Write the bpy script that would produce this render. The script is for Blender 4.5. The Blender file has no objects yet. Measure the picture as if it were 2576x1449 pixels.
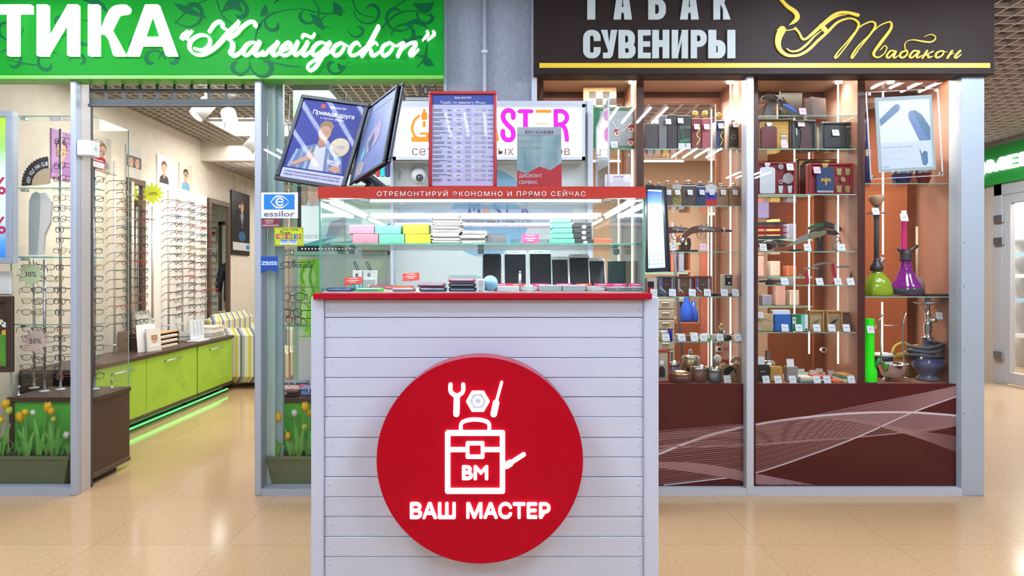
import bpy, bmesh, math, random
from mathutils import Vector, Matrix
random.seed(11)
SC = bpy.context.scene
COL = SC.collection
# ---------------------------------------------------------------- camera, world, lights, exposure
F, VX, HY, EYE = 1560.0, 1255.0, 695.0, 1.3      # focal length in pixels, vanishing point, eye height (frame 2576 x 1449)
cd = bpy.data.cameras.new('camera'); cam = bpy.data.objects.new('camera', cd); COL.objects.link(cam)
cam.location = (0, 0, EYE); cam.rotation_euler = (math.pi/2, 0, 0)
cd.sensor_width = 36; cd.sensor_fit = 'HORIZONTAL'; cd.lens = 36*F/2576
cd.shift_x = (1288-VX)/2576; cd.shift_y = -(724.5-HY)/2576
cd.clip_start = .05
SC.camera = cam
SC.view_settings.view_transform = 'Standard'; SC.view_settings.look = 'None'
SC.view_settings.exposure = 0.0; SC.view_settings.gamma = 1; SC.view_settings.use_curve_mapping = False
SC.cycles.transparent_max_bounces = 18; SC.cycles.max_bounces = 4; SC.cycles.diffuse_bounces = 3; SC.cycles.glossy_bounces = 2; SC.cycles.use_light_tree = False; SC.cycles.transmission_bounces = 3
SC.cycles.adaptive_threshold = .03
SC.cycles.use_denoising = True; SC.cycles.caustics_reflective = False; SC.cycles.caustics_refractive = False
SC.cycles.sample_clamp_indirect = 4
w = bpy.data.worlds.new('hall_daylight'); SC.world = w; w.use_nodes = True
w.node_tree.nodes['Background'].inputs[0].default_value = (.82, .88, 1, 1)
w.node_tree.nodes['Background'].inputs[1].default_value = .22
def area(name, loc, sx, sy, power, col, rot=(0, 0, 0)):
    l = bpy.data.lights.new(name, 'AREA'); l.shape = 'RECTANGLE'; l.size = sx; l.size_y = sy
    l.energy = power; l.color = col
    o = bpy.data.objects.new(name, l); COL.objects.link(o); o.location = loc; o.rotation_euler = rot
    return o
COOL, WARM, NEUT = (.70, .83, 1), (1, .86, .68), (1, .965, .92)
HALL_TUBE = 150                             # the hall is lit by the four-tube ceiling lights built at the end
area('corridor_lamp', (4.4, 6.0, 2.9), 1.2, 2.4, 130, COOL)
area('optician_lamp', (-2.3, 4.9, 2.8), 1.6, 1.0, 32, NEUT)
area('optician_lamp', (-2.3, 6.9, 2.8), 1.6, 1.0, 38, NEUT)
area('optician_lamp', (-1.0, 5.6, 2.8), 1.0, 1.6, 34, NEUT)
area('optician_lamp', (-2.0, 9.0, 2.55), 1.6, 1.2, 44, NEUT)
area('souvenir_lamp', (1.2, 4.9, 2.55), 1.2, .6, 60, WARM)
area('souvenir_lamp', (2.1, 4.9, 2.55), .8, .6, 34, WARM)
area('green_shop_lamp', (7.2, 7.4, 2.6), 1.4, 2.0, 200, (1, .98, .95), (0, 0, 0))
# ---------------------------------------------------------------- helpers
R = math.radians
def P(px, py, Y): return Vector(((px-VX)/F*Y, Y, EYE-(py-HY)/F*Y))
def q(px, py, Y): return ((px-VX)/F*Y, EYE-(py-HY)/F*Y)
def W(px, py, X):                       # point on a wall plane of constant X
    Y = X*F/(px-VX); return Vector((X, Y, EYE-(py-HY)/F*Y))
def FR(Y): return Matrix(((1, 0, 0, 0), (0, 0, -1, Y), (0, 1, 0, 0), (0, 0, 0, 1)))   # plane facing the hall: u = X, v = Z, w towards -Y
def frame(o, r, u):
    r = Vector(r).normalized(); n = r.cross(Vector(u)).normalized(); u = n.cross(r)
    m = Matrix.Identity(4)
    for i in range(3): m[i][0], m[i][1], m[i][2], m[i][3] = r[i], u[i], n[i], o[i]
    return m
MATS = {}
def mat(name, col=(.8, .8, .8), rough=.5, metal=0, emit=0, ecol=None, trans=0, spec=.5, tint=None, noise=None, bump=None, coat=0, alpha=1):
    if name in MATS: return MATS[name]
    m = bpy.data.materials.new(name); m.use_nodes = True; MATS[name] = m
    nt = m.node_tree; b = nt.nodes['Principled BSDF']; I = b.inputs
    I['Base Color'].default_value = (*col, 1); I['Roughness'].default_value = rough; I['Metallic'].default_value = metal
    I['Specular IOR Level'].default_value = spec; I['Coat Weight'].default_value = coat
    I['Transmission Weight'].default_value = trans; I['Alpha'].default_value = alpha
    if emit:
        if emit < 2.5 or name not in ('hall_tube', 'led_cool', 'led_warm_strip', 'panel_light'): m.cycles.emission_sampling = 'NONE'
        I['Emission Color'].default_value = (*(ecol or col), 1); I['Emission Strength'].default_value = emit
    if noise:                            # (scale vector, amount, second colour)
        tc = nt.nodes.new('ShaderNodeTexCoord'); mp = nt.nodes.new('ShaderNodeMapping'); mp.inputs['Scale'].default_value = noise[0]
        nz = nt.nodes.new('ShaderNodeTexNoise'); nz.inputs['Scale'].default_value = 1; nz.inputs['Detail'].default_value = 5
        mx = nt.nodes.new('ShaderNodeMix'); mx.data_type = 'RGBA'
        rp = nt.nodes.new('ShaderNodeMapRange'); rp.inputs[1].default_value = .22; rp.inputs[2].default_value = .66; rp.inputs[4].default_value = noise[1]
        nt.links.new(tc.outputs['Object'], mp.inputs[0]); nt.links.new(mp.outputs[0], nz.inputs['Vector'])
        nt.links.new(nz.outputs[0], rp.inputs[0]); nt.links.new(rp.outputs[0], mx.inputs[0])
        mx.inputs[6].default_value = (*col, 1); mx.inputs[7].default_value = (*noise[2], 1)
        nt.links.new(mx.outputs[2], I['Base Color'])
        if bump:
            bp = nt.nodes.new('ShaderNodeBump'); bp.inputs['Strength'].default_value = bump; bp.inputs['Distance'].default_value = .004
            nt.links.new(nz.outputs[0], bp.inputs['Height']); nt.links.new(bp.outputs[0], I['Normal'])
    return m
def glassmat(name, tint, refl=1.0, ior=1.45):
    if name in MATS: return MATS[name]
    m = bpy.data.materials.new(name); m.use_nodes = True; MATS[name] = m
    nt = m.node_tree; nt.nodes.remove(nt.nodes['Principled BSDF']); out = nt.nodes['Material Output']
    t = nt.nodes.new('ShaderNodeBsdfTransparent'); t.inputs[0].default_value = (*tint, 1)
    g = nt.nodes.new('ShaderNodeBsdfGlossy'); g.inputs['Roughness'].default_value = .01; g.inputs['Color'].default_value = (refl, refl, refl, 1)
    ge = nt.nodes.new('ShaderNodeNewGeometry'); dt = nt.nodes.new('ShaderNodeVectorMath'); dt.operation = 'DOT_PRODUCT'   # Schlick reflectance, the same from both faces
    nt.links.new(ge.outputs['Incoming'], dt.inputs[0]); nt.links.new(ge.outputs['Normal'], dt.inputs[1])
    def mth(op, *v):
        n = nt.nodes.new('ShaderNodeMath'); n.operation = op
        for i, x in enumerate(v):
            if isinstance(x, float): n.inputs[i].default_value = x
            else: nt.links.new(x, n.inputs[i])
        return n.outputs[0]
    r0 = ((ior-1)/(ior+1))**2
    fr = mth('ADD', r0, mth('MULTIPLY', 1-r0, mth('POWER', mth('SUBTRACT', 1.0, mth('ABSOLUTE', dt.outputs['Value'])), 5.0)))
    mx = nt.nodes.new('ShaderNodeMixShader')
    nt.links.new(fr, mx.inputs[0]); nt.links.new(t.outputs[0], mx.inputs[1]); nt.links.new(g.outputs[0], mx.inputs[2])
    nt.links.new(mx.outputs[0], out.inputs[0]); return m
_TX = {}
def textgeo(s, bold, shear, res, spacing):
    k = (s, bold, shear, res, spacing)
    if k in _TX: return _TX[k]
    c = bpy.data.curves.new('t', 'FONT'); c.body = s; c.offset = bold; c.shear = shear; c.resolution_u = res; c.extrude = .5; c.space_character = spacing
    o = bpy.data.objects.new('t', c); COL.objects.link(o)
    dg = bpy.context.evaluated_depsgraph_get(); me = bpy.data.meshes.new_from_object(o.evaluated_get(dg))
    v = [tuple(x.co) for x in me.vertices]; f = [tuple(p.vertices) for p in me.polygons]
    bpy.data.objects.remove(o); bpy.data.curves.remove(c); bpy.data.meshes.remove(me)
    if v:
        bb = (min(a[0] for a in v), max(a[0] for a in v), min(a[1] for a in v), max(a[1] for a in v))
    else: bb = (0, 1, 0, 1)
    _TX[k] = (v, f, bb); return _TX[k]
def smooth(pts, n=6):
    """Catmull-Rom through points of any dimension."""
    if len(pts) < 3: return [tuple(p) for p in pts]
    out = []; L = len(pts)
    for i in range(L-1):
        p0, p1, p2, p3 = pts[max(i-1, 0)], pts[i], pts[i+1], pts[min(i+2, L-1)]
        for k in range(n):
            t = k/n; t2 = t*t; t3 = t2*t
            out.append(tuple(.5*(2*b+(c-a)*t+(2*a-5*b+4*c-d)*t2+(3*b-a-3*c+d)*t3) for a, b, c, d in zip(p0, p1, p2, p3)))
    out.append(tuple(pts[-1])); return out
ORG = {}
class MB:
    def __init__(s, M=None): s.v = []; s.f = []; s.mi = []; s.sm = []; s.mats = []; s.M = M; s.j = 0
    def at(s, M): s.M = M; return s
    def add(s, vs, fs, m, sm=False):
        k = len(s.v); M = s.M
        s.v += [tuple(M @ Vector(a)) for a in vs] if M is not None else [tuple(a) for a in vs]
        if m not in s.mats: s.mats.append(m)
        i = s.mats.index(m)
        for f in fs: s.f.append(tuple(k+a for a in f)); s.mi.append(i); s.sm.append(sm)
        return s
    def box(s, x0, x1, y0, y1, z0, z1, m, bev=0):
        if x0 > x1: x0, x1 = x1, x0
        if y0 > y1: y0, y1 = y1, y0
        if z0 > z1: z0, z1 = z1, z0
        if not bev:
            return s.add([(x0,y0,z0),(x1,y0,z0),(x1,y1,z0),(x0,y1,z0),(x0,y0,z1),(x1,y0,z1),(x1,y1,z1),(x0,y1,z1)],
                         [(0,3,2,1),(4,5,6,7),(0,1,5,4),(1,2,6,5),(2,3,7,6),(3,0,4,7)], m)
        bev = min(bev, (x1-x0)*.45, (y1-y0)*.45, (z1-z0)*.45); vs = []; ix = {}
        for a in (0,1):
            for b in (0,1):
                for c in (0,1):
                    X, Y, Z = (x0,x1)[a], (y0,y1)[b], (z0,z1)[c]; dx, dy, dz = bev*(1-2*a), bev*(1-2*b), bev*(1-2*c)
                    ix[a,b,c] = len(vs); vs += [(X,Y+dy,Z+dz),(X+dx,Y,Z+dz),(X+dx,Y+dy,Z)]
        fs = []
        for a in (0,1):
            r = [(0,0),(1,0),(1,1),(0,1)]; fl = (lambda l: l if a else l[::-1])
            fs.append(tuple(fl([ix[a,b,c]+0 for b,c in r])))
            fs.append(tuple(fl([ix[c,a,b]+1 for b,c in r])))
            fs.append(tuple(fl([ix[b,c,a]+2 for b,c in r])))
        for a in (0,1):
            for b in (0,1):
                fs.append((ix[a,b,0]+0, ix[a,b,1]+0, ix[a,b,1]+1, ix[a,b,0]+1))
                fs.append((ix[a,0,b]+0, ix[a,1,b]+0, ix[a,1,b]+2, ix[a,0,b]+2))
                fs.append((ix[0,a,b]+1, ix[1,a,b]+1, ix[1,a,b]+2, ix[0,a,b]+2))
        for k in ix.values(): fs.append((k, k+1, k+2))
        return s.add(vs, fs, m)
    def poly(s, pts, w, m, d=0):
        n = len(pts); vs = [(a, b, w) for a, b in pts]; fs = [tuple(range(n))]
        if d:
            vs += [(a, b, w-d) for a, b in pts]; fs.append(tuple(range(2*n-1, n-1, -1)))
            fs += [(i, n+i, n+(i+1) % n, (i+1) % n) for i in range(n)]
        return s.add(vs, fs, m)
    def rect(s, u0, u1, v0, v1, w, m, d=0): return s.poly([(u0,v0),(u1,v0),(u1,v1),(u0,v1)], w, m, d)
    def disc(s, u, v, r, w, m, d=0, n=32, rv=None):
        rv = rv or r
        return s.poly([(u+r*math.cos(2*math.pi*i/n), v+rv*math.sin(2*math.pi*i/n)) for i in range(n)], w, m, d)
    def ring(s, u, v, r0, r1, w, m, d=0, n=32, a0=0, a1=360):
        pts = [(u+(r0+r1)/2*math.cos(R(a0+(a1-a0)*i/n)), v+(r0+r1)/2*math.sin(R(a0+(a1-a0)*i/n))) for i in range(n+1)]
        return s.ribbon(pts, abs(r1-r0), w, m, d)
    def ribbon(s, pts, wid, w, m, d=0, round_=False):
        n = len(pts); vs = []; s.j = (s.j+1) % 60; w += s.j*.000006
        ws = [wid]*n if not isinstance(wid, (list, tuple)) else wid
        for i in range(n):
            a, b = pts[max(i-1, 0)], pts[min(i+1, n-1)]
            tx, ty = b[0]-a[0], b[1]-a[1]; L = math.hypot(tx, ty) or 1; nx, ny = -ty/L*ws[i]/2, tx/L*ws[i]/2
            wi = w+i*.0000012; vs += [(pts[i][0]+nx, pts[i][1]+ny, wi), (pts[i][0]-nx, pts[i][1]-ny, wi)]
        fs = [(2*i, 2*i+1, 2*i+3, 2*i+2) for i in range(n-1)]
        if d:
            k = len(vs); vs += [(a, b, w-d) for a, b, _ in vs]
            for i in range(n-1): fs += [(2*i, 2*i+2, k+2*i+2, k+2*i), (2*i+1, k+2*i+1, k+2*i+3, 2*i+3)]
            fs += [(0, k, k+1, 1), (2*n-2, 2*n-1, k+2*n-1, k+2*n-2)]
        s.add(vs, fs, m)
        if round_:
            for i in (0, n-1):
                if ws[i] > 0: s.disc(pts[i][0], pts[i][1], ws[i]/2, w+.0003 if i else w-.00002, m, d, 12)
        return s
    def stroke(s, pts, wid, w, m, d=0, n=6):
        if isinstance(wid, (list, tuple)):
            P3 = [(a, b, wid[min(int(i*len(wid)/len(pts)), len(wid)-1)] if len(wid) != len(pts) else wid[i]) for i, (a, b) in enumerate(pts)]
        else: P3 = [(a, b, wid) for a, b in pts]
        S = smooth(P3, n)
        return s.ribbon([(a, b) for a, b, _ in S], [max(c, 1e-5) for _, _, c in S], w, m, d, True)
    def text(s, t, m, u0, u1, v0, v1, w, d=0, bold=0, shear=0, res=3, spacing=1, flip=False):
        v, f, (a0, a1, b0, b1) = textgeo(t, 0, shear, res, spacing)
        if not v: return s
        if bold: a0 -= bold; a1 += bold; b0 -= bold; b1 += bold
        su = (u1-u0)/max(a1-a0, 1e-6); sv = (v1-v0)/max(b1-b0, 1e-6)
        if v0 is None: sv = su
        dd = d if d else .0004
        for i, (e, g) in enumerate(((0, 0), (1, 0), (-1, 0), (0, 1), (0, -1)) if bold else ((0, 0),)):
            s.add([(u0+(x-a0+e*bold)*su, v0+(y-b0+g*bold)*sv, w-dd/2+z*dd+i*.0001) for x, y, z in v], f, m)
        return s
    def line(s, t, m, u, v, h, w, bold=0, shear=0, d=0, mid=True, maxw=None):
        """a line of text of cap height h, centred (or started) at u, standing on v"""
        vv, f, (a0, a1, b0, b1) = textgeo(t, 0, shear, 2, 1)
        if not vv: return s
        k = h/.729; wd = (a1-a0)*k; kx = k
        if maxw and wd > maxw: kx = k*maxw/wd; wd = maxw
        u0 = u-wd/2 if mid else u; dd = d or .0004
        for i, (e, g) in enumerate(((1, 0), (-1, 0), (0, 1), (0, -1)) if bold > .008 else ((0, 0),)):
            s.add([(u0+(x-a0+e*bold)*kx, v+(y+g*bold)*k, w-dd/2+z*dd+i*.0001) for x, y, z in vv], f, m)
        return s
    def glyph(s, ch, m, u0, u1, v0, v1, w, d, sx, sy):
        """a heavy block capital drawn with stems sx wide and bars sy high"""
        W_, H_ = u1-u0, v1-v0; J = [w]
        def put(p): J[0] += .00015; s.poly([(u0+x, v0+y) for x, y in p], J[0], m, d)
        def rc(a, b, c, e): put([(a, c), (b, c), (b, e), (a, e)])
        def pl(*p): put(p)
        def arc(cx, cy, r, a0, a1): return [(cx+r*math.cos(R(a0+(a1-a0)*k/7)), cy+r*math.sin(R(a0+(a1-a0)*k/7))) for k in range(8)]
        def band(A, B):                    # one outline polygon between an outer and an inner path
            J[0] += .00015; P_ = [(u0+x, v0+y) for x, y in A+B[::-1]]; n = len(A); vs = [(a, b, J[0]) for a, b in P_]; L = 2*n
            fs = [(k, k+1, L-2-k, L-1-k) for k in range(n-1)]
            vs += [(a, b, J[0]-d) for a, b in P_]; fs += [(k, L+k, L+(k+1) % L, (k+1) % L) for k in range(L)]; s.add(vs, fs, m)
        def bowl(a, b, c, e):
            def path(b, c, e, r): return [(a, e)]+arc(b-r, e-r, r, 90, 0)+arc(b-r, c+r, r, 0, -90)+[(a, c)]
            ro = min((e-c)*.46, (b-a)*.8); band(path(b, c, e, ro), path(b-sx, c+sy, e-sy, max(min(ro-min(sx, sy), (e-c)/2-sy-.0005, b-sx-a), .0004)))
        if ch == 'Т': rc(0, W_, H_-sy, H_); rc(W_/2-sx/2, W_/2+sx/2, 0, H_-sy)
        elif ch == 'И': rc(0, sx, 0, H_); rc(W_-sx, W_, 0, H_); pl((sx*.9, 0), (sx*.95, sy*1.7), (W_-sx*.95, H_), (W_-sx*.95, H_-sy*1.7))
        elif ch == 'Н': rc(0, sx, 0, H_); rc(W_-sx, W_, 0, H_); rc(sx, W_-sx, H_*.52-sy*.6, H_*.52+sy*.6)
        elif ch == 'А':
            pl((0, 0), (sx*1.05, 0), (W_/2+sx*.05, H_*.86), (W_/2, H_), (W_/2-sx*.62, H_)); pl((W_, 0), (W_/2+sx*.62, H_), (W_/2, H_), (W_/2-sx*.05, H_*.86), (W_-sx*1.05, 0)); rc(W_*.24, W_*.76, H_*.2, H_*.2+sy)
        elif ch == 'Е': rc(0, sx, 0, H_); rc(sx, W_, 0, sy); rc(sx, W_, H_-sy, H_); rc(sx, W_*.96, H_/2-sy*.48, H_/2+sy*.48)
        elif ch == 'С':
            def cp(i0, k, r): return [(W_-i0, H_*.61)]+arc(W_-i0-r, H_-k-r, r, 0, 90)+arc(i0+r, H_-k-r, r, 90, 180)+arc(i0+r, k+r, r, 180, 270)+arc(W_-i0-r, k+r, r, 270, 360)+[(W_-i0, H_*.39)]
            band(cp(0, 0, W_*.46), cp(sx, sy, max(W_/2-sx-.0005, .0005)))
        elif ch == 'У': pl((0, H_), (sx, H_), (W_*.55, H_*.36), (W_*.47, H_*.2)); pl((W_-sx, H_), (W_, H_), (W_*.72, H_*.1), (W_*.55, 0), (W_*.12, 0), (W_*.12, sy), (W_*.36, sy), (W_*.42, H_*.22))
        elif ch == 'В': rc(0, sx, 0, H_); bowl(sx, W_, 0, H_*.55); bowl(sx, W_*.96, H_*.55-sy, H_)
        elif ch == 'Р': rc(0, sx, 0, H_); bowl(sx, W_, H_*.4, H_)
        elif ch == 'Б': rc(0, sx, 0, H_); rc(sx, W_*.94, H_-sy, H_); bowl(sx, W_, 0, H_*.62)
        elif ch == 'Ы': rc(0, sx, 0, H_); rc(W_-sx, W_, 0, H_); bowl(sx, W_*.64, 0, H_*.64)
        elif ch == 'К':
            rc(0, sx, 0, H_); s.stroke([(u0+sx*.9, v0+H_*.5), (u0+W_*.46, v0+H_*.52), (u0+W_*.6, v0+H_*.72), (u0+W_*.74, v0+H_*.88), (u0+W_, v0+H_-sx*.42)], [sx*.5, sx*.8, sx*.95, sx*.9, sx*.84], w, m, d); pl((W_*.36, H_*.5), (W_*.56, H_*.58), (W_*.78, H_*.3), (W_, 0), (W_-sx*1.12, 0), (W_*.56, H_*.3))
        return s
    def tube(s, pts, r, m, n=6, cap=True, closed=False):
        pts = [Vector(p) for p in pts]; L = len(pts); rs = r if isinstance(r, (list, tuple)) else [r]*L
        vs = []; fs = []; prev = None
        for i in range(L):
            t = (pts[(i+1) % L]-pts[i-1]) if closed else (pts[min(i+1, L-1)]-pts[max(i-1, 0)])
            t = t.normalized() if t.length > 1e-9 else Vector((0, 0, 1))
            if prev is None:
                a = Vector((0, 0, 1)) if abs(t.z) < .9 else Vector((1, 0, 0)); nn = t.cross(a).normalized()
            else:
                nn = prev-t*prev.dot(t); nn = nn.normalized() if nn.length > 1e-6 else t.orthogonal().normalized()
            prev = nn; bb = t.cross(nn)
            for k in range(n):
                a = 2*math.pi*k/n; vs.append(pts[i]+(nn*math.cos(a)+bb*math.sin(a))*rs[i])
        for i in range(L if closed else L-1):
            j = (i+1) % L
            for k in range(n): fs.append((i*n+k, i*n+(k+1) % n, j*n+(k+1) % n, j*n+k))
        if cap and not closed: fs += [tuple(range(n-1, -1, -1)), tuple(range((L-1)*n, L*n))]
        return s.add(vs, fs, m, True)
    def lathe(s, prof, m, loc=(0, 0, 0), n=20, sx=1, sy=1, ribs=0, cap=True):
        vs = []; fs = []; L = len(prof)
        for r, z in prof:
            for k in range(n):
                a = 2*math.pi*k/n; rr = r*(1+ribs*math.cos(8*a)) if ribs else r
                vs.append((loc[0]+rr*sx*math.cos(a), loc[1]+rr*sy*math.sin(a), loc[2]+z))
        for i in range(L-1):
            for k in range(n): fs.append((i*n+k, i*n+(k+1) % n, (i+1)*n+(k+1) % n, (i+1)*n+k))
        if cap:
            if prof[0][0] > 1e-4: fs.append(tuple(range(n-1, -1, -1)))
            if prof[-1][0] > 1e-4: fs.append(tuple(range((L-1)*n, L*n)))
        return s.add(vs, fs, m, True)
    def ball(s, c, r, m, n=16, sz=1, sx=1, sy=1):
        k = n//2; return s.lathe([(max(r*math.sin(math.pi*i/k), 1e-5), -r*sz*math.cos(math.pi*i/k)) for i in range(k+1)], m, c, n, sx, sy, cap=False)
    def build(s, name, parent=None, label=None, org=None, kind=None):
        if not s.v: return None
        if parent is not None: o0 = ORG[parent.name]
        elif org is not None: o0 = Vector(org)
        else:
            xs, ys, zs = zip(*s.v); o0 = Vector(((min(xs)+max(xs))/2, (min(ys)+max(ys))/2, min(zs)))
        me = bpy.data.meshes.new(name); me.from_pydata([tuple(Vector(a)-o0) for a in s.v], [], s.f)
        for m in s.mats: me.materials.append(m)
        me.polygons.foreach_set('material_index', s.mi); me.polygons.foreach_set('use_smooth', s.sm); me.update()
        if len(s.v) < 20000:
            bm = bmesh.new(); bm.from_mesh(me); bmesh.ops.recalc_face_normals(bm, faces=bm.faces); bm.to_mesh(me); bm.free()
        o = bpy.data.objects.new(name, me); COL.objects.link(o)
        if parent is not None: o.parent = parent
        else: o.location = o0
        ORG[o.name] = o0
        if label: o['label'] = label
        if kind: o['kind'] = kind
        return o
    def thing(s, name, label, cat, group=None, org=None, kind=None):
        o = s.build(name, org=org); tag(o, label, cat, group, kind); return o
    def struct(s, name, parent=None):
        o = s.build(name, parent)
        if parent is None: o['kind'] = 'structure'
        return o
def tag(o, label, cat, group=None, kind=None):
    o['label'] = label; o['category'] = cat
    if group: o['group'] = group
    elif 'group' in o: del o['group']
    if kind: o['kind'] = kind
    return o
def T(name, label, cat, loc=(0, 0, 0), group=None):
    o = bpy.data.objects.new(name, None); COL.objects.link(o); o.location = loc; ORG[o.name] = Vector(loc)
    o.empty_display_size = .05
    return tag(o, label, cat, group)
KIDS = {}
def kids(o): return [c for c in o.children]
def dup(o, loc, rot=(0, 0, 0), label=None, cat=None, group=None, scale=None, mats=None):
    """a copy of a thing, its parts and their sub-parts; mats swaps materials on the copy"""
    swap = []
    def cp(a, par):
        c = a.copy(); COL.objects.link(c)
        if par is not None: c.parent = par
        if mats and a.type == 'MESH':
            key = a.data.name+str(sorted((k, v.name) for k, v in mats.items()))
            if key not in KIDS:
                me = a.data.copy()
                for i, m in enumerate(me.materials):
                    if m.name in mats: me.materials[i] = mats[m.name]
                KIDS[key] = me
            c.data = KIDS[key]
        for ch in kids(a): cp(ch, c)
        return c
    c = cp(o, None); c.location = loc; c.rotation_euler = rot
    if scale: c.scale = scale if not isinstance(scale, (int, float)) else (scale,)*3
    if label: tag(c, label, cat or o['category'], group or o.get('group'))
    return c
def drop(o):
    for c in kids(o): drop(c)
    bpy.data.objects.remove(o)
ORD = 'first second third fourth fifth sixth seventh eighth ninth tenth eleventh twelfth thirteenth fourteenth fifteenth sixteenth seventeenth eighteenth'.split()
# ---------------------------------------------------------------- materials
ALU = mat('grey_aluminium', (.44, .49, .60), .42, .15)
ALU2 = mat('pale_aluminium', (.62, .66, .76), .4, .15)
CHROME = mat('chrome', (.82, .82, .84), .12, 1)
STEEL = mat('brushed_steel', (.62, .63, .66), .32, .9)
BLACK = mat('black_plastic', (.012, .013, .018), .4)
WHITE = mat('white_plastic', (.82, .83, .85), .4)
PAPER = mat('white_paper', (.86, .87, .9), .7)
GREYP = mat('grey_ink', (.16, .17, .2), .7)
MIDG = mat('mid_grey', (.36, .38, .42), .6)
LIGHTG = mat('light_grey_ink', (.55, .57, .64), .7)
RED = mat('red_paint', (.46, .004, .02), .4, spec=.25)
GLASS = glassmat('clear_glass', (.975, .99, .985))
SHOPGLASS = glassmat('shop_window_glass', (.985, .99, .99), .5)
SHELFG = glassmat('shelf_glass', (.92, .975, .955))
EDGE = mat('green_glass_edge', (.12, .42, .33), .15, 0, 0, None, 0, .6)
EDGE2 = mat('pale_glass_edge', (.3, .52, .43), .2)
ACRYL = glassmat('clear_acrylic', (.95, .97, .98), 1, 1.5)
DKBROWN = mat('dark_brown_laminate', (.055, .028, .02), .4, noise=((3, 60, 60), .5, (.09, .05, .035)))
LIME = mat('lime_laminate', (.36, .62, .05), .25, noise=((6, 6, 6), .25, (.28, .55, .04)))
WOOD = mat('red_brown_wood', (.27, .085, .038), .48, spec=.25, noise=((9, 9, 1.2), .6, (.2, .055, .024)))
WOODD = mat('dark_cherry_wood', (.085, .022, .016), .4, noise=((2, 2, 20), .5, (.055, .014, .012)))
WOODL = mat('light_wood', (.6, .4, .22), .5, noise=((4, 30, 4), .5, (.48, .3, .15)))
LEDW = mat('led_white', (1, .95, .88), .5, emit=9, ecol=(1, .93, .84))
LEDC = mat('led_cool', (.9, .97, 1), .5, emit=100, ecol=(.88, .97, 1))
MIRROR = mat('mirror_silver', (.86, .9, .88), .02, 1)
NAVY = mat('navy_print', (.014, .03, .17), .45)
GOLD = mat('gold_metal', (.75, .52, .16), .28, .9)
BRONZE = mat('bronze_metal', (.42, .3, .16), .35, .8)
SKIN = mat('printed_skin', (.62, .36, .25), .6)
SKIN2 = mat('printed_skin_shade', (.48, .25, .17), .6)
HAIR = mat('printed_brown_hair', (.16, .08, .045), .6)
# ---------------------------------------------------------------- setting: floor
YS = 3.72                                  # shop front plane
def floor_material():
    m = bpy.data.materials.new('polished_beige_tile'); m.use_nodes = True; nt = m.node_tree; b = nt.nodes['Principled BSDF']
    tc = nt.nodes.new('ShaderNodeTexCoord'); mp = nt.nodes.new('ShaderNodeMapping')
    mp.inputs['Location'].default_value = (-1.262, -3.005, 0)
    nt.links.new(tc.outputs['Object'], mp.inputs[0])
    br = nt.nodes.new('ShaderNodeTexBrick'); br.offset = 0; br.inputs['Scale'].default_value = 1
    for k, v in (('Brick Width', .645), ('Row Height', .645), ('Mortar Size', .0016), ('Mortar Smooth', .2), ('Bias', 0)): br.inputs[k].default_value = v
    br.inputs['Color1'].default_value = (.60, .385, .215, 1); br.inputs['Color2'].default_value = (.64, .42, .24, 1); br.inputs['Mortar'].default_value = (.40, .27, .17, 1)
    nt.links.new(mp.outputs[0], br.inputs['Vector'])
    m2 = nt.nodes.new('ShaderNodeMapping'); m2.inputs['Scale'].default_value = (50, 75, 1); nt.links.new(tc.outputs['Object'], m2.inputs[0])
    nz = nt.nodes.new('ShaderNodeTexNoise'); nz.inputs['Scale'].default_value = 1; nz.inputs['Detail'].default_value = 8; nz.inputs['Roughness'].default_value = .72
    nt.links.new(m2.outputs[0], nz.inputs['Vector'])
    mr = nt.nodes.new('ShaderNodeMapRange'); mr.inputs[1].default_value = .35; mr.inputs[2].default_value = .68; mr.inputs[3].default_value = .83; mr.inputs[4].default_value = 1.07
    nt.links.new(nz.outputs[0], mr.inputs[0])
    mx = nt.nodes.new('ShaderNodeMix'); mx.data_type = 'RGBA'; mx.blend_type = 'MULTIPLY'; mx.inputs[0].default_value = 1
    nt.links.new(br.outputs[0], mx.inputs[6]); nt.links.new(mr.outputs[0], mx.inputs[7]); nt.links.new(mx.outputs[2], b.inputs['Base Color'])
    b.inputs['Roughness'].default_value = .13; b.inputs['Specular IOR Level'].default_value = .5
    return m
b = MB(); b.box(-6, 9, -4, 14, -.1, 0, floor_material()); fl = b.build('floor', org=(0, 0, 0)); fl['kind'] = 'structure'
# ---------------------------------------------------------------- setting: ceilings with open lattice
LATT = mat('cream_lattice', (.50, .45, .40), .5); VOID = mat('dark_ceiling_void', (.05, .05, .055), .9)
def lattice(x0, x1, y0, y1, z, pitch, m, name, wd=.012, h=.028):
    b = MB()
    for i in range(int((x1-x0)/pitch)+1): b.box(x0+i*pitch, x0+i*pitch+wd, y0, y1, z, z+h, m)
    for i in range(int((y1-y0)/pitch)+1): b.box(x0, x1, y0+i*pitch, y0+i*pitch+wd, z+.001, z+h, m)
    b.struct(name)
LATT2 = mat('white_lattice', (.86, .87, .92), .5)
b = MB(); b.box(2.3, 9, 3.3, 14, 3.15, 3.2, mat('hall_void_grey', (.10, .10, .12), .9)); b.box(-6, 9, -4, 3.3, 3.0, 3.2, mat('hall_ceiling_white', (.7, .72, .76), .8)); b.struct('ceiling')
lattice(2.5, 6.1, 3.3, 11.5, 2.95, .125, LATT2, 'ceiling_hall_lattice')
WX = -3.43                                 # optician's side wall
b = MB(); b.box(WX, -.33, YS+.1, 7.13, 3.02, 3.06, VOID); b.struct('ceiling_optician')
lattice(WX, -.35, YS+.12, 7.1, 2.85, .085, LATT, 'ceiling_optician_lattice', .014, .03)
WALLP = mat('cream_wallpaper', (.72, .67, .58), .7, noise=((14, 14, 14), .6, (.62, .56, .47)), bump=.3)
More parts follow.
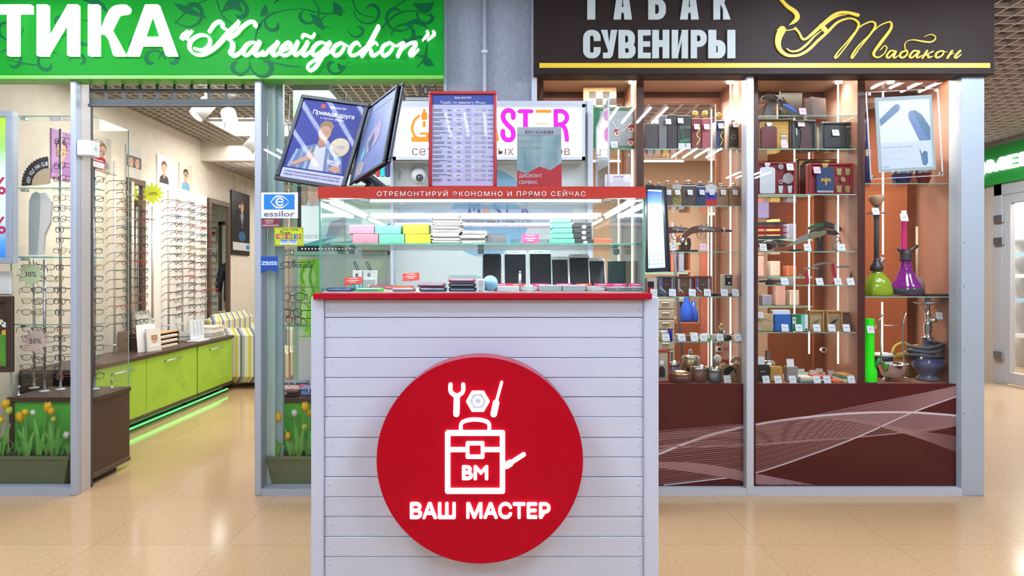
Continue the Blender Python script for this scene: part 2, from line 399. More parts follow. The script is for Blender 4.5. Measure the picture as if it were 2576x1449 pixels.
b = MB(); b.box(WX, -.33, 7.13, 7.22, 2.63, 3.05, WALLP); b.struct('trim_1')
b = MB(); b.box(WX, -.33, 7.22, 12, 2.85, 2.9, VOID); b.struct('ceiling_optician_rear')
lattice(WX, -.35, 7.25, 11.8, 2.63, .1, LATT, 'ceiling_optician_rear_lattice', .014, .03)
# optician's walls
b = MB(); b.box(WX-.1, WX, YS+.02, 12, 0, 3.05, WALLP); b.struct('wall_left')
b = MB(); b.box(WX, -.33, 12, 12.1, 0, 3.05, mat('pale_mint_wall', (.62, .74, .68), .7)); b.struct('wall_back')
b = MB(); b.box(-.33, -.25, YS+.14, 12, 0, 3.05, mat('cream_wall', (.74, .7, .62), .7)); b.struct('wall_optician_right')
# grey stucco pier between the shops
STUCCO = mat('grey_stucco', (.33, .36, .44), .8, noise=((60, 60, 40), .5, (.2, .22, .28)), bump=.5)
b = MB(); x0, _ = q(1118, 0, YS); x1, _ = q(1345, 0, YS); b.box(x0, x1, YS-.02, YS+.14, 0, 3.05, STUCCO)
b.box(x0, x0+.016, YS-.03, YS, 0, 3.05, ALU); b.box(x1-.02, x1+.012, YS-.035, YS+.1, 0, 3.05, ALU2); b.struct('wall_center')
b = MB(); x, _ = q(1219, 0, YS-.04); b.tube([(x, YS-.04, 1.9), (x, YS-.04, 3.0)], .011, mat('grey_pipe', (.42, .45, .52), .4), 10)
for z in (2.25, 2.62): b.box(x-.018, x+.018, YS-.056, YS-.02, z, z+.02, ALU2, .003)
b.thing('conduit_pipe', 'thin vertical grey conduit clipped to the grey stucco pier between the two shop signs', 'pipe')
# ---------------------------------------------------------------- green optician's sign
def qs(pts, Y, sx=1, ox=0, sy=1, oy=0): return [q(ox+a*sx, oy+b*sy, Y) for a, b in pts]
GY = YS-.085
G1 = mat('sign_green', (.0015, .20, .002), .5, emit=.03, ecol=(.0, .5, .0), noise=((1.3, 1, 2.2), .9, (.006, .29, .028)), spec=.12)
G2 = mat('sign_teal_ornament', (.001, .10, .03), .5, emit=.01, ecol=(.0, .3, .1), spec=.12)
GTRIM = mat('sign_green_edge', (.16, .62, .06), .4)
LET = mat('lit_white_letter', (1, 1, 1), .5, emit=1.25, ecol=(.96, .97, 1))
LETS = mat('letter_side_blue', (.25, .35, .75), .4)
t = T('shop_sign', 'bright green fascia sign with white glowing letters above the optician shop', 'sign', (-1.6, GY, 2.47))
x0, zb = q(-60, 188, GY); x1, _ = q(1115, 188, GY)
b = MB(); b.box(x0, x1, GY, YS+.02, zb, 3.0, G1); b.build('panel', t)
b = MB(); b.box(x0, x1, GY+.004, YS+.03, zb-.022, zb-.0005, GTRIM); b.build('bottom_trim', t)
b = MB(FR(GY)); u = GY/F
def curl(cx, cy, r, a0, turn, w0, m=G2, b=b):
    pts = []; ws = []
    n = 18
    for i in range(n+1):
        k = i/n; a = R(a0+turn*k); rr = r*(1-.78*k)
        pts.append(q(cx+rr*math.cos(a), cy+rr*math.sin(a), GY)); ws.append(w0*u*(.25+1.1*k if k < .7 else 1.02-.9*(k-.7)/.3))
    b.ribbon(pts, ws, .0012, m, 0, True)
def leaf(pts, ws, b=b): b.stroke([q(x, y, GY) for x, y in pts], [c*u for c in ws], .0011, G2)
for a in [(30,155,38,200,300,9),(120,160,34,-40,-330,10),(200,155,26,180,260,9),(385,150,30,0,-300,13),(430,150,30,180,300,13),
          (600,165,30,-20,300,12),(665,165,36,190,-300,14),(840,165,26,10,280,10),(930,28,40,180,-330,9),(1000,40,46,20,300,10),
          (770,35,38,-60,300,9),(480,30,44,150,-320,12),(600,30,36,200,300,13),(690,60,30,-90,-300,10),(1060,110,34,60,300,9),
          (1075,40,30,-120,-300,9),(350,110,30,90,300,8),(210,90,40,-90,310,10),(150,60,34,90,-300,8),(20,70,40,0,300,9),(1020,90,36,180,320,11),(900,75,24,180,-280,8)]: curl(*a)
for p in ([(640,110),(655,60),(700,30),(760,22)],[(760,22),(820,35),(870,28)],[(820,40),(800,60),(830,70)],[(960,70),(1000,35),(1040,28),(1095,45)],
          [(1075,105),(1070,140),(1050,170)],[(440,60),(480,20),(520,0)],[(690,8),(700,0)],[(660,150),(720,165),(760,168)],[(100,165),(60,160),(20,150)],[(545,0),(560,40),(585,60)],
          [(885,-10),(900,30),(940,45)],[(990,20),(1020,0),(1040,-10)]): leaf(p, [3, 5, 3, 2][:len(p)] if len(p) != 3 else [3, 4, 2])
for p, k in (([(782,35),(800,55),(815,75)],20),([(840,5),(850,25),(860,40)],24),([(1040,10),(1070,20),(1090,5)],26),([(1068,140),(1075,155),(1090,165)],22),([(655,40),(665,30),(668,12)],18),([(850,160),(860,172),(870,165)],14),([(560,30),(585,10),(610,30)],28),([(1020,60),(1050,55),(1075,70)],14),([(440,10),(470,25),(520,45)],18),([(210,0),(250,10),(270,30)],16)):
    leaf(p, [3, k, 3])
b.build('scroll_ornament', t)
b = MB(FR(GY)); D = .03
for ch, xa, xb in (('Т', -16, 77), ('И', 92, 195), ('К', 221, 314), ('А', 318, 444)):
    (ua, va), (ub, vb) = q(xa, 139, GY-D), q(xb, 11, GY-D); b.glyph(ch, LET, ua, ub, va, vb, D, D-.004, min(26, .3*(xb-xa))*GY/F, 21*GY/F)
S = .2717
for pts, wd in [
  ([(92,350),(105,318),(150,276)],[34,26,8]),([(132,350),(145,318),(190,276)],[34,26,8]),
  ([(215,445),(290,455),(350,400),(340,335),(262,318),(185,362),(160,430),(205,492),(290,498),(390,440),(460,370),(530,290),(600,220),(622,188)],[30,24,26,26,26,28,30,30,30,34,40,40,30,20]),
  ([(345,290),(390,222),(440,192),(468,205),(470,250),(510,262)],[20,26,30,32,28,18]),
  ([(772,232),(772,198),(720,196),(650,245),(590,310),(515,357)],[40,30,26,30,28,18]),
  ([(515,357),(560,385),(562,440),(545,485),(575,508),(630,480),(690,405)],[20,40,44,44,40,22,16]),
  ([(800,392),(740,385),(690,415),(660,470),(672,505),(715,492),(775,420),(818,382)],[16,22,32,36,30,22,18,20]),([(815,380),(775,460),(772,502),(805,502),(850,465)],[36,40,38,26,14]),
  ([(832,502),(868,495),(905,450),(985,385)],[32,26,20,20]),([(985,382),(935,460),(935,502),(972,498),(1015,465)],[36,40,38,26,14]),
  ([(1010,465),(1080,440),(1108,400),(1078,385),(1025,430),(1008,480),(1035,506),(1090,488),(1150,420)],[14,18,24,24,34,38,32,20,14]),
  ([(1170,380),(1138,450),(1130,492),(1155,502),(1205,460),(1265,385)],[34,38,36,28,18,20]),([(1262,382),(1218,465),(1215,502),(1245,502),(1295,460)],[34,38,36,26,14]),
  ([(1205,345),(1225,315),(1262,325),(1300,338),(1328,302)],[14,26,28,24,12]),
  ([(1440,398),(1375,385),(1318,430),(1300,485),(1325,506),(1385,470),(1458,385)],[16,24,34,38,32,22,18]),([(1468,385),(1415,480),(1345,600),(1292,645),(1262,635),(1270,590),(1335,545),(1425,500),(1495,450)],[34,36,32,28,24,18,18,16,14]),
  ([(1575,388),(1515,420),(1492,478),(1518,508),(1570,480),(1602,415),(1575,388),(1645,425)],[22,34,38,34,24,26,20,12]),
  ([(1742,410),(1720,385),(1678,412),(1648,470),(1662,504),(1715,496),(1795,430)],[30,24,32,38,32,20,14]),
  ([(1918,240),(1855,360),(1795,460),(1762,512)],[42,42,40,38]),([(1905,402),(1880,385),(1840,420),(1812,440),(1852,460),(1848,500),(1882,505),(1935,468)],[28,22,18,18,32,34,26,12]),
  ([(2025,388),(1965,420),(1945,478),(1970,508),(2020,480),(2055,415),(2025,388),(2085,420)],[22,34,38,34,24,26,20,12]),
  ([(2085,420),(2140,392),(2152,402),(2115,470),(2095,515)],[14,26,34,38,36]),([(2115,470),(2195,402),(2258,385),(2265,405),(2220,470),(2208,500),(2235,504),(2292,450)],[16,22,26,36,38,36,26,12]),
  ([(2372,290),(2376,310),(2325,368)],[34,28,8]),([(2430,290),(2436,310),(2372,368)],[34,28,8])]:
    b.stroke([q(430+x*S, y*S, GY-D) for x, y in pts], [k*.74*S*u for k in wd], D, LET, D-.004)
b.build('lettering', t, 'white backlit letters')
# ---------------------------------------------------------------- brown tobacco and souvenir sign
BY = YS-.09
BR = mat('sign_dark_brown', (.019, .010, .009), .55, spec=.2, noise=((200, 200, 200), .3, (.026, .017, .016)))
YEL = mat('sign_yellow', (.8, .56, .03), .4); LETG = mat('sign_pale_grey', (.50, .56, .56), .5)
t = T('shop_sign', 'dark brown fascia sign with pale grey letters and yellow tobacco pipe over the souvenir shop', 'sign', (1.5, BY, 2.48))
x0, zb = q(1343, 187, BY); x1, _ = q(2503, 187, BY)
b = MB(); b.box(x0, x1, BY, YS+.03, zb, 3.0, BR, .004); b.build('panel', t)
b = MB(FR(BY)); (ua, va), (ub, vb) = q(1357, 171, BY), q(2490, 159, BY); b.rect(ua, ub, va, vb, .003, YEL, .0025); b.build('yellow_stripe', t)
b = MB(FR(BY)); D = .012
for ch, xa, xb in (('Т', 1455, 1520), ('А', 1543, 1590), ('Б', 1631, 1675), ('А', 1711, 1758), ('К', 1795, 1838)):
    (ua, va), (ub, vb) = q(xa, 49, BY-D), q(xb, -36, BY-D); b.glyph(ch, LETG, ua, ub, va, vb, D, D-.001, min(20, .39*(xb-xa))*BY/F, 14*BY/F)
for ch, xa, xb in (('С', 1467, 1511), ('У', 1512, 1553), ('В', 1556, 1599), ('Е', 1605, 1637), ('Н', 1641, 1684), ('И', 1690, 1731), ('Р', 1738, 1778), ('Ы', 1782, 1850)):
    (ua, va), (ub, vb) = q(xa, 146.5, BY-D), q(xb, 75, BY-D); b.glyph(ch, LETG, ua, ub, va, vb, D, D-.001, min(20, .39*(xb-xa))*BY/F, 14*BY/F)
b.build('lettering', t)
b = MB(FR(BY)); S = .2624; u = BY/F; D = .01
def ys(pts, wd): b.stroke([q(1900+x*S, y*S, BY-D) for x, y in pts], [k*S*u for k in wd], D, YEL, D-.001)
ys([(250,-4),(310,60),(380,110),(405,160),(380,200),(325,240)], [30,34,40,46,36,4])
ys([(258,285),(228,350),(220,420),(242,480),(300,525),(370,535),(440,520),(520,470),(600,390),(690,310),(780,220),(860,183),(930,178),(985,210),(988,260),(930,360),(850,470),(785,548),(765,545),(800,490),(880,400),(990,270),(1080,215),(1138,212),(1150,255),(1080,360),(1000,460),(940,548),(925,540),(980,450),(1080,350),(1180,255),(1270,212),(1305,220),(1298,280),(1210,400),(1145,490),(1140,530),(1175,550),(1230,520),(1262,462),(1240,437),(1200,478)],
   [74,64,52,38,30,26,26,28,28,26,24,18,16,20,22,16,12,14,18,14,12,12,14,16,20,16,12,14,18,14,12,12,12,16,24,30,26,20,14,10,10,10,8])
ys([(215,285),(310,290),(385,275)], [14,8,14]); ys([(385,270),(420,310),(450,368),(485,372),(540,330),(640,240),(740,155),(820,120),(900,122),(985,145)], [24,18,22,22,30,34,34,28,28,34])
ys([(300,462),(350,492),(420,480),(500,420),(570,345),(640,290)], [6,18,22,22,16,8]); ys([(636,246),(684,302)], [46,46]); ys([(670,240),(740,182),(800,152),(880,138)], [6,14,14,6])
for dx in (0, 222): ys([(1345+dx,490),(1300+dx,487),(1268+dx,520),(1262+dx,546),(1290+dx,548),(1352+dx,488),(1328+dx,540),(1342+dx,552),(1380+dx,528)], [12,16,18,18,16,14,20,14,6])
ys([(1440,487),(1402,502),(1388,538),(1412,552),(1450,530),(1460,495),(1440,470),(1437,420),(1462,392),(1520,382),(1600,395),(1670,403),(1718,385),(1728,350),(1690,330),(1645,340),(1622,352)], [14,18,18,16,16,14,8,8,8,10,14,14,12,8,8,6,4])
ys([(1648,487),(1605,553)], [20,20]); ys([(1705,492),(1655,515),(1625,525),(1658,530),(1664,550),(1705,538)], [14,10,10,18,18,6])
ys([(1785,487),(1742,505),(1732,542),(1758,550),(1800,522),(1806,492),(1785,487),(1845,502)], [14,18,18,16,14,14,10,5])
ys([(1888,487),(1845,553)], [20,20]); ys([(1855,525),(1905,510)], [8,8]); ys([(1965,487),(1918,538),(1930,553),(1978,520)], [20,20,16,6])
b.build('emblem', t, 'yellow tobacco pipe emblem with a flowing script name')
# ---------------------------------------------------------------- shop fronts
def post(b, xa, xb, m, y0=YS-.05, y1=YS+.05, pt=197, z0=0):
    (a, zt), (c, _) = q(xa, pt, YS-.05), q(xb, pt, YS-.05); b.box(a, c, y0, y1, z0, zt+.03, m, .004)
# window left of the entrance
t = bpy.data.objects.new('window_1', None); COL.objects.link(t); t.location = (-2.8, YS, 0); ORG['window_1'] = Vector(t.location); t['kind'] = 'structure'
b = MB(); post(b, 176, 190, ALU, YS-.05, YS); xa = q(190, 0, YS-.05)[0]; b.box(xa-.03, xa, YS, YS+.085, 0, 2.5, mat('warm_grey_frame', (.58, .54, .55), .4, .1)); b.box(xa-.028, xa-.004, YS+.085, YS+.115, 0, 2.5, mat('dark_rubber', (.06, .06, .075), .6))
xl = q(-90, 0, YS)[0]; b.box(xl, xa-.03, YS-.048, YS+.03, 0, .045, ALU); b.build('frame', t)
b = MB(); b.box(xl, xa-.03, YS-.012, YS-.004, .045, 2.48, SHOPGLASS); b.build('glass_pane', t)
# window right of the entrance
t = bpy.data.objects.new('window_2', None); COL.objects.link(t); t.location = (-1, YS, 0); ORG['window_2'] = Vector(t.location); t['kind'] = 'structure'
b = MB(); post(b, 640, 657, ALU); xa = q(657, 0, YS-.05)[0]; xe = q(1118, 0, YS)[0]
GL1 = mat('mint_frame', (.55, .72, .66), .35)
b.box(xa, xa+.045, YS+.05, YS+.085, .04, 2.5, GL1); b.box(xa+.045, xa+.085, YS+.075, YS+.105, .04, 2.5, mat('mint_frame_dark', (.33, .45, .48), .35))
b.box(xa, xe, YS-.048, YS+.05, 0, .042, ALU); b.build('frame', t)
b = MB(); b.box(xa, xe, YS-.047, YS-.041, .042, 2.48, SHOPGLASS); b.build('glass_pane', t)
# roller shutter over the entrance
t = T('roller_shutter', 'raised grey roller shutter with square openings above the optician entrance', 'shutter', (-2.0, YS+.06, 2.3))
b = MB(); SH = mat('shutter_grey', (.05, .056, .054), .5); Y = YS+.03
for ya, yb in ((197, 207), (223, 232), (248, 262)):
    (ua, va), (ub, vb) = q(224, yb, Y), q(640, ya, Y); b.box(ua, ub, Y, Y+.012, va, vb, SH, .002)
for ya, yb in ((207, 223), (232, 248)):
    for i in range(11):
        xm = 224+13+i*43.2-18; (ua, va), (ub, vb) = q(max(xm, 224)-0, yb, Y), q(min(xm+7, 640), ya, Y); b.box(ua, ub, Y+.001, Y+.011, va, vb, SH)
b.build('curtain', t)
b = MB(); (ua, va), (ub, vb) = q(222, 268, Y), q(640, 261, Y); b.box(ua, ub, Y-.006, Y+.018, va, vb, mat('shutter_bottom', (.07, .07, .08), .5), .002); b.build('bottom_bar', t)
# sensor on the post
t = T('alarm_sensor', 'small white alarm box mounted on the post beside the optician entrance', 'alarm', P(222, 392, YS))
b = MB(); (ua, va), (ub, vb) = q(192, 391, YS-.055), q(229, 352, YS-.055); b.box(ua, ub, YS-.055, YS+.03, va, vb, WHITE, .006); b.build('housing', t)
b = MB(); b.M = frame((ub, YS-.012, (va+vb)/2), (0, 1, 0), (0, 0, 1))
for a in range(4): b.disc(.014*math.cos(R(90*a)), .014*math.sin(R(90*a)), .003, .0008, GREYP, 0, 8)
b.disc(0, 0, .007, .0012, MIDG, .001, 12); b.build('lens', t)
# souvenir shop front
t = bpy.data.objects.new('window_3', None); COL.objects.link(t); t.location = (1.6, YS, 0); ORG['window_3'] = Vector(t.location); t['kind'] = 'structure'
b = MB(); post(b, 1878, 1897, ALU2, YS-.05, YS+.03, 192); xl = q(1358, 0, YS)[0]; xr = q(2420, 0, YS)[0]
b.box(xl, xr-.002, YS-.048, YS+.02, 0, .042, ALU2); b.box(xl, xr, YS-.03, YS+.05, 2.49, 2.56, mat('lit_beam', (.5, .42, .36), .5)); b.build('frame', t)
b = MB(); b.box(xl, xr, YS-.010, YS-.004, .042, 2.49, SHOPGLASS); b.build('glass_pane', t)
b = MB(); xa = q(2420, 0, YS-.05)[0]; xb = q(2477, 0, YS-.05)[0]; b.box(xa, xb, YS-.05, YS+.06, 0, 2.9, mat('grey_cladding', (.42, .49, .58), .45, .1), .003)
for py in (235, 610, 720, 880, 1040):
    z = q(0, py, YS-.05)[1]
    for xx in (xa+.012,): b.box(xx-.003, xx+.003, YS-.053, YS-.05, z-.003, z+.003, STEEL)
b.struct('wall_corner_pillar')
# printed lower panels
MAR = mat('maroon_print', (.072, .0035, .009), .5, spec=.12, noise=((1.2, 1.2, 2), .8, (.11, .014, .013)))
LN = mat('wave_print_pale', (.42, .22, .23), .4, spec=.2); LN2 = mat('wave_print_mid', (.14, .028, .03), .4, spec=.2); LN3 = mat('wave_print_white', (.8, .7, .76), .3)
LY = YS-.002
def lower_panel(xa, xb, label):
    t = T('base_panel', label, 'panel', P((xa+xb)/2, 1222, YS), 'printed lower panels of the souvenir shop')
    b = MB(); (ua, va), (ub, vb) = q(xa, 1223, LY), q(xb, 966, LY); b.box(ua, ub, LY, LY+.02, va, vb, MAR); b.build('board', t)
    b = MB(FR(LY)); S = .3634
    def cv(pts):                       # curve in crop pixels, clipped to this panel
        return [(1640+x*S, 940+y*S) for x, y in smooth(pts, 20)]
    def strip(up, lo, m, w):
        A, B = cv(up), cv(lo)
        for i in range(len(A)-1):
            if xa <= A[i][0] and A[i+1][0] <= xb and A[i][1] < B[i][1]+.01:
                qd = [A[i], A[i+1], B[i+1], B[i]]
                b.poly([q(x, min(max(y, 967), 1221), LY) for x, y in qd], w, m)
    def wave(pts, wd, m, w):
        C = [p for p in cv(pts) if xa <= p[0] <= xb and 968 < p[1] < 1220]
        if len(C) > 1: b.ribbon([q(x, y, LY) for x, y in C], wd*LY/F, w, m)
    X = [40, 350, 700, 1060, 1420, 1800, 2160]
    strip(list(zip(X, [415, 385, 355, 300, 225, 150, 75])), list(zip(X, [775, 740, 690, 575, 440, 270, 140])), LN2, .0006)
    strip(list(zip(X, [530, 440, 350, 312, 330, 420, 560])), list(zip(X, [530, 440, 352, 340, 330, 420, 560])), LN2, .0007)
    strip(list(zip(X, [400, 360, 345, 300, 272, 268, 294])), list(zip(X, [400, 360, 350, 310, 330, 410, 350])), mat('wave_print_veil', (.26, .13, .14), .4), .0008)
    for i in range(26):
        k = i/25; wave([(x, a+(c-a)*k) for x, a, c in zip(X, [415, 385, 355, 300, 225, 150, 75], [775, 740, 690, 575, 440, 270, 140])], 1.0 if i % 3 else 1.5, LN, .001)
    for i in range(14):
        k = i/13; wave([(x, a+(c-a)*k) for x, a, c in zip(X, [400, 372, 350, 302, 272, 268, 294], [560, 525, 500, 470, 435, 395, 340])], 1.3, LN, .0011)
    for i in range(16):
        k = i/15; wave([(x, a+(c-a)*k) for x, a, c in zip(X, [610, 625, 690, 760, 830, 900, 960], [650, 690, 755, 840, 900, 960, 990])], 1.6, LN, .0011)
    for i in range(16):
        k = i/15; wave([(x, a+(c-a)*k) for x, a, c in zip(X, [530, 440, 352, 310, 335, 430, 560], [545, 455, 357, 316, 320, 390, 440])], .9, LN, .0011)
    wave(list(zip(X, [560, 440, 355, 302, 272, 268, 294])), 5, LN3, .0013); wave(list(zip(X, [500, 505, 490, 465, 440, 400, 350])), 3.5, LN, .0013); wave(list(zip(X, [775, 740, 690, 575, 440, 270, 140])), 3, LN3, .0013)
    b.build('wave_print', t)
lower_panel(1358, 1877, 'maroon lower panel with pale wave lines, the narrower one beside the white kiosk')
lower_panel(1897, 2420, 'maroon lower panel with pale wave lines, the wider one beside the grey corner pillar')
# ---------------------------------------------------------------- corridor and green shop beyond
CX = 6.1
b = MB(); SH = mat('shop_white_wall', (.8, .79, .76), .6)
b.box(CX, CX+.1, 7.62, 8.5, 0, 2.42, mat('warm_stone_pier', (.66, .55, .42), .6)); b.box(CX, CX+.1, 4.5, 12, 2.42, 3.2, SH); b.box(CX, CX+.1, 8.5, 12, 0, 2.42, SH); b.box(CX+2.2, CX+2.3, 5, 12, 0, 3.2, SH); b.box(CX, CX+2.3, 9.0, 9.1, 0, 3.2, SH)
b.struct('wall_right')
b = MB(); b.box(2.9, CX+2.4, 11.6, 11.7, 0, 3.2, SH); b.struct('wall_corridor_end')
b = MB(); b.box(2.86, 2.92, YS+.06, 11.6, 0, 3.0, WOOD); b.struct('wall_souvenir_side')
t = T('shop_sign', 'green sign with white glowing letters above the glass door down the corridor', 'sign', (CX, 7.3, 2.4))
b = MB(); b.box(CX-.06, CX, 5.5, 8.4, 2.42, 2.88, mat('corridor_sign_green', (.03, .32, .05), .4, emit=.12)); b.build('panel', t)
b = MB(); b.M = frame((CX-.06, 7.78, 2.42), (0, -1, 0), (0, 0, 1)); 
b.text('МЕГ', LET, .13, .78, .15, .31, .03, .03, .05, 0, 3); b.disc(-.02, .22, .12, .03, LET, .03); b.build('lettering', t)
d = bpy.data.objects.new('door_1', None); COL.objects.link(d); d.location = (CX, 7.3, 0); ORG['door_1'] = Vector(d.location); d['kind'] = 'structure'
b = MB(); DF = mat('door_frame_grey', (.55, .53, .5), .4)
b.box(CX-.02, CX+.06, 7.5, 7.62, 0, 2.42, DF, .004); b.box(CX-.02, CX+.06, 6.4, 7.62, 2.28, 2.42, DF, .004); b.box(CX-.03, CX+.03, 7.36, 7.48, .02, 2.27, DF, .004); b.box(CX-.03, CX+.03, 6.45, 7.37, 2.17, 2.27, DF, .004); b.box(CX-.03, CX+.03, 6.45, 7.37, .02, .16, DF, .004); b.box(CX-.03, CX+.03, 6.45, 6.57, .02, 2.27, DF, .004)
b.build('frame', d)
for z in (1.95, 1.68, .3):
    b = MB(); b.box(CX-.06, CX-.02, 7.44, 7.58, z, z+.09, STEEL, .004); b.build('hinge', d)
b = MB(); b.box(CX-.004, CX+.004, 6.57, 7.36, .16, 2.17, SHOPGLASS); b.build('glass_pane', d)
for i, z in enumerate((.45, .95, 1.3, 1.6, 1.9)):
    t = T('wall_shelf', 'white wall shelf with small goods inside the corridor shop, %s from the floor' % ORD[i], 'shelf', (CX+1.6, 7.2, z), 'shelves inside the corridor shop')
    b = MB(); b.box(CX+1.3, CX+1.7, 6, 8.9, z, z+.03, mat('shelf_white', (.85, .86, .88), .5)); b.build('board', t)
    b = MB(); b.box(CX+1.285, CX+1.3, 6, 8.9, z-.02, z+.03, mat('shelf_edge_blue', (.3, .5, .75), .5) if i % 2 else PAPER); b.build('price_rail', t)
    for k in range(5):
        y = 7.25+k*.3+.07*(i % 3); c = [(.1, .15, .3), (.7, .75, .8), (.05, .06, .08), (.2, .6, .25), (.5, .2, .2)][(k+i) % 5]
        b = MB(); b.box(CX+1.36, CX+1.46, y, y+.14, z+.03, z+.2+.03*(k % 2), mat('goods_%d' % ((k+i) % 5), c, .5), .006)
        b.thing('goods_box', '%s small box from the far end on the %s white shelf of the corridor shop' % (ORD[k], ORD[i]), 'box', 'boxes inside the corridor shop')
b = MB(); b.M = frame((CX-.004, 7.93, 1.22), (0, -1, 0), (0, 0, 1)); b.disc(0, 0, .1, .003, mat('sticker_green', (.02, .42, .14), .4), .003); b.disc(0, 0, .045, .0036, PAPER)
b.thing('door_sticker', 'round green sticker on the wall pier by the corridor shop door', 'sticker')
# ---------------------------------------------------------------- white plank kiosk
YK = 1.962
KW = mat('white_painted_plank', (.70, .77, .94), .42, noise=((2.5, 60, 60), .35, (.64, .71, .90)), bump=.12)
KP = mat('white_painted_post', (.68, .75, .93), .4, noise=((40, 40, 2), .3, (.62, .69, .88)))
KD = mat('plank_gap_grey', (.36, .36, .42), .8)
kb = 2.58; ZL = 1.247
t = T('kiosk_counter', 'white plank-clad kiosk counter with a red ledge, carrying the glass display case', 'counter', (0, YK, 0))
xa, xb = q(783, 0, YK)[0], q(1657, 0, YK)[0]
b = MB(); b.box(xa+.01, xb-.01, YK+.03, kb, 0.01, ZL-.03, KD); b.build('body', t)
x0, x1 = q(815, 0, YK)[0], q(1620, 0, YK)[0]
b = MB(); ys_ = [753.5, 799, 850, 901, 951, 1000, 1051, 1102, 1152, 1202, 1252, 1302, 1353, 1403, 1454, 1504, 1555, 1606, 1657, 1708]
for i in range(len(ys_)-1):
    za, zb = q(0, ys_[i+1], YK)[1], q(0, ys_[i], YK)[1]; b.box(x0, x1, YK+.006+.001*(i % 3), YK+.03, za+.0008, zb-.0005*(1+i % 2), KW, .0018)
b.build('plank_front', t)
for i in range(14):
    for xx in (x0+.012+.003*(i % 4), x1-.014-.002*(i % 3)):
        z = q(0, (ys_[i]+ys_[i+1])/2+(-1)**i*4, YK)[1]; b = MB(frame((xx, YK+.0055, z), (1, 0, 0), (0, 0, 1))); b.disc(0, 0, .0022, .0005, MIDG, 0, 8); b.build('nail', t)
for a, c in ((783, 815), (1620, 1657)):
    b = MB(); b.box(q(a, 0, YK)[0], q(c, 0, YK)[0]-.0008, YK-.004, YK+.05, 0, ZL-.012, KP, .003); b.build('corner_post', t)
b = MB(); (la, lz), (lb, lt) = q(787, 753, YK-.02), q(1641, 737.5, YK-.02); b.box(la, lb, YK-.02, kb, lz, lt, RED, .002); b.build('ledge', t, 'red painted ledge')
ZL = lt
# round lightbox sign
DY = YK-.095; u = DY/F
DISC = mat('sign_red_face', (.46, .001, .014), .45, emit=.03, spec=.12); RIM = mat('sign_red_rim', (.48, .02, .05), .3)
t = T('round_sign', 'large round red light box with glowing white emblem on the front of the kiosk', 'sign', P(1207, 1418, DY))
c = q(1207, 1158, DY); r = 260*u
b = MB(FR(DY)); b.disc(c[0], c[1], r, 0, RIM, .09, 72); b.build('drum', t)
b.__init__(FR(DY)); b.disc(c[0], c[1], r-.002, .0015, DISC, .001, 72); b.build('face', t)
HAL = mat('lit_white_emblem', (1, 1, 1), .5, emit=1.7, ecol=(1, .97, .97)); D = .01
b = MB(FR(DY))
for s, xa_, xb_ in (('ВАШ', 1031, 1146), ('МАСТЕР', 1173, 1385)):
    (ua, va), (ub, vb) = q(xa_, 1306, DY-D), q(xb_, 1265, DY-D); b.text(s, HAL, ua, ub, va, vb, D, D-.002, .03, 0, 5, 1.0)
b.build('lettering', t)
b = MB(FR(DY))                              # plain tool emblem: a toolbox with a spanner, a screwdriver and a nut
def E(pts, wd, n=6, m=HAL): b.stroke([q(x, y, DY-D) for x, y in pts], wd*u, D, m, D-.002, n)
def EL(pts, wd=11): 
    for i in range(len(pts)-1): E([pts[i], pts[i+1]], wd)
EL([(1126,1090),(1264,1090),(1264,1236),(1126,1236),(1126,1090)], 13); EL([(1126,1132),(1174,1132)]); EL([(1216,1132),(1264,1132)])
EL([(1176,1116),(1214,1116),(1214,1150),(1176,1150),(1176,1116)], 9)
E([(1160,1088),(1162,1064),(1195,1056),(1228,1064),(1230,1088)], 9)
E([(1148,1042),(1149,1000)], 15, 1); E([(1133,968),(1134,986),(1149,996),(1164,986),(1165,968)], 10)
EL([(1242,1042),(1248,1014)], 16); EL([(1248,1014),(1262,962)], 7)
EL([(1284,1166),(1318,1144)], 10); EL([(1274,1172),(1284,1166)], 16)
pts = [(1202+26*math.cos(R(60*k)), 1010+26*math.sin(R(60*k))) for k in range(7)]
b.poly([q(x, y, DY) for x, y in pts[:6]], .003, mat('sign_grey_fill', (.34, .36, .4), .5), .001); EL(pts, 7); E([(1202+10*math.cos(R(30*k)), 1010+10*math.sin(R(30*k))) for k in range(13)], 5, 2)
(ua, va), (ub, vb) = q(1162, 1208, DY-D), q(1228, 1172, DY-D); b.text('BM', HAL, ua, ub, va, vb, D, D-.002, .03, 0, 4)
b.build('emblem', t, 'white tool emblem')
# ---------------------------------------------------------------- glass display case on the kiosk
YC = 1.975
t = T('display_case', 'glass display case with red lettered top band standing on the white kiosk', 'display case', (0, YC, ZL))
ca, cb = q(803, 0, YC)[0], q(1622, 0, YC)[0]; ct = q(0, 470, YC)[1]; cm = q(0, 499, YC)[1]; CBK = kb-.01
b = MB(); b.box(ca, cb, YC, YC+.005, ZL, cm+.01, GLASS); b.build('front_glass', t)
for xx in (ca, cb-.005):
    b = MB(); b.box(xx, xx+.005, YC+.006, CBK, ZL, cm+.01, glassmat('green_side_glass', (.86, .97, .93))); b.box(xx, xx+.005, YC-.0005, YC+.0055, ZL, cm, EDGE); b.build('side_glass', t)
b = MB(); b.box(ca+.006, (ca+cb)/2+.02, CBK-.012, CBK-.008, ZL, cm+.01, GLASS); b.build('sliding_back_glass', t)
b = MB(); b.box((ca+cb)/2-.02, cb-.006, CBK-.005, CBK-.001, ZL, cm+.01, GLASS); b.build('sliding_back_glass', t)
b = MB(); sz = q(0, 612, 2.07)[1]; b.box(ca+.008, cb-.008, 2.07, CBK-.03, sz-.005, sz, SHELFG); b.box(ca+.008, cb-.008, 2.0695, 2.0705, sz-.005, sz, EDGE); b.build('shelf', t)
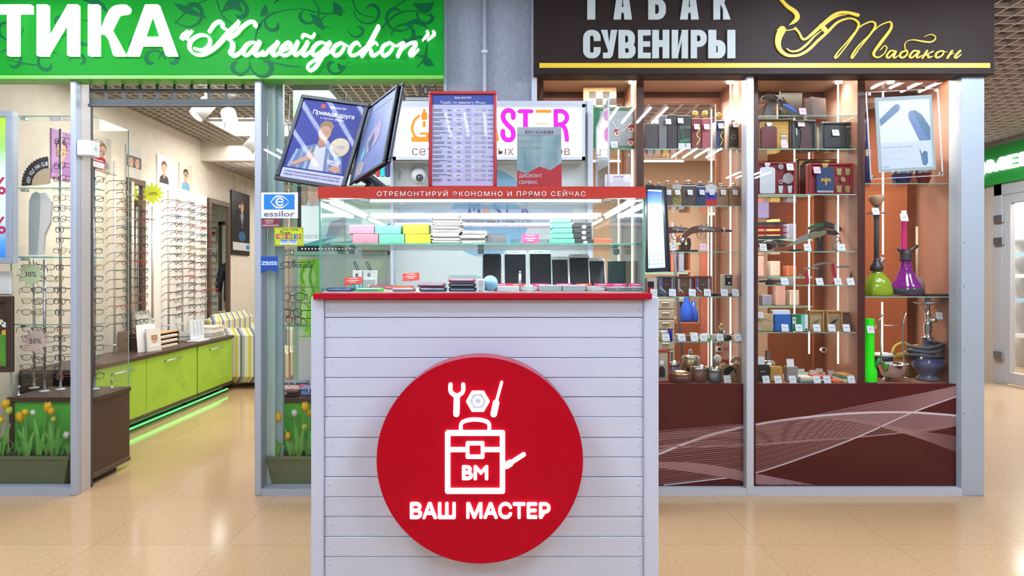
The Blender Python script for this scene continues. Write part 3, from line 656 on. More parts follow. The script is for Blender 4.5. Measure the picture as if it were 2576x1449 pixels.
for px in (915, 1213, 1527):
    x = q(px, 0, 2.5)[0]; b = MB(); b.box(x-.012, x+.012, 2.30, 2.34, sz-.03, sz-.006, CHROME, .003); b.build('shelf_clip', t)
b = MB(); b.box(ca+.006, cb-.006, YC+.006, CBK-.014, ZL+.0001, ZL+.003, mat('case_floor_white', (.72, .78, .78), .4)); b.build('floor_panel', t)
b = MB(); b.box(ca, cb, YC+.02, YC+.075, ct-.004, ct, mat('band_red', (.52, .045, .03), .35)); b.box(ca-.002, cb+.002, YC-.008, YC+.02, cm, ct, mat('band_red', (), 0)); b.build('top_band', t)  # rear flange added to keep the front strip's light off things above
bd = t.children[-1]
b = MB(FR(YC-.008)); (ua, va), (ub, vb) = q(948, 493.5, YC-.009), q(1473, 478, YC-.009)
b.text('ОТРЕМОНТИРУЙ ЭКОНОМНО И ПРЯМО СЕЙЧАС', mat('band_white_letter', (.9, .9, .93), .5), ua, ub, va, vb, .001, 0, .012, 0, 3, 1.25); b.build('lettering', t)
b = MB(); b.box(ca, cb, YC+.076, CBK, ct-.008, ct-.001, glassmat('top_glass', (.9, .97, .95))); b.build('top_glass', t)
for pts in ([(ca+.05, CBK-.05), (cb-.05, CBK-.05)], [(ca+.05, YC+.03), (cb-.05, YC+.03)], [(ca+.03, YC+.03), (ca+.03, CBK-.06)], [(cb-.03, YC+.03), (cb-.03, CBK-.06)]):
    b = MB(); (xa, ya), (xb, yb) = pts; z = cm-.003 if ya != yb else (cm+.004 if ya > 2.2 else cm+.02)
    b.box(xa-.005 if xa == xb else xa, xb+.005 if xa == xb else xb, ya if ya != yb else ya-.005, yb if ya != yb else yb+.005, z-.01, z, LEDC, .002)
    b.build('led_strip', t)
    b = MB(); b.box(xa-.014 if xa == xb else xa, xb+.014 if xa == xb else xb, ya if ya != yb else ya-.014, yb if ya != yb else yb+.014, z+.0005, z+.004, WHITE); b.build('led_light_shield', t)  # opaque cover added over each strip to block its upward light
# --- goods on the upper shelf of the case
def bx(px0, px1, py0, py1, Y, d, m, name, label, cat, group=None, bev=.002, deco=None, z0=None):
    """a box whose front face fills the pixel rectangle at distance Y, standing on height z0"""
    (ua, va), (ub, vb) = q(px0, py1, Y), q(px1, py0, Y)
    if z0 is not None: vb += z0-va; va = z0
    o = T(name, label, cat, ((ua+ub)/2, Y+d/2, va), group)
    b = MB(); b.box(ua, ub, Y, Y+d, va, vb, m, bev); b.build('body', o)
    if deco:
        b = MB(FR(Y)); deco(b, ua, ub, va, vb); b.build('print', o)
    return o, (ua, ub, va, vb)
PINK = mat('pink_card', (.66, .22, .3), .5); MINT = mat('mint_card', (.13, .56, .34), .5); YELC = mat('yellow_card', (.62, .64, .04), .5); TEALC = mat('aqua_card', (.13, .54, .36), .5)
def apple(b, u, v, r, w, m):
    pts = []
    for i in range(28):
        a = 2*math.pi*i/28; x, y = r*math.cos(a), r*math.sin(a)
        k = 1-.16*math.exp(-((a-math.pi/2)/.3)**2)-.1*math.exp(-((a-3*math.pi/2)/.35)**2)
        if (x-1.15*r)**2+(y-.1*r)**2 < (.55*r)**2: x = 1.15*r-math.sqrt((.55*r)**2-(y-.1*r)**2)
        pts.append((u+x*k, v+y*k*1.05))
    b.poly(pts, w, m)
    b.poly([(u+.05*r, v+1.05*r), (u+.15*r, v+1.4*r), (u+.5*r, v+1.7*r), (u+.42*r, v+1.3*r)], w, m)
def notch(b, a, c, v0, v1, dark): b.disc((a+c)/2, v0+.003, .008, .0005, dark, 0, 16, .006)
YB = 2.10
z1 = sz+.0005
for cx, col, nm in ((0, PINK, 'pink'), (1, MINT, 'mint green'), (2, YELC, 'yellow')):
    lo = ((887, 951), (953, 1017), (1019, 1083))[cx]; hi = ((878, 941), (943, 1008), (1014, 1078))[cx]
    _, (a, c2, va, vb) = bx(*lo, 587, 611, YB, .08, col, 'carton', 'small %s carton on the glass shelf of the kiosk case, lower of its pair' % nm, 'box', 'pastel cartons in the display case', z0=z1, deco=lambda b, a, c, v0, v1, m=mat('notch_'+nm[:4], ((.5,.15,.22),(.09,.42,.25),(.46,.48,.03))[cx], .6): notch(b, a, c, v0, v1, m))
    bx(*hi, (563, 564, 560)[cx], 586, YB+.004, .08, col, 'carton', 'small %s carton on the glass shelf of the kiosk case, upper of its pair' % nm, 'box', 'pastel cartons in the display case', z0=vb+.0003)
def papers(px0, px1, py0, py1, Y, label, n, z0=z1):
    (ua, va), (ub, vb) = q(px0, py1, Y), q(px1, py0, Y); h = vb-va; va = z0; vb = va+h; b = MB(); k = h/n
    for i in range(n):
        j = random.uniform(-.006, .006); c = (PAPER, WHITE, mat('cream_sleeve', (.84, .8, .62), .6), mat('grey_sleeve', (.5, .52, .5), .6))[i % 7 % 4 if i % 5 else 3]
        b.box(ua+j, ub+j+random.uniform(-.004, .004), Y+random.uniform(-.003, .003), Y+.1, va+i*k, va+(i+.8)*k, c)
    b.thing('paper_sleeves', label, 'paper sleeves', None, None, 'stuff')
papers(1088, 1158, 535, 611, 2.10, 'tall stack of white paper sleeves on the glass shelf beside the yellow cartons', 26)
papers(1160, 1223, 578, 611, 2.10, 'low stack of white paper sleeves on the glass shelf beside the taller one', 12)
bx(1224, 1273, 587, 611, 2.12, .07, STEEL, 'metal_box', 'silver metal box on the glass shelf beside the paper sleeves', 'box', z0=z1)
o, _ = bx(1285, 1382, 599, 611, 2.13, .07, glassmat('clear_plastic', (.85, .9, .9)), 'plastic_box', 'long clear plastic box behind the pink card on the glass shelf', 'box', z0=z1)
def card(px, py, pw, ph, Y, m, label, name='price_card', rot=0, group='red price cards in the display case', z0=None):
    (ua, va), (ub, vb) = q(px, py+ph, Y), q(px+pw, py, Y)
    if z0 is not None: vb += z0-va; va = z0
    o = T(name, label, 'price card', ((ua+ub)/2, Y, va), group)
    M = frame(((ua+ub)/2, Y, va), (math.cos(R(rot)), 0, math.sin(R(rot))), (0, .28, 1)); w2 = (ub-ua)/2; h = vb-va
    b = MB(M); b.rect(-w2, w2, 0, h, 0, m, .0012); b.build('card', o)
    b = MB(M)
    for k, (f, s) in enumerate(((.78, .5), (.5, .7), (.28, .4))): b.rect(-w2*s, w2*s, h*f, h*(f+.08), .0006, PAPER)
    b.build('print', o)
    b = MB(M); b.rect(-w2*.35, w2*.35, -.004 if z0 is None else .0, h*.12, .003, ACRYL, .008); b.build('clip', o)
    return o
CRED = mat('card_red', (.7, .05, .03), .5); CPINK = mat('card_pink', (.72, .03, .16), .5)
card(1314, 585, 42, 26, 2.10, CPINK, 'pink price card standing on the upper glass shelf of the kiosk case', z0=z1)
z = z1
for i, (a, c, h) in enumerate(((1388, 1446, 12), (1389, 1443, 13), (1390, 1440, 13), (1388, 1438, 13), (1388, 1436, 13))):
    (_, va), (_, vb) = q(0, h, 2.1), q(0, 0, 2.1); hh = vb-va
    _, (_, _, _, z) = bx(a, c, 0, h, 2.10, .08, TEALC, 'flat_box', 'flat aqua box, %s from the bottom of its stack in the kiosk case' % ORD[i], 'box', 'stack of flat aqua boxes', z0=z+.0003)
z = z1; GRAPH = mat('graphite_card', (.035, .045, .045), .45)
for i, (a, c, h) in enumerate(((1447, 1492, 12), (1443, 1489, 13), (1443, 1489, 14), (1444, 1489, 13))):
    _, (_, _, _, z) = bx(a, c, 0, h, 2.10, .08, GRAPH, 'flat_box', 'flat black box, %s from the bottom of its stack in the kiosk case' % ORD[i], 'box', 'stack of flat black boxes', z0=z+.0003, deco=lambda b, a, c, v0, v1: notch(b, a+.004, c+.004, v0, v1, LIGHTG))
bx(1493, 1540, 598, 611, 2.11, .07, mat('coral_card', (.85, .13, .06), .5), 'flat_box', 'coral red flat box at the end of the upper glass shelf in the kiosk case', 'box', z0=z1)
# --- goods on the floor of the case
ZB = ZL+.0036
CASES = {'navy': (.02, .04, .12), 'green': (.12, .7, .06), 'pink': (.6, .2, .22), 'black': (.012, .015, .02), 'red': (.62, .02, .04), 'orange': (.75, .12, .03), 'rose': (.5, .03, .09)}
def phonecase(px0, px1, h, Y, col, label, z0):
    m = mat('case_'+col, CASES[col], .25)
    (ua, _), (ub, _) = q(px0, 0, Y), q(px1, 0, Y); hh = h*Y/F
    o = T('phone_case', label, 'phone case', ((ua+ub)/2, Y+.035, z0), 'phone cases lying on the case floor')
    b = MB(); b.box(ua, ub, Y, Y+.07, z0, z0+hh, m, .004); b.build('shell', o)
    b = MB(); b.box(ua+.006, ub-.006, Y-.001, Y+.05, z0+hh*.32, z0+hh*.72, mat('case_slot', (.05, .02, .03) if col != 'navy' else (.2, .25, .4), .3), .001); b.build('opening', o)
    b = MB(); b.box(ua-.002, ub+.002, Y-.002, Y+.072, z0+hh, z0+hh+.001, ACRYL); b.build('blister', o)
    return z0+hh+.0015
Y0 = 2.005
phonecase(820, 886, 9, Y0, 'navy', 'navy phone case lying at the corner of the kiosk case floor', ZB)
phonecase(894, 958, 9, Y0, 'green', 'bright green phone case lying on the kiosk case floor', ZB)
phonecase(985, 1040, 9, Y0, 'pink', 'dusty pink phone case lying on the kiosk case floor', ZB)
z = phonecase(1054, 1122, 10, Y0, 'black', 'black phone case under a red one on the kiosk case floor', ZB)
phonecase(1050, 1118, 9, Y0+.003, 'rose', 'rose red phone case on top of a black one', z)
phonecase(928, 985, 9, Y0+.1, 'red', 'red phone case lying behind the green one', ZB+.006)
phonecase(968, 1035, 9, Y0+.08, 'orange', 'orange phone case lying behind the dusty pink one', ZB+.004)
z = ZB
for i, c in enumerate(('black', 'black', 'rose')):
    z = phonecase(1128, 1198-2*i, 10, Y0, c, '%s phone case, %s from the bottom of the tall stack in the kiosk case' % (c if c != 'rose' else 'plum red', ORD[i]), z)
for i in range(3):
    (ua, _), (ub, _) = q(1126+2*i, 0, Y0), q(1216-8*i, 0, Y0)
    b = MB(); b.box(ua, ub, Y0+.01, Y0+.1, z+.0035*i+.0005, z+.0035*i+.003, glassmat('blister_plastic', (.8, .88, .88), 1, 1.5), .001)
    b.thing('blister_pack', 'clear blister pack, %s from the bottom on top of the phone case stack' % ORD[i], 'blister pack', 'clear packs on the case stack')
def cablebox(px0, px1, py0, py1, Y, side, label):
    o, (a, c, v0, v1) = bx(px0, px1, py0, py1, Y, .03, WHITE, 'cable_box', label, 'box', 'cable boxes in the display case', .0008, z0=ZB,
        deco=lambda b, a, c, v0, v1: (b.rect(a+.001, c-.001, v0+.001, v0+(v1-v0)*.55, .0004, side), apple(b, (a+c)/2, v0+(v1-v0)*.78, .0062, .0005, GREYP), b.rect((a+c)/2-.004, (a+c)/2+.004, v0+.012, v0+.022, .0006, PAPER)))
    b = MB(); m = (a+c)/2
    b.tube(smooth([(m-.002, Y+.015, v1), (m-.012, Y+.015, v1+.02), (m-.014, Y+.015, v1+.028), (m-.008, Y+.015, v1+.028), (m+.004, Y+.015, v1)], 5), .0016, BLACK, 5); b.build('hang_loop', o)
cablebox(887, 909, 671, 722, 2.10, mat('box_teal', (.02, .5, .62), .5), 'white cable box with a teal band and black loop in the kiosk case')
cablebox(912, 945, 671, 722, 2.11, mat('box_grey', (.42, .45, .48), .5), 'white cable box with a grey band and black loop in the kiosk case')
card(866, 697, 44, 19, 2.04, CRED, 'red price card standing before the two cable boxes', rot=3)
card(1013, 686, 42, 20, 2.06, CRED, 'red price card standing above the orange and pink phone cases', rot=3)
# phones
SCRN = mat('phone_screen', (.012, .016, .022), .08, noise=((30, 30, 30), .35, (.05, .06, .075)))
def phone(px0, px1, py0, py1, Y, m, label, lean=0):
    (ua, va), (ub, vb) = q(px0, py1, Y), q(px1, py0, Y); w2 = (ub-ua)/2; h = vb-ZB
    o = T('smartphone', label, 'phone', ((ua+ub)/2, Y, ZB), 'phones standing in the display case')
    M = frame(((ua+ub)/2, Y, ZB), (1, 0, 0), (lean, .3, 1)); b = MB(M); r = w2*.28
    rr = [(sx*(w2-r)+r*math.cos(R(a)), (h-r if sy > 0 else r)+r*math.sin(R(a))) for sx, sy, a0 in ((1, 1, 0), (-1, 1, 90), (-1, -1, 180), (1, -1, 270)) for a in range(a0, a0+91, 30)]
    b.poly(rr, .003, m, .007); b.build('body', o)
    t_, bt = (h*.9, h*.14) if m is not BLACK else (h*.95, h*.06)
    b = MB(M); b.rect(-w2*.9, w2*.9, bt, t_, .0034, SCRN); b.build('screen', o)
    b = MB(M); b.rect(-w2*.18, w2*.18, (t_+h)/2-.001, (t_+h)/2+.0006, .0035, GREYP); b.disc(-w2*.42, (t_+h)/2, .0013, .0035, GREYP, 0, 8)
    if m is not BLACK: b.ring(0, bt/2, .0032, .004, .0035, LIGHTG, 0, 16)
    b.build('speaker_and_button', o)
PHW = mat('phone_white', (.85, .86, .88), .25)
phone(1214, 1261, 634, 726, 2.16, BLACK, 'black smartphone standing behind the pale blue ball in the kiosk case')
phone(1267, 1326, 625, 726, 2.17, PHW, 'large white smartphone, beside the black one in the kiosk case', .02)
phone(1331, 1390, 624, 722, 2.17, PHW, 'large white smartphone with a cracked screen, second white one from the black phone', .03)
phone(1388, 1432, 641, 720, 2.15, PHW, 'small white smartphone between two larger ones in the kiosk case', .04)
phone(1432, 1486, 635, 720, 2.16, PHW, 'mid-sized white smartphone leaning, second from the end of the phone row', .05)
phone(1483, 1525, 645, 720, 2.15, PHW, 'small white smartphone at the end of the phone row', .03)
bx(1530, 1575, 640, 712, 2.3, .02, mat('smoky_case', (.03, .05, .05), .2), 'tablet_case', 'dark smoky case standing behind the pink cards at the end of the phone row', 'case', z0=ZB)
for i, px in enumerate((1242, 1281, 1340, 1400, 1449, 1495, 1536, 1583)):
    card(px, 702, 40, 20, 2.065, CRED if i in (1, 4) else CPINK, '%s card from the black phone in the row of small pink price cards' % ORD[i], z0=ZB, group='low price cards before the phones')
b = MB(); cc = P(1233, 713, 2.03); b.ball((cc.x, 2.03, ZB+.0262), .026, mat('pale_blue_ball', (.3, .62, .85), .2), 24); b.thing('toy_ball', 'pale blue shiny ball on the kiosk case floor beside the black stack', 'ball')
o, (a, c, v0, v1) = bx(1201, 1219, 699, 731, 1.995, .02, WHITE, 'charger', 'small white charger block standing beside the pale blue ball', 'charger', None, .004, z0=ZB, deco=lambda b, a, c, v0, v1: b.line('SMARTUAE', MIDG, (a+c)/2, (v0+v1)/2, .0024, .0006, maxw=.016))
bx(1250, 1306, 716, 729, 2.02, .05, WHITE, 'white_carton', 'small white carton beside the pale blue ball on the kiosk case floor', 'box', 'white cartons on the case floor', z0=ZB)
bx(1359, 1413, 711, 727, 2.015, .05, mat('grey_carton', (.5, .54, .56), .5), 'white_carton', 'grey-fronted carton below the second white smartphone', 'box', 'white cartons on the case floor', z0=ZB)
bx(1416, 1472, 711, 727, 2.015, .05, mat('grey_carton', (.5, .54, .56), .5), 'white_carton', 'grey-fronted carton below the leaning white smartphone', 'box', 'white cartons on the case floor', z0=ZB)
for i, (a, c) in enumerate(((1533, 1573), (1574, 1616))):
    bx(a, c, 716, 727, 2.01, .05, mat('slate_carton', (.2, .22, .23), .5), 'flat_box', 'dark grey flat box on the case floor, %s' % ('inner of the two' if i == 0 else 'outer one at the glass corner'), 'box', 'dark grey boxes on the case floor', z0=ZB, deco=lambda b, a, c, v0, v1: (b.ring((a+c)/2, (v0+v1)/2, .003, .0038, .0005, LIGHTG, 0, 12), b.rect((a+c)/2-.009, (a+c)/2+.009, (v0+v1)/2-.0005, (v0+v1)/2+.0005, .0006, LIGHTG)))
for i, (a, c) in enumerate(((1308, 1354), (1476, 1526))):
    b = MB(); (ua, _), (ub, _) = q(a, 0, 2.02), q(c, 0, 2.02); m = (ua+ub)/2
    for k in range(4): b.tube([(m+(ub-ua)*.45*math.cos(R(20*j)), 2.045+.018*math.sin(R(20*j))+.002*k, ZB+.003+.004*k) for j in range(18)], .0016, WHITE, 5, closed=True)
    b.box(ua, ub, 2.02, 2.07, ZB, ZB+.018, glassmat('clear_plastic', (.85, .9, .9)))
    b.thing('coiled_cable', 'coiled white cable in a clear packet %s' % ('next to the small white carton' if i == 0 else 'between the grey cartons and the dark boxes'), 'cable', 'white cables on the case floor')
b = MB(); cc = P(1308, 0, 2.04); b.tube([(cc.x, 2.04, ZB+.02), (cc.x, 2.04, ZB+.058)], .0045, WHITE, 10); b.tube([(cc.x, 2.04, ZB+.058), (cc.x, 2.04, ZB+.066)], .003, STEEL, 8); b.thing('small_bottle', 'thin white stick standing upright before the first large white smartphone', 'stick')
# ---------------------------------------------------------------- things standing on top of the case
ZT = ct
def quadframe(pTL, pTR, pBL): return frame(pBL, pTR-pTL, pTL-pBL), (pTR-pTL).length, (pTL-pBL).length
def border(b, w, h, t, m, d, r=.012):
    b.box(0, w, 0, t, -d, d, m, .002); b.box(0, w, h-t, h, -d, d, m, .002); b.box(0, t, t, h-t, -d, d, m, .002); b.box(w-t, w, t, h-t, -d, d, m, .002)
FRB = mat('frame_navy_black', (.008, .010, .024), .4, spec=.3); POSTB = mat('poster_blue', (.015, .03, .24), .45, spec=.2, noise=((5, 5, 5), .8, (.045, .07, .38))); PLAS = glassmat('poster_sleeve', (.97, .97, .98), .25, 1.25)
stand = T('flip_poster_stand', 'desktop flip stand with dark framed poster panels fanned open on top of the kiosk case', 'poster stand', (q(985, 0, 2.2)[0], 2.2, ZT))
TL, TR, BL = P(767, 240, 2.17), P(938, 263, 2.13), P(690, 452, 2.09)
M, w_, h_ = quadframe(TL, TR, BL); 
b = MB(M); border(b, w_, h_, .014, FRB, .006); b.rect(.01, w_-.01, .01, h_-.01, -.003, FRB, .002); b.build('panel_frame', stand)
b = MB(M); b.rect(.014, w_-.014, .014, h_-.014, 0, POSTB); W2, H2 = w_, h_
b.rect(.015, w_-.015, .015, .05, .0006, mat('poster_lilac', (.55, .58, .85), .4))
for k, s in enumerate(('ЕСЛИ ПО ВАШЕЙ РЕКОМЕНДАЦИИ К НАМ ОБРАТИТЬСЯ', 'ВАШ ДРУГ, ТО И ОН, И ВЫ ПОЛУЧАЕТЕ ОТ НАС СКИДКУ 10%')): b.line(s, NAVY, w_/2, .036-.011*k, .0055, .001, .01, maxw=w_*.78)
b.line('Приведи друга', PAPER, w_*.54, h_*.80, .0155, .001, .03, maxw=w_*.6); b.line('и получи скидку', PAPER, w_*.54, h_*.755, .008, .001, maxw=w_*.36)
b.line('ВАШ МАСТЕР', PAPER, w_*.58, h_*.89, .0065, .001, .03, maxw=w_*.28); b.disc(w_*.36, h_*.9, .009, .001, mat('poster_red', (.6, .05, .07), .5), 0, 20)
b.disc(w_*.76, h_*.46, .035, .0008, mat('poster_gold', (.62, .52, .32), .4), 0, 28); b.line('-10%', mat('poster_pale_blue', (.45, .5, .8), .5), w_*.76, h_*.445, .012, .0012, .02)
# printed man in a checked shirt
SHIRT = mat('printed_check_blue', (.1, .2, .42), .5); SHIRT2 = mat('printed_check_grey', (.28, .3, .42), .5); TEE = mat('printed_white_tee', (.62, .64, .82), .5)
def pm(pts): return [(x*w_, y*h_) for x, y in pts]
b.poly(pm([(.1,.17),(.14,.3),(.24,.41),(.42,.46),(.56,.46),(.7,.42),(.84,.34),(.9,.17)]), .0008, SHIRT)
for k in range(7): b.poly(pm([(.12+.11*k,.17),(.16+.11*k,.17),(.2+.09*k,.38),(.17+.09*k,.38)]), .00095, SHIRT2 if k % 2 else mat('printed_check_light', (.3, .42, .65), .5))
b.poly(pm([(.42,.17),(.43,.45),(.49,.42),(.57,.45),(.63,.17)]), .0011, TEE); b.poly(pm([(.44,.46),(.445,.52),(.56,.52),(.555,.46),(.5,.425)]), .0013, SKIN2)
b.disc(.5*w_, .595*h_, .07*w_*1.25, .0015, SKIN, 0, 28, .088*h_); b.poly(pm([(.41,.62),(.405,.69),(.45,.735),(.54,.735),(.6,.69),(.59,.62),(.565,.665),(.5,.675),(.44,.665)]), .0017, mat('printed_fair_hair', (.36, .22, .12), .6))
for x in (.465, .54): b.rect((x-.02)*w_, (x+.02)*w_, .61*h_, .615*h_, .0019, HAIR); b.rect((x-.012)*w_, (x+.012)*w_, .597*h_, .602*h_, .0019, HAIR)
b.stroke(pm([(.46,.545),(.505,.532),(.55,.548)]), .0028, .0019, PAPER); b.stroke(pm([(.505,.6),(.495,.572),(.515,.572)]), .0012, .0019, SKIN2)
b.poly(pm([(.14,.2),(.2,.19),(.36,.26),(.44,.3),(.42,.36),(.36,.345),(.32,.305)]), .0018, SKIN); b.stroke(pm([(.37,.33),(.375,.37),(.385,.4)]), .008, .0019, SKIN)
for k in range(4): b.stroke(pm([(.39,.345-.02*k),(.44,.34-.02*k)]), .0055, .002, SKIN2 if k % 2 else SKIN)
b.poly(pm([(.64,.31),(.82,.29),(.83,.24),(.66,.26)]), .0018, TEE); b.line('1ОН', NAVY, .73*w_, .262*h_, .008, .002); b.poly(pm([(.7,.2),(.8,.17),(.87,.19),(.83,.26),(.74,.25)]), .0017, SKIN)
b.build('poster', stand); b = MB(M); b.rect(.014, w_-.014, .014, h_-.014, .0035, PLAS); b.build('sleeve', stand)
TL2, TR2, BL2 = P(938, 264, 2.13), P(1026, 196, 1.98), P(880, 467, 2.06)
M, w_, h_ = quadframe(TL2, TR2, BL2); b = MB(M); border(b, w_, h_, .012, FRB, .004); b.rect(.01, w_-.01, .01, h_-.01, -.003, FRB, .002); b.build('panel_frame', stand)
b = MB(M); b.rect(.012, w_-.012, .012, h_-.012, 0, mat('poster_blue_grey', (.1, .15, .4), .3, noise=((6, 6, 6), .8, (.3, .36, .6))))
b.poly([(w_*x, h_*y) for x, y in ((.3,.5),(.66,.68),(.7,.5),(.62,.38),(.36,.3))], .0008, mat('poster_mauve', (.4, .3, .42), .5)); b.poly([(w_*x, h_*y) for x, y in ((.36,.44),(.5,.56),(.54,.44),(.44,.3))], .001, NAVY)
b.poly([(w_*x, h_*y) for x, y in ((.2,.32),(.3,.42),(.32,.32),(.24,.22))], .001, mat('poster_aqua', (.1, .5, .6), .5)); b.disc(w_*.24, h_*.15, .026, .001, mat('poster_gold_dim', (.36, .32, .32), .5), 0, 24)
b.rect(w_*.12, w_*.9, h_*.86, h_*.87, .001, LIGHTG); b.build('poster', stand)
b = MB(M); b.rect(.012, w_-.012, .012, h_-.012, .0035, PLAS); b.build('sleeve', stand)
o2 = Vector((.012, .012, .0)); M2 = Matrix.Translation((.02, -.006, .004)) @ M
b = MB(M2); border(b, w_, h_, .012, FRB, .004); b.rect(.01, w_-.01, .01, h_-.01, 0, FRB, .003); b.build('panel_frame', stand)
b = MB(); p0 = P(900, 440, 2.08); p1 = P(1010, 467, 2.4)
b.tube([(p0.x, 2.1, p0.z+.01), ((p0.x+p1.x)/2, 2.24, ZT+.035), (p1.x, 2.42, ZT+.006)], [.022, .018, .010], FRB, 8); b.build('foot', stand)
b = MB(); b.tube([(p0.x+.02, 2.09, ZT+.002), (p0.x+.03, 2.14, ZT+.03)], .012, FRB, 8); b.build('hinge', stand)
# red framed price list
PY = 2.04
t = T('price_list_frame', 'red framed price list standing on top of the kiosk case beside the flip stand', 'price list', (q(1164, 0, PY)[0], PY, ZT))
(ua, va), (ub, vb) = q(1078, 468, PY), q(1250, 226, PY); va = ZT+.001; M = frame((ua, PY, va), (1, 0, 0), (0, .05, 1)); w_, h_ = ub-ua, vb-va
b = MB(M); border(b, w_, h_, .011, mat('frame_crimson', (.42, .008, .025), .28), .006); b.build('frame', t)
b = MB(M); b.rect(.01, w_-.01, .01, h_-.01, 0, mat('sheet_lilac', (.56, .6, .9), .5), .002); b.rect(.011, w_-.011, h_*.865, h_-.011, .0005, mat('sheet_navy', (.045, .09, .42), .4))
b.line('Прайс по ремонту iPhone', PAPER, w_/2, h_*.872, .0092, .001, .012, maxw=w_*.74); b.line('ВАШ МАСТЕР', PAPER, w_*.5, h_*.925, .006, .001, .03)
ROWS = [('Замена стекла', '900р', '1200р', '31500'), ('Замена дисплея', '4000р', '4700р', '13500р'), ('Замена тачскрина', '2500р', '2500р', '21000р'), ('Замена аккумулятора', '900р', '1200р', '4500р'), ('Ремонт основной платы', 'от 1000р', 'от 1000р', 'от 2500'), ('Замена кнопки', '900р', '1200р', '4100р'), ('Замена разъема зарядки', '900р', '1200р', '3900р'), ('Замена корпуса', '500р', '1800р', '13000р'), ('Замена микрофона', '900р', '1200р', '3900р'), ('Замена кнопки', '700р', '900р', '—'),
        ('Замена кнопки громкости', '1200р', '1300р', 'от 4000'), ('Замена основной камеры', '1200р', '1300р', 'от 4000'), ('Замена передней камеры', '900р', '1200р', 'от 4000'), ('Замена датчика', '1200р', '1200р', '3900р'), ('Замена слухового динамика', '900р', '1200р', '3700р'), ('Диагностика', '490р', '790р', '1490р')]
CELL = mat('sheet_cell', (.74, .76, .95), .6)
for i, rw in enumerate(ROWS):
    v = h_*.80-i*h_*.0475
    if i % 2 == 0:
        for cx in (.43, .71): b.rect(w_*(cx-.07), w_*(cx+.07), v-.004, v+.0085, .0004, CELL)
    for k in range(2): b.rect(w_*.06, w_*(.2+.03*((i+k) % 3)-.04*k), v+.004-.005*k, v+.0062-.005*k, .0007, GREYP)
    for cx, s in ((.3, rw[1]), (.44, rw[2]), (.9, rw[3])): b.line(s, GREYP, w_*cx, v, .0046, .0008, maxw=w_*.11)
    for cx in (.58, .71, .80): 
        for k in range(2): b.rect(w_*(cx-.045), w_*(cx+.035), v+.0045-.005*k, v+.0065-.005*k, .0007, MIDG)
b.build('sheet', t); b = MB(M); b.rect(.01, w_-.01, .01, h_-.01, .003, PLAS); b.build('sleeve', t)
b = MB(M)
for x in (.03, w_-.04): b.box(x, x+.012, -.0005, .006, -.008, .008, ALU2, .001)
b.build('feet', t)
# acrylic poster holder with the phone number
PY = 2.03
t = T('poster_holder', 'clear acrylic holder with a teal and red poster topped by a phone number', 'poster', (q(1356, 0, PY)[0], PY, ZT))
(ua, va), (ub, vb) = q(1301, 468, PY), q(1413, 317, PY); va = ZT+.001; M = frame((ua, PY, va), (1, 0, 0), (0, .06, 1)); w_, h_ = ub-ua, vb-va
b = MB(M); b.rect(0, w_, 0, h_, 0, mat('poster_teal_glare', (.04, .24, .29), .35, noise=((24, 2, 7), .95, (.55, .68, .72))), .002)  # pale streaks mixed into the teal imitate white glare on the poster
b.poly([(0, 0), (w_, 0), (w_, h_*.42), (w_*.75, h_*.3), (w_*.5, h_*.36), (w_*.2, h_*.24), (0, h_*.3)], .0006, mat('poster_red2', (.62, .03, .05), .4))
b.rect(0, w_, h_*.865, h_*.995, .0008, mat('strip_grey', (.5, .53, .62), .5)); b.line('89214244284', mat('ink_black', (.02, .02, .03), .6), w_/2, h_*.885, .0125, .0012, 0, maxw=w_*.96)
for k, s in enumerate(('ЗВОНИТЕ,', 'Я РЯДОМ!')): b.line(s, mat('poster_soft_white', (.62, .72, .76), .5), .006, h_*(.745-.09*k), .0105, .0012, .012, mid=False, maxw=w_*.62)
for k, s in enumerate(('ДИСКОНТ', 'СЕРВИС', 'ВАШ МАСТЕР')): b.line(s, PAPER, .006, h_*(.165-.105*k)+.004, .011, .0012, .012, mid=False, maxw=w_*.7)
b.build('poster', t); b = MB(M); b.rect(-.001, w_+.001, 0, h_+.003, .004, ACRYL, .0015); b.rect(0, w_, 0, .004, .004, ACRYL, .04); b.build('holder', t)
# leaning acrylic sheet seen almost edge-on
t = T('acrylic_display', 'clear acrylic display sheet seen almost edge-on near the corner of the kiosk case', 'poster', (q(1515, 0, 2.1)[0], 2.1, ZT))
pA, pB, pC, pD = P(1530, 246, 2.0), P(1500, 318, 2.2), P(1503, 466, 2.2), P(1533, 466, 2.0)
M, w_, h_ = quadframe(Vector((pB.x, 2.2, pA.z)), Vector((pA.x, 2.0, pA.z)), Vector((pB.x, 2.2, ZT+.001)))
b = MB(M); b.poly([(0, 0), (w_, 0), (w_, h_), (w_*.02, h_*.83)], 0, ACRYL, .004); b.stroke([(w_, 0), (w_, h_), (0, h_*.83), (0, 0)], .004, .0005, ALU2, .005, 1); b.build('sheet', t)
b = MB(M); b.poly([(.006, h_*.3), (w_-.006, h_*.26), (w_-.006, h_*.92), (.006, h_*.78)], -.005, mat('leaflet_white', (.8, .78, .78), .5))
for k in range(5): b.poly([(w_*.2, h_*(.42+.08*k)), (w_*.8, h_*(.42+.085*k)), (w_*.8, h_*(.455+.085*k)), (w_*.2, h_*(.455+.08*k))], -.0045, mat('leaflet_red', (.72, .22, .16), .5) if k % 2 else mat('leaflet_orange', (.85, .45, .25), .5))
b.build('leaflet', t)
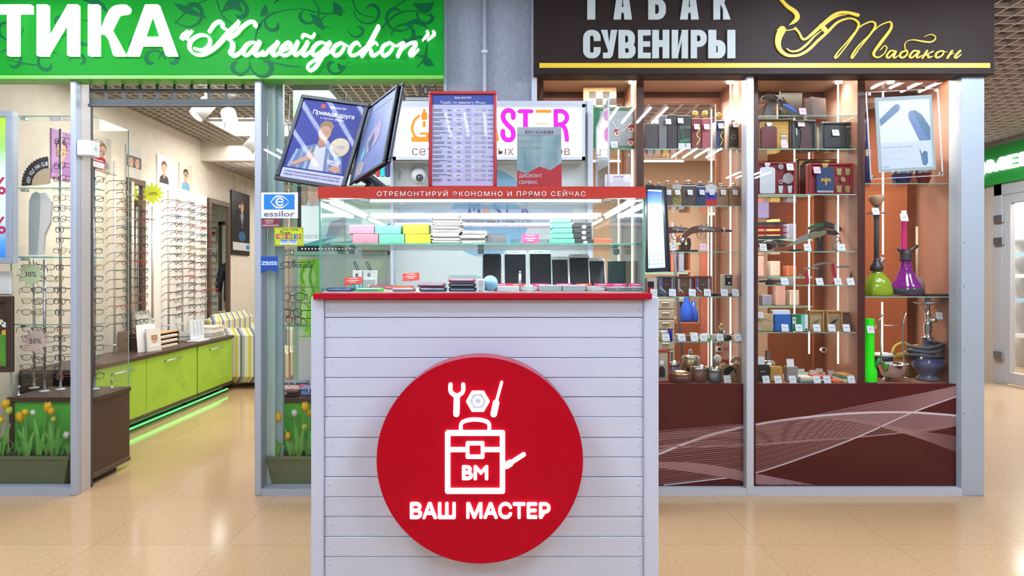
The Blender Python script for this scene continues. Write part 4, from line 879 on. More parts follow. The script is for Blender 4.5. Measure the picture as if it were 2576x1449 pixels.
# business card holder
PY = 2.02
t = T('card_holder', 'clear holder with white business cards at the corner of the kiosk case top', 'card holder', (q(1557, 0, PY)[0], PY, ZT))
M = frame((q(1523, 0, PY)[0], PY, ZT+.001), (1, 0, 0), (0, .25, 1)); w_ = 68*PY/F
b = MB(M); b.rect(.002, w_-.004, .004, .05, 0, PAPER, .012); b.line('I-MASTER', NAVY, w_/2, .038, .006, .0006); 
for k in range(3): b.rect(w_*.3, w_*.7, .022+.005*k, .0235+.005*k, .0006, LIGHTG)
b.build('business_cards', t); b = MB(M); b.rect(-.002, w_+.002, 0, .022, .004, ACRYL, .0015); b.rect(-.002, w_+.002, 0, .003, .004, ACRYL, .03); b.build('holder', t)
# price frame hanging at the side of the case
t = T('side_price_frame', 'black framed price sheet hung outside the glass end of the kiosk case', 'price list', P(1655, 680, 2.05))
TL, TR, BL = P(1627, 468, 2.08), P(1646, 470, 1.98), P(1629, 679, 2.08)
pts = [P(1627, 470, 2.12), P(1647, 470, 2.02), P(1680, 679, 2.0), P(1629, 682, 2.10)]
M = frame(pts[3], pts[2]-pts[3], pts[0]-pts[3]); Mi = M.inverted(); L = [Mi @ p for p in pts]; L = [(p.x, p.y) for p in L]
b = MB(M); b.poly(L, 0, FRB, .006)
for i in range(4): b.stroke([L[i], L[(i+1) % 4]], .009, .004, FRB, .012, 1)
b.build('frame', t)
def bil(s, v): 
    a = [L[3][i]+(L[2][i]-L[3][i])*s for i in (0, 1)]; c = [L[0][i]+(L[1][i]-L[0][i])*s for i in (0, 1)]; return (a[0]+(c[0]-a[0])*v, a[1]+(c[1]-a[1])*v)
b = MB(M); b.poly([bil(.03, .03), bil(.9, .03), bil(.9, .97), bil(.03, .97)], .001, PAPER); b.poly([bil(.03, .8), bil(.9, .8), bil(.9, .95), bil(.03, .95)], .0016, mat('sheet_navy', (.045, .09, .42), .4))
for r_ in range(14):
    for c_ in range(4): b.poly([bil(.1+.2*c_, .07+.05*r_), bil(.22+.2*c_, .07+.05*r_), bil(.22+.2*c_, .085+.05*r_), bil(.1+.2*c_, .085+.05*r_)], .0016, LIGHTG)
b.build('sheet', t)
# ---------------------------------------------------------------- the repair booth's rear wall unit
RY = 3.30
t = T('booth_back_panel', 'pale grey rear panel in an aluminium frame behind the kiosk, below the light box sign', 'panel', (q(1230, 0, RY)[0], RY, 0))
x0, x1 = q(985, 0, RY)[0], q(1490, 0, RY)[0]; zt = q(0, 256, RY)[1]
PAN = mat('pale_grey_panel', (.56, .6, .6), .55)
b = MB(); b.box(x0, x1, RY, RY+.02, 0.02, zt-.01, PAN); b.build('panel', t)
for a, c in ((984, 992), (1476, 1490)):
    b = MB(); b.box(q(a, 0, RY)[0], q(c, 0, RY)[0], RY-.03, RY+.035, 0, zt, ALU2, .003); b.build('frame_post', t)
b = MB(); b.box(x0, x1, RY-.02, RY+.03, zt-.02, zt, ALU2, .003); b.build('top_rail', t)
b = MB(FR(RY)); cu, cv_ = q(1222, 535, RY); b.disc(cu, cv_, 112*RY/F, .0006, mat('panel_blue_disc', (.2, .38, .55), .5), 0, 64); b.build('disc_print', t, 'pale blue disc print')
b = MB(FR(RY)); (ua, va), (ub, vb) = q(1000, 572, RY), q(1440, 498, RY); b.rect(ua, ub, va, vb, .004, mat('board_blue_grey', (.36, .42, .56), .5), .003)
for s, a, c in (('M', 1178, 1208), ('Λ', 1213, 1233), ('S', 1238, 1262), ('T', 1266, 1285), ('R', 1312, 1334)):
    (ua, va), (ub, vb) = q(a, 547, RY), q(c, 505, RY); b.text(s, mat('ink_orange', (.8, .22, .02), .5) if s == 'Λ' else mat('ink_indigo', (.1, .1, .28), .5), ua, ub, va, vb, .0046, 0, .03)
for y in (505, 541): (ua, va), (ub, vb) = q(1289, y+6, RY), q(1308, y, RY); b.rect(ua, ub, va, vb, .0046, mat('ink_orange', (.8, .22, .02), .5))
(ua, va), (ub, vb) = q(1162, 571, RY), q(1335, 550, RY); b.text('сервисных центров', GREYP, ua, ub, va, vb, .0046, 0, .006); b.build('sign_board', t)
LB = RY-.14
b = MB(); xr_ = q(992, 0, RY)[0]; b.tube([(xr_, RY-.095, q(0, 395, RY)[1]), (xr_-.11, RY-.095, q(0, 395, RY)[1])], .004, CHROME, 6); b.box(xr_-.016, xr_-.004, RY-.1, RY-.02, q(0, 399, RY)[1], q(0, 391, RY)[1], CHROME); b.build('hook_rail', t)
t = T('lightbox_sign', 'white light box sign with orange microscope and magenta letters behind the kiosk', 'sign', (q(1230, 0, LB)[0], LB, q(0, 402, LB)[1]))
(ua, va), (ub, vb) = q(988, 402, LB), q(1472, 262, LB); b = MB(); b.box(ua, ub, LB+.006, RY-.001, va, vb, PAN)
b.M = FR(LB); 
for r4 in ((ua, ub, va, va+.016), (ua, ub, vb-.016, vb), (ua, ua+.016, va, vb), (ub-.016, ub, va, vb)): b.rect(*r4, 0, ALU2, .02)
b.build('frame', t)
b = MB(FR(LB)); b.rect(ua+.016, ub-.016, va+.016, vb-.016, -.004, mat('lightbox_face', (1, 1, 1), .5, emit=1.05, ecol=(1, .99, .97)), .002); b.build('face', t)
OR = mat('vinyl_orange', (.9, .2, .005), .5, emit=.5, ecol=(1, .26, .01)); MAG = mat('vinyl_magenta', (.8, .015, .66), .5, emit=.3, ecol=(.9, .01, .75), spec=.2); OUT = mat('vinyl_outline', (.2, .12, .12), .5); BRN = mat('vinyl_brown', (.12, .06, .06), .5)
b = MB(FR(LB))
def rp(a, y0, c, y1, w, m): (ua, va), (ub, vb) = q(a, y1, LB), q(c, y0, LB); b.rect(ua, ub, va, vb, w, m)
rp(1035, 344, 1100, 357, .0005, OR); rp(1056, 333, 1094, 339, .0005, OR); rp(1072, 339, 1080, 345, .0005, OR); rp(1060, 283, 1075, 302, .0005, OR); rp(1064, 274, 1071, 284, .0005, OR); rp(1063, 305, 1071, 320, .0005, OR)
b.stroke([q(x, y, LB) for x, y in ((1054,292),(1042,304),(1037,322),(1041,338),(1050,348))], 7*LB/F, .0005, OR)
for s, a, c, m in (('A', 1225, 1256, OR), ('M', 1170, 1215, MAG), ('I', 1140, 1146, MAG)):
    (ua, va), (ub, vb) = q(a, 356, LB), q(c, 275, LB); b.text(s, m, ua, ub, va, vb, .0006, 0, .03)
def let(pts, wd, n): 
    b.stroke([q(x, y, LB) for x, y in pts], (wd+2.5)*LB/F, .0004, OUT, 0, n); b.stroke([q(x, y, LB) for x, y in pts], wd*LB/F, .0007, MAG, 0, n)
let([(1291,296),(1291,285),(1283,278),(1273,279),(1266,288),(1267,301),(1277,314),(1289,327),(1291,343),(1283,352),(1271,350),(1265,340),(1265,330)], 10, 5)
let([(1307,280),(1337,280)], 8, 1); let([(1322,280),(1322,352)], 10, 1); rp(1348, 276, 1387, 284, .0006, OR); rp(1348, 310, 1378, 312, .0006, OR); rp(1348, 346, 1387, 354, .0006, OR)
let([(1398,279),(1398,352)], 9, 1); let([(1398,280),(1414,280),(1425,289),(1425,302),(1415,312),(1402,313)], 9, 5); let([(1410,313),(1422,325),(1426,352)], 9, 4)
(ua, va), (ub, vb) = q(1036, 397, LB), q(1434, 373, LB); b.text('сеть сервисных центров', BRN, ua, ub, va, vb, .0006, 0, 0, 0, 4)
b.build('lettering', t)
t = T('dome_camera', 'white dome security camera with a black eye on the rear panel below the light box', 'camera', P(1053, 441, RY-.03))
b = MB(); cp_ = P(1053, 441, RY-.035); b.ball(cp_, .04, WHITE, 24); b.box(cp_.x-.03, cp_.x+.03, RY-.02, RY, cp_.z-.03, cp_.z+.03, WHITE, .01); b.build('dome', t)
b = MB(); cc = P(1056, 448, RY-.066); b.M = frame((cc.x, RY-.074, cc.z), (1, 0, 0), (0, 0, 1)); b.disc(0, 0, .019, .001, BLACK, .006, 24); b.ring(0, 0, .009, .012, .0015, GREYP, 0, 20); b.disc(-.003, .004, .003, .002, PAPER, 0, 10); b.build('lens', t)
b = MB(); hk = P(1005, 440, RY-.01); b.tube(smooth([(hk.x, hk.y+.01, hk.z+.03), (hk.x, hk.y-.02, hk.z+.02), (hk.x+.012, hk.y-.03, hk.z+.03)], 5), .003, CHROME, 6); b.tube(smooth([(hk.x, hk.y+.01, hk.z+.03), (hk.x, hk.y-.01, hk.z-.02), (hk.x+.005, hk.y-.03, hk.z-.03), (hk.x+.01, hk.y-.035, hk.z-.015)], 5), .003, CHROME, 6)
b.thing('coat_hook', 'small chrome coat hook on the rear panel beside the dome camera', 'hook')
for i, (a, c, m, nm) in enumerate(((956, 968, mat('case_aqua', (.02, .65, .6), .4), 'turquoise'), (969, 981, mat('case_indigo', (.03, .02, .14), .4), 'dark blue patterned'), (946, 955, mat('case_red2', (.55, .04, .06), .4), 'red'))):
    (ua, va), (ub, vb) = q(a, 445, RY-.1), q(c, 392, RY-.1); b = MB(); b.box(ua, ub, RY-.1, RY-.09, va, vb, m, .004); b.thing('hanging_case', '%s phone case hanging beside the rear panel, behind the flip stand' % nm, 'phone case', 'phone cases hanging by the rear panel')
t_ = MB(); (ua, va), (ub, vb) = q(1145, 228, RY+.0), q(1225, 208, RY+.0); t_.box(ua, ub, RY-.02, RY+.05, zt, zt+(vb-va), mat('white_carton_flaps', (.72, .73, .74), .6, noise=((6, 60, 6), .4, (.62, .63, .66))), .003)
t_.thing('carton', 'white cardboard carton lying on top of the light box frame above the red price list', 'box')
# ---------------------------------------------------------------- optician: wall, furniture
def WF(y, z, off=.004): return frame((WX+off, y, z), (0, 1, 0), (0, 0, 1))
def wy(px, X=WX): return X*F/(px-VX)
def wz(py, Y): return EYE-(py-HY)/F*Y
def wallrect(pa, pb, ytop, ybot, X=WX):
    ya, yb = wy(pa, X), wy(pb, X); return ya, yb, wz(ybot, ya), wz(ytop, ya)
b = MB(); ya, yb, za, zb = wallrect(366, 521, 452, 838, WX+.03); b.box(WX+.002, WX+.03, ya, yb, .64, zb, mat('rack_white_board', (.88, .86, .82), .5), .004)
b.thing('rack_backboard', 'white board on the optician wall behind the racks of spectacles', 'panel')
def bust(b, cu, cv, s, hair, cloth, glasses=None, sk=SKIN):
    b.poly([(cu-s*1.5, cv-s*2.6), (cu-s*1.3, cv-s*1.6), (cu-s*.5, cv-s*1.15), (cu+s*.5, cv-s*1.15), (cu+s*1.3, cv-s*1.6), (cu+s*1.5, cv-s*2.6)], .001, cloth)
    b.poly([(cu-s*.35, cv-s*1.3), (cu-s*.35, cv-s*.6), (cu+s*.35, cv-s*.6), (cu+s*.35, cv-s*1.3), (cu, cv-s*1.9)], .0014, SKIN2)
    b.disc(cu, cv, s*.72, .0018, sk, 0, 20, s)
    b.poly([(cu-s*.8, cv+s*.1), (cu-s*.85, cv+s*.7), (cu-s*.4, cv+s*1.2), (cu+s*.4, cv+s*1.25), (cu+s*.85, cv+s*.7), (cu+s*.78, cv+s*.1), (cu+s*.6, cv+s*.6), (cu, cv+s*.7), (cu-s*.6, cv+s*.55)], .0022, hair)
    if glasses:
        for d_ in (-.33, .33): b.ring(cu+d_*s, cv+.12*s, s*.2, s*.3, .0026, glasses, 0, 14)
        b.rect(cu-.1*s, cu+.1*s, cv+.14*s, cv+.2*s, .0026, glasses)
    b.rect(cu-.25*s, cu+.25*s, cv-.5*s, cv-.42*s, .0026, mat('printed_lips', (.5, .16, .14), .6)); b.poly([(cu-.06*s, cv+.1*s), (cu+.1*s, cv-.2*s), (cu-.1*s, cv-.2*s)], .0026, SKIN2)
def wposter(pa, pb, yt, yb, label, bg, hair, cloth, gl, style=0):
    y0, y1, z0, z1 = wallrect(pa, pb, yt, yb); t = T('wall_poster', label, 'poster', (WX, (y0+y1)/2, z0), 'portrait posters along the optician wall')
    w_, h_ = y1-y0, z1-z0; b = MB(WF(y0, z0, .012)); b.rect(0, w_, 0, h_, 0, mat('poster_bg_'+bg[0], bg[1], .5), .011); b.build('board', t)
    b = MB(WF(y0, z0, .013))
    if style == 1:
        b.rect(0, w_, 0, h_*.35, .0004, mat('poster_bg_grey', (.55, .52, .5), .5)); b.rect(0, w_, h_*.35, h_*.7, .0005, mat('poster_dark_band', (.07, .06, .06), .5))
        for k in (.3, .72): b.disc(w_*k, h_*.5, w_*.17, .001, SKIN, 0, 18, h_*.14); b.ring(w_*k-.03, h_*.52, .015, .02, .0014, BLACK, 0, 12); b.ring(w_*k+.03, h_*.52, .015, .02, .0014, BLACK, 0, 12)
        b.line('Ray·Vue', LIGHTG, w_*.3, h_*.86, .02, .001) if False else b.rect(w_*.08, w_*.4, h_*.86, h_*.89, .001, LIGHTG)
    else:
        b.rect(w_*.72, w_, 0, h_, .0004, mat('poster_side_'+bg[0], tuple(c*.8 for c in bg[1]), .5)); bust(b, w_*.5, h_*.6, h_*.19, hair, cloth, gl)
    b.build('print', t)
wposter(232, 276, 338, 425, 'tall portrait poster on the optician wall behind the glass showcase', ('a', (.5, .46, .42)), HAIR, mat('printed_grey_knit', (.22, .22, .24), .6), BLACK)
wposter(315, 352, 362, 446, 'grey poster with two faces in a dark band on the optician wall', ('b', (.52, .5, .48)), HAIR, BLACK, BLACK, 1)
wposter(393, 426, 387, 465, 'portrait poster of a man in a dark jacket on the optician wall', ('c', (.82, .8, .78)), HAIR, mat('printed_black_jacket', (.03, .03, .035), .6), None)
wposter(449, 479, 408, 481, 'portrait poster of a man in glasses and a blue shirt on the optician wall', ('d', (.7, .62, .5)), mat('printed_dark_hair', (.05, .035, .03), .6), mat('printed_blue_shirt', (.12, .3, .5), .6), BLACK)
wposter(126, 174, 322, 446, 'tall purple poster of a woman on the optician wall behind the folding fan', ('e', (.42, .24, .5)), mat('printed_plum_hair', (.12, .04, .14), .6), mat('printed_violet', (.3, .15, .4), .6), None)
y0, y1, z0, z1 = wallrect(585, 630, 477, 640, WX+.03)
t = T('hanging_poster', 'large dark poster of a man in a suit hung beyond the far wall mirror', 'poster', (WX, y0, z0)); w_, h_ = y1-y0, z1-z0
b = MB(WF(y0, z0, .02)); b.rect(0, w_, 0, h_, 0, mat('poster_black', (.025, .022, .024), .35), .02); b.build('board', t)
b = MB(WF(y0, z0, .021)); bust(b, w_*.55, h_*.76, h_*.085, HAIR, mat('printed_suit', (.012, .013, .02), .6), None)
b.poly([(w_*.47, h_*.66), (w_*.63, h_*.66), (w_*.55, h_*.42)], .0012, mat('printed_shirt', (.5, .55, .62), .6)); b.poly([(w_*.53, h_*.66), (w_*.57, h_*.66), (w_*.58, h_*.48), (w_*.55, h_*.45), (w_*.52, h_*.48)], .0015, mat('printed_tie', (.08, .12, .22), .6))
b.disc(w_*.4, h_*.77, .03, .003, SKIN, 0, 12); b.stroke([(w_*.35, h_*.55), (w_*.33, h_*.7), (w_*.4, h_*.76)], .04, .0018, mat('printed_suit', (.012, .013, .02), .6)); b.disc(w_*.55, h_*.3, w_*.2, .001, mat('printed_denim', (.03, .1, .25), .6), 0, 20, h_*.08)
b.rect(w_*.05, w_*.97, h_*.075, h_*.2, .001, mat('poster_strip', (.6, .58, .54), .5)); b.rect(w_*.78, w_*.95, h_*.1, h_*.17, .0014, mat('logo_blue', (.03, .22, .55), .5)); b.rect(w_*.25, w_*.7, h_*.14, h_*.155, .0014, LIGHTG); b.rect(w_*.3, w_*.7, h_*.11, h_*.125, .0014, LIGHTG); b.build('print', t)
b = MB(); 
for y in (y0+.1, y1-.1): b.tube([(WX+.01, y, z1), (WX+.01, y, 2.63)], .002, STEEL, 5)
b.build('wires', t)
def wmirror(pa, pb, yt, zb, label, fw):
    y0, y1, _, z1 = wallrect(pa, pb, yt, 800, WX+.03); t = T('wall_mirror', label, 'mirror', (WX, (y0+y1)/2, zb), 'framed mirrors on the optician wall'); M = WF(y0, zb, .03); w_, h_ = y1-y0, z1-zb
    b = MB(M); border(b, w_, h_, fw, mat('mirror_frame_brown', (.12, .07, .05), .4), .016); b.build('frame', t); b = MB(M); b.rect(fw*.8, w_-fw*.8, fw*.8, h_-fw*.8, -.004, MIRROR, .006); b.build('mirror_glass', t)
wmirror(324, 363, 446, .70, 'narrow wall mirror in a brown frame between the spectacle racks', .055)
wmirror(524, 577, 497, .66, 'tall wall mirror in a dark frame reflecting a person in a dark jacket', .06)
# drawer units
def drawer_unit(y0, y1, label, doors, handles):
    X0, X1 = WX+.01, -3.03; t = T('drawer_cabinet', label, 'cabinet', (X1-.2, (y0+y1)/2, 0), 'lime drawer cabinets along the optician wall')
    b = MB(); b.box(X0, X1-.02, y0, y1, .1, .6, DKBROWN); b.box(X0, X1+.006, y0, y1, .085, .115, DKBROWN, .002); b.box(X0, X1-.02, y0, y0+.02, .1, .6, DKBROWN); b.box(X0+.05, X1-.14, y0+.05, y1-.05, 0, .09, BLACK); b.build('body', t)
    b = MB(); b.box(X0, X1+.02, y0, y1-.001, .6, .632, DKBROWN, .003); b.build('top', t)
    for (da, db), hd in zip(doors, handles):
        b = MB(); b.box(X1-.02, X1, da, db, .118, .594, LIME, .002); d = b.build('drawer', t)
        b = MB(); M = frame((X1+.0002, 0, 0), (0, 1, 0), (0, 0, 1)); b.M = M; m = mat('lime_scroll_print', (.26, .5, .03), .35)
        for cy, cz, r in ((da+.25*(db-da), .3, .07), (da+.35*(db-da), .24, .05), (da+.62*(db-da), .33, .06), (da+.7*(db-da), .25, .04), (da+.15*(db-da), .22, .045)):
            b.ribbon([(cy+r*(1-.8*k/20)*math.cos(R(k*24)), cz+r*(1-.8*k/20)*math.sin(R(k*24))) for k in range(21)], .006, .0004, m)
        b.M = None; b.tube([(X1, hd-.13, .53), (X1+.03, hd-.13, .535), (X1+.03, hd+.13, .535), (X1, hd+.13, .53)], .007, STEEL, 8)
        h = b.build('handle', d)
drawer_unit(4.42, 6.236, 'long lime-fronted drawer cabinet with brown top along the optician wall, nearer the entrance', ((4.44, 5.33), (5.336, 6.22)), (4.98, 5.75))
drawer_unit(6.24, 7.055, 'short lime-fronted drawer cabinet with brown top next to the striped armchair', ((6.25, 7.045),), (6.62,))
b = MB(); b.box(-3.02, -3.012, 4.3, 6.9, .045, .057, mat('led_green', (.1, 1, .25), .5, emit=2.6, ecol=(.05, 1, .14))); b.thing('led_strip', 'glowing green light strip along the floor under the lime cabinets', 'light strip')
area('green_led', (-3.05, 5.6, .08), .06, 2.4, 5, (.1, 1, .2), (0, R(180), 0))
# things on the drawer units
ZD = .6325
def on(px, X=-3.2): return X*F/(px-VX)
y = on(352); t = T('leaflet_holder', 'white leaflet holder with a portrait leaflet on the lime cabinet top', 'leaflet holder', (-3.15, y, ZD))
M = frame((-3.16, y-.10, ZD), (.35, .94, 0), (-.10, .0, 1)); b = MB(M); b.rect(0, .19, 0, .24, 0, PAPER, .004); b.build('back_sheet', t)
M2 = frame((-3.10, y-.05, ZD), (.35, .94, 0), (-.10, .0, 1)); b = MB(M2); b.rect(0, .14, 0, .2, 0, mat('leaflet_warm', (.75, .72, .7), .5), .02); b.disc(.075, .1, .03, .001, SKIN, 0, 16); b.poly([(.04, .1), (.045, .14), (.1, .145), (.11, .1), (.09, .125), (.06, .125)], .0015, mat('printed_fair_hair', (.36, .22, .12), .6)); b.rect(.055, .095, .105, .11, .0018, BLACK); b.rect(.02, .12, .04, .06, .001, PAPER); b.build('leaflet', t)
def wbox(px0, px1, X0, X1, h, m, name, label, cat, z=ZD, bev=.003, group=None):
    b = MB(); b.box(X0, X1, on(px0, X1), on(px1, X1), z, z+h, m, bev); return b.thing(name, label, cat, group)
wbox(316, 388, -3.42, -3.35, .17, mat('brown_box', (.2, .12, .08), .5), 'storage_box', 'brown box against the wall behind the leaflet holder', 'box')
y = on(416, -3.12); t = T('paper_tray', 'wooden letter tray with three slots of white paper on the lime cabinet top', 'paper tray', (-3.2, y, ZD))
b = MB(); 
for z in (0, .045, .09, .135): b.box(-3.34, -3.1, y-.17, y+.2, ZD+z, ZD+z+.012, WOODL, .002)
b.box(-3.34, -3.1, y-.18, y-.168, ZD, ZD+.147, DKBROWN, .002); b.box(-3.34, -3.1, y+.2, y+.212, ZD, ZD+.147, DKBROWN, .002); b.build('tray', t)
b = MB()
for z in (.014, .059, .104): b.box(-3.33, -3.105, y-.16, y+.19, ZD+z, ZD+z+.014, PAPER)
b.build('paper', t)
t = T('framed_photo', 'small framed picture leaning on top of the letter tray', 'picture', (-3.3, on(365, -3.3), ZD+.18)); M = frame((-3.30, on(350, -3.3), ZD+.18), (.1, 1, 0), (-.35, 0, 1)); b = MB(M); border(b, .22, .17, .02, STEEL, .006); b.build('frame', t); b = MB(M); b.rect(.02, .2, .02, .15, 0, mat('photo_green_grey', (.25, .3, .24), .3, noise=((20, 20, 20), .8, (.6, .6, .5)))); b.build('picture', t)
y = on(499, -3.1); t = T('acrylic_stand', 'clear acrylic stand with a white printed sheet on the lime cabinet top', 'stand', (-3.12, y, ZD)); M = frame((-3.13, y-.10, ZD+.02), (.25, .97, 0), (-.1, 0, 1)); b = MB(M); b.rect(0, .2, 0, .2, 0, mat('sheet_pale_blue', (.62, .68, .74), .4), .004)
for i in range(5):
    for k in range(3): b.ring(.06+.05*k, .05+.03*i, .008, .011, .001, mat('sheet_print_blue', (.2, .3, .5), .5), 0, 12)
b.build('sheet', t); b = MB(); b.box(-3.16, -3.04, y-.12, y+.12, ZD, ZD+.015, WHITE, .003); b.build('base', t)
z = ZD
for i, (c, h) in enumerate((((.8, .78, .74), .03), ((.55, .58, .58), .03), ((.85, .84, .82), .05), ((.75, .72, .62), .02))):
    o = wbox(528+2*i, 566-i, -3.3, -3.06+.01*i, h, mat('book_%d' % i, c, .6), 'book', 'pale book, %s from the bottom of the pile at the end of the lime cabinet' % ORD[i], 'book', z, .002, 'books at the end of the lime cabinet'); z += h+.0005
z = ZD
for i, (c, h) in enumerate((((.5, .42, .36), .018), ((.8, .8, .8), .02), ((.3, .32, .34), .018))):
    wbox(468, 498, -3.36, -3.2, h, mat('magazine_%d' % i, c, .5), 'magazine', 'magazine, %s from the bottom of the pile behind the acrylic stand' % ORD[i], 'magazine', z, .002, 'magazines behind the acrylic stand'); z += h+.0005
# striped armchair
def stripes():
    m = bpy.data.materials.new('striped_fabric'); m.use_nodes = True; nt = m.node_tree; tc = nt.nodes.new('ShaderNodeTexCoord'); sp = nt.nodes.new('ShaderNodeSeparateXYZ'); nt.links.new(tc.outputs['Object'], sp.inputs[0])
    ad = nt.nodes.new('ShaderNodeMath'); ad.operation = 'ADD'; nt.links.new(sp.outputs[0], ad.inputs[0]); nt.links.new(sp.outputs[1], ad.inputs[1])
    ml = nt.nodes.new('ShaderNodeMath'); ml.operation = 'MULTIPLY'; ml.inputs[1].default_value = 6.5; nt.links.new(ad.outputs[0], ml.inputs[0])
    fr = nt.nodes.new('ShaderNodeMath'); fr.operation = 'FRACT'; nt.links.new(ml.outputs[0], fr.inputs[0])
    cr = nt.nodes.new('ShaderNodeValToRGB'); cr.color_ramp.interpolation = 'CONSTANT'; e = cr.color_ramp.elements
    e[0].position = 0; e[0].color = (.72, .7, .62, 1); e[1].position = .28; e[1].color = (.62, .55, .1, 1)
    for p, c in ((.5, (.72, .7, .62, 1)), (.66, (.16, .18, .2, 1)), (.82, (.4, .42, .42, 1))): x = e.new(p); x.color = c
    nt.links.new(fr.outputs[0], cr.inputs[0]); nt.links.new(cr.outputs[0], nt.nodes['Principled BSDF'].inputs[0]); nt.nodes['Principled BSDF'].inputs['Roughness'].default_value = .8; return m
FAB = stripes(); t = T('armchair', 'armchair with yellow, white and grey striped cover beyond the lime cabinets', 'armchair', (-2.95, 7.6, 0))
b = MB(); b.box(-3.3, -2.5, 7.28, 7.98, .07, .42, FAB, .04); b.build('seat', t)
for a, c in ((7.1, 7.3), (7.96, 8.16)):
    b = MB(); b.box(-3.32, -2.5, a, c, .07, .70, FAB, .08); b.build('arm', t)
b = MB(); b.box(-3.41, -3.2, 7.12, 8.14, .07, .86, FAB, .08); b.build('backrest', t)
for xx in (-3.25, -2.58):
    for yy in (7.18, 8.06): b = MB(); b.lathe([(.02, 0), (.026, .07)], DKBROWN, (xx, yy, 0), 10); b.build('leg', t)
# ceiling lights of the optician
t = T('ceiling_light', 'square bright ceiling light panel in the optician ceiling', 'ceiling light', (-2.5, 6.4, 2.83)); b = MB(); b.box(-2.85, -2.12, 6.1, 6.72, 2.83, 2.86, mat('panel_light', (1, 1, 1), .5, emit=3.5)); b.build('diffuser', t); b = MB(); M = Matrix(((1, 0, 0, -2.87), (0, 1, 0, 6.08), (0, 0, 1, 2.832), (0, 0, 0, 1))); b.M = M; border(b, .77, .66, .02, WHITE, .012); b.build('frame', t)
for i, (px, py, Y, dx, nm) in enumerate(((512, 272, 5.0, -.5, 'nearest the entrance'), (578, 298, 5.3, .35, 'beside the square ceiling light'), (636, 362, 6.3, -.5, 'partly behind the door post'))):
    p = P(px, py, Y); t = T('spotlight', 'white cylindrical ceiling spotlight, %s' % nm, 'spotlight', (p.x, Y, 2.85), 'optician spotlights'); d = Vector((dx, -.35, -.8)).normalized(); c = Vector((p.x, Y, p.z))
    b = MB(); b.tube([c-d*.09, c-d*.07, c+d*.09], [.04, .062, .062], WHITE, 20); b.build('housing', t); b = MB(); b.tube([c+d*.088, c+d*.095], .055, mat('spot_lens', (1, .96, .88), .5, emit=8), 20); b.build('lens', t)
    b = MB(); b.tube([(c.x, c.y, 2.85), c-d*.05], .01, WHITE, 8); b.box(c.x-.05, c.x+.05, c.y-.03, c.y+.03, 2.845, 2.87, WHITE, .004); b.build('bracket', t)
    s = bpy.data.lights.new('spot_lamp', 'SPOT'); s.energy = 40; s.color = WARM; s.spot_size = R(80); s.spot_blend = .6; s.shadow_soft_size = .05; so = bpy.data.objects.new('spot_lamp', s); COL.objects.link(so); so.location = c+d*.11; so.rotation_euler = Vector((-1.0 if i != 1 else -.8, .3, -.9)).to_track_quat('-Z', 'Y').to_euler()
# column and far furniture seen through the window
b = MB(); b.box(-1.66, -1.37, 5.0, 5.3, 0, 2.85, mat('mint_column', (.30, .46, .37), .6)); b.struct('wall_column')
d = bpy.data.objects.new('door_2', None); COL.objects.link(d); d.location = (-1.8, 12, 0); ORG['door_2'] = Vector(d.location); d['kind'] = 'structure'
b = MB(); b.box(-1.46, -1.40, 11.95, 12, 0, 2.35, DKBROWN); b.box(-2.2, -1.40, 11.95, 12, 2.29, 2.35, DKBROWN); b.box(-2.2, -2.14, 11.95, 12, 0, 2.35, DKBROWN); b.build('frame', d); b = MB(); b.box(-2.14, -1.46, 11.98, 12, 0, 2.29, mat('frosted_door', (.66, .8, .74), .4)); b.build('leaf', d)
for i, z in enumerate((1.95, 1.55)):
    b = MB(FR(11.99)); b.rect(-1.36, -1.22, z, z+.3, .004, mat('picture_green', (.1, .45, .08), .5), .02); b.rect(-1.34, -1.24, z+.03, z+.27, .005, PAPER); b.disc(-1.29, z+.18, .04, .006, RED if i == 0 else MIDG); b.thing('green_picture', 'green framed picture on the back wall seen in the tall mirror, %s one' % ('upper' if i == 0 else 'lower'), 'picture', 'green pictures seen in the mirror')
# person seen in the mirror
def skinned(name, verts, edges, radii, m, parent, root=0, lev=1):
    me = bpy.data.meshes.new(name); me.from_pydata(verts, edges, []); o = bpy.data.objects.new(name, me); COL.objects.link(o); o.parent = parent
    md = o.modifiers.new('skin', 'SKIN'); sv = me.skin_vertices[0].data if me.skin_vertices else None
    if sv is None:
        bpy.context.view_layer.objects.active = o; bpy.ops.object.skin_root_mark() if False else None
    for i, r in enumerate(radii): me.skin_vertices[0].data[i].radius = (r if isinstance(r, tuple) else (r, r))
    me.skin_vertices[0].data[root].use_root = True; md.use_smooth_shade = True
    ss = o.modifiers.new('sub', 'SUBSURF'); ss.levels = lev; ss.render_levels = lev; me.materials.append(m); return o
t = T('person', 'person standing in a dark navy jacket, seen from behind in the tall wall mirror', 'person', (-1.98, 11.3, 0)); t.rotation_euler = (0, 0, R(150))
V = [(0,0,.95),(0,.0,1.15),(0,.03,1.35),(0,.02,1.5),(0,0,1.62),(0,-.01,1.74), (-.19,.02,1.45),(-.25,0,1.18),(-.24,-.1,.95),(.19,.02,1.45),(.25,0,1.18),(.24,-.1,.95),(-.1,0,.9),(-.1,-.01,.5),(-.1,.02,.08),(-.1,-.14,.04),(.1,0,.9),(.1,-.01,.5),(.1,.02,.08),(.1,-.14,.04)]
Ed = [(0,1),(1,2),(2,3),(3,4),(4,5),(3,6),(6,7),(7,8),(3,9),(9,10),(10,11),(0,12),(12,13),(13,14),(14,15),(0,16),(16,17),(17,18),(18,19)]
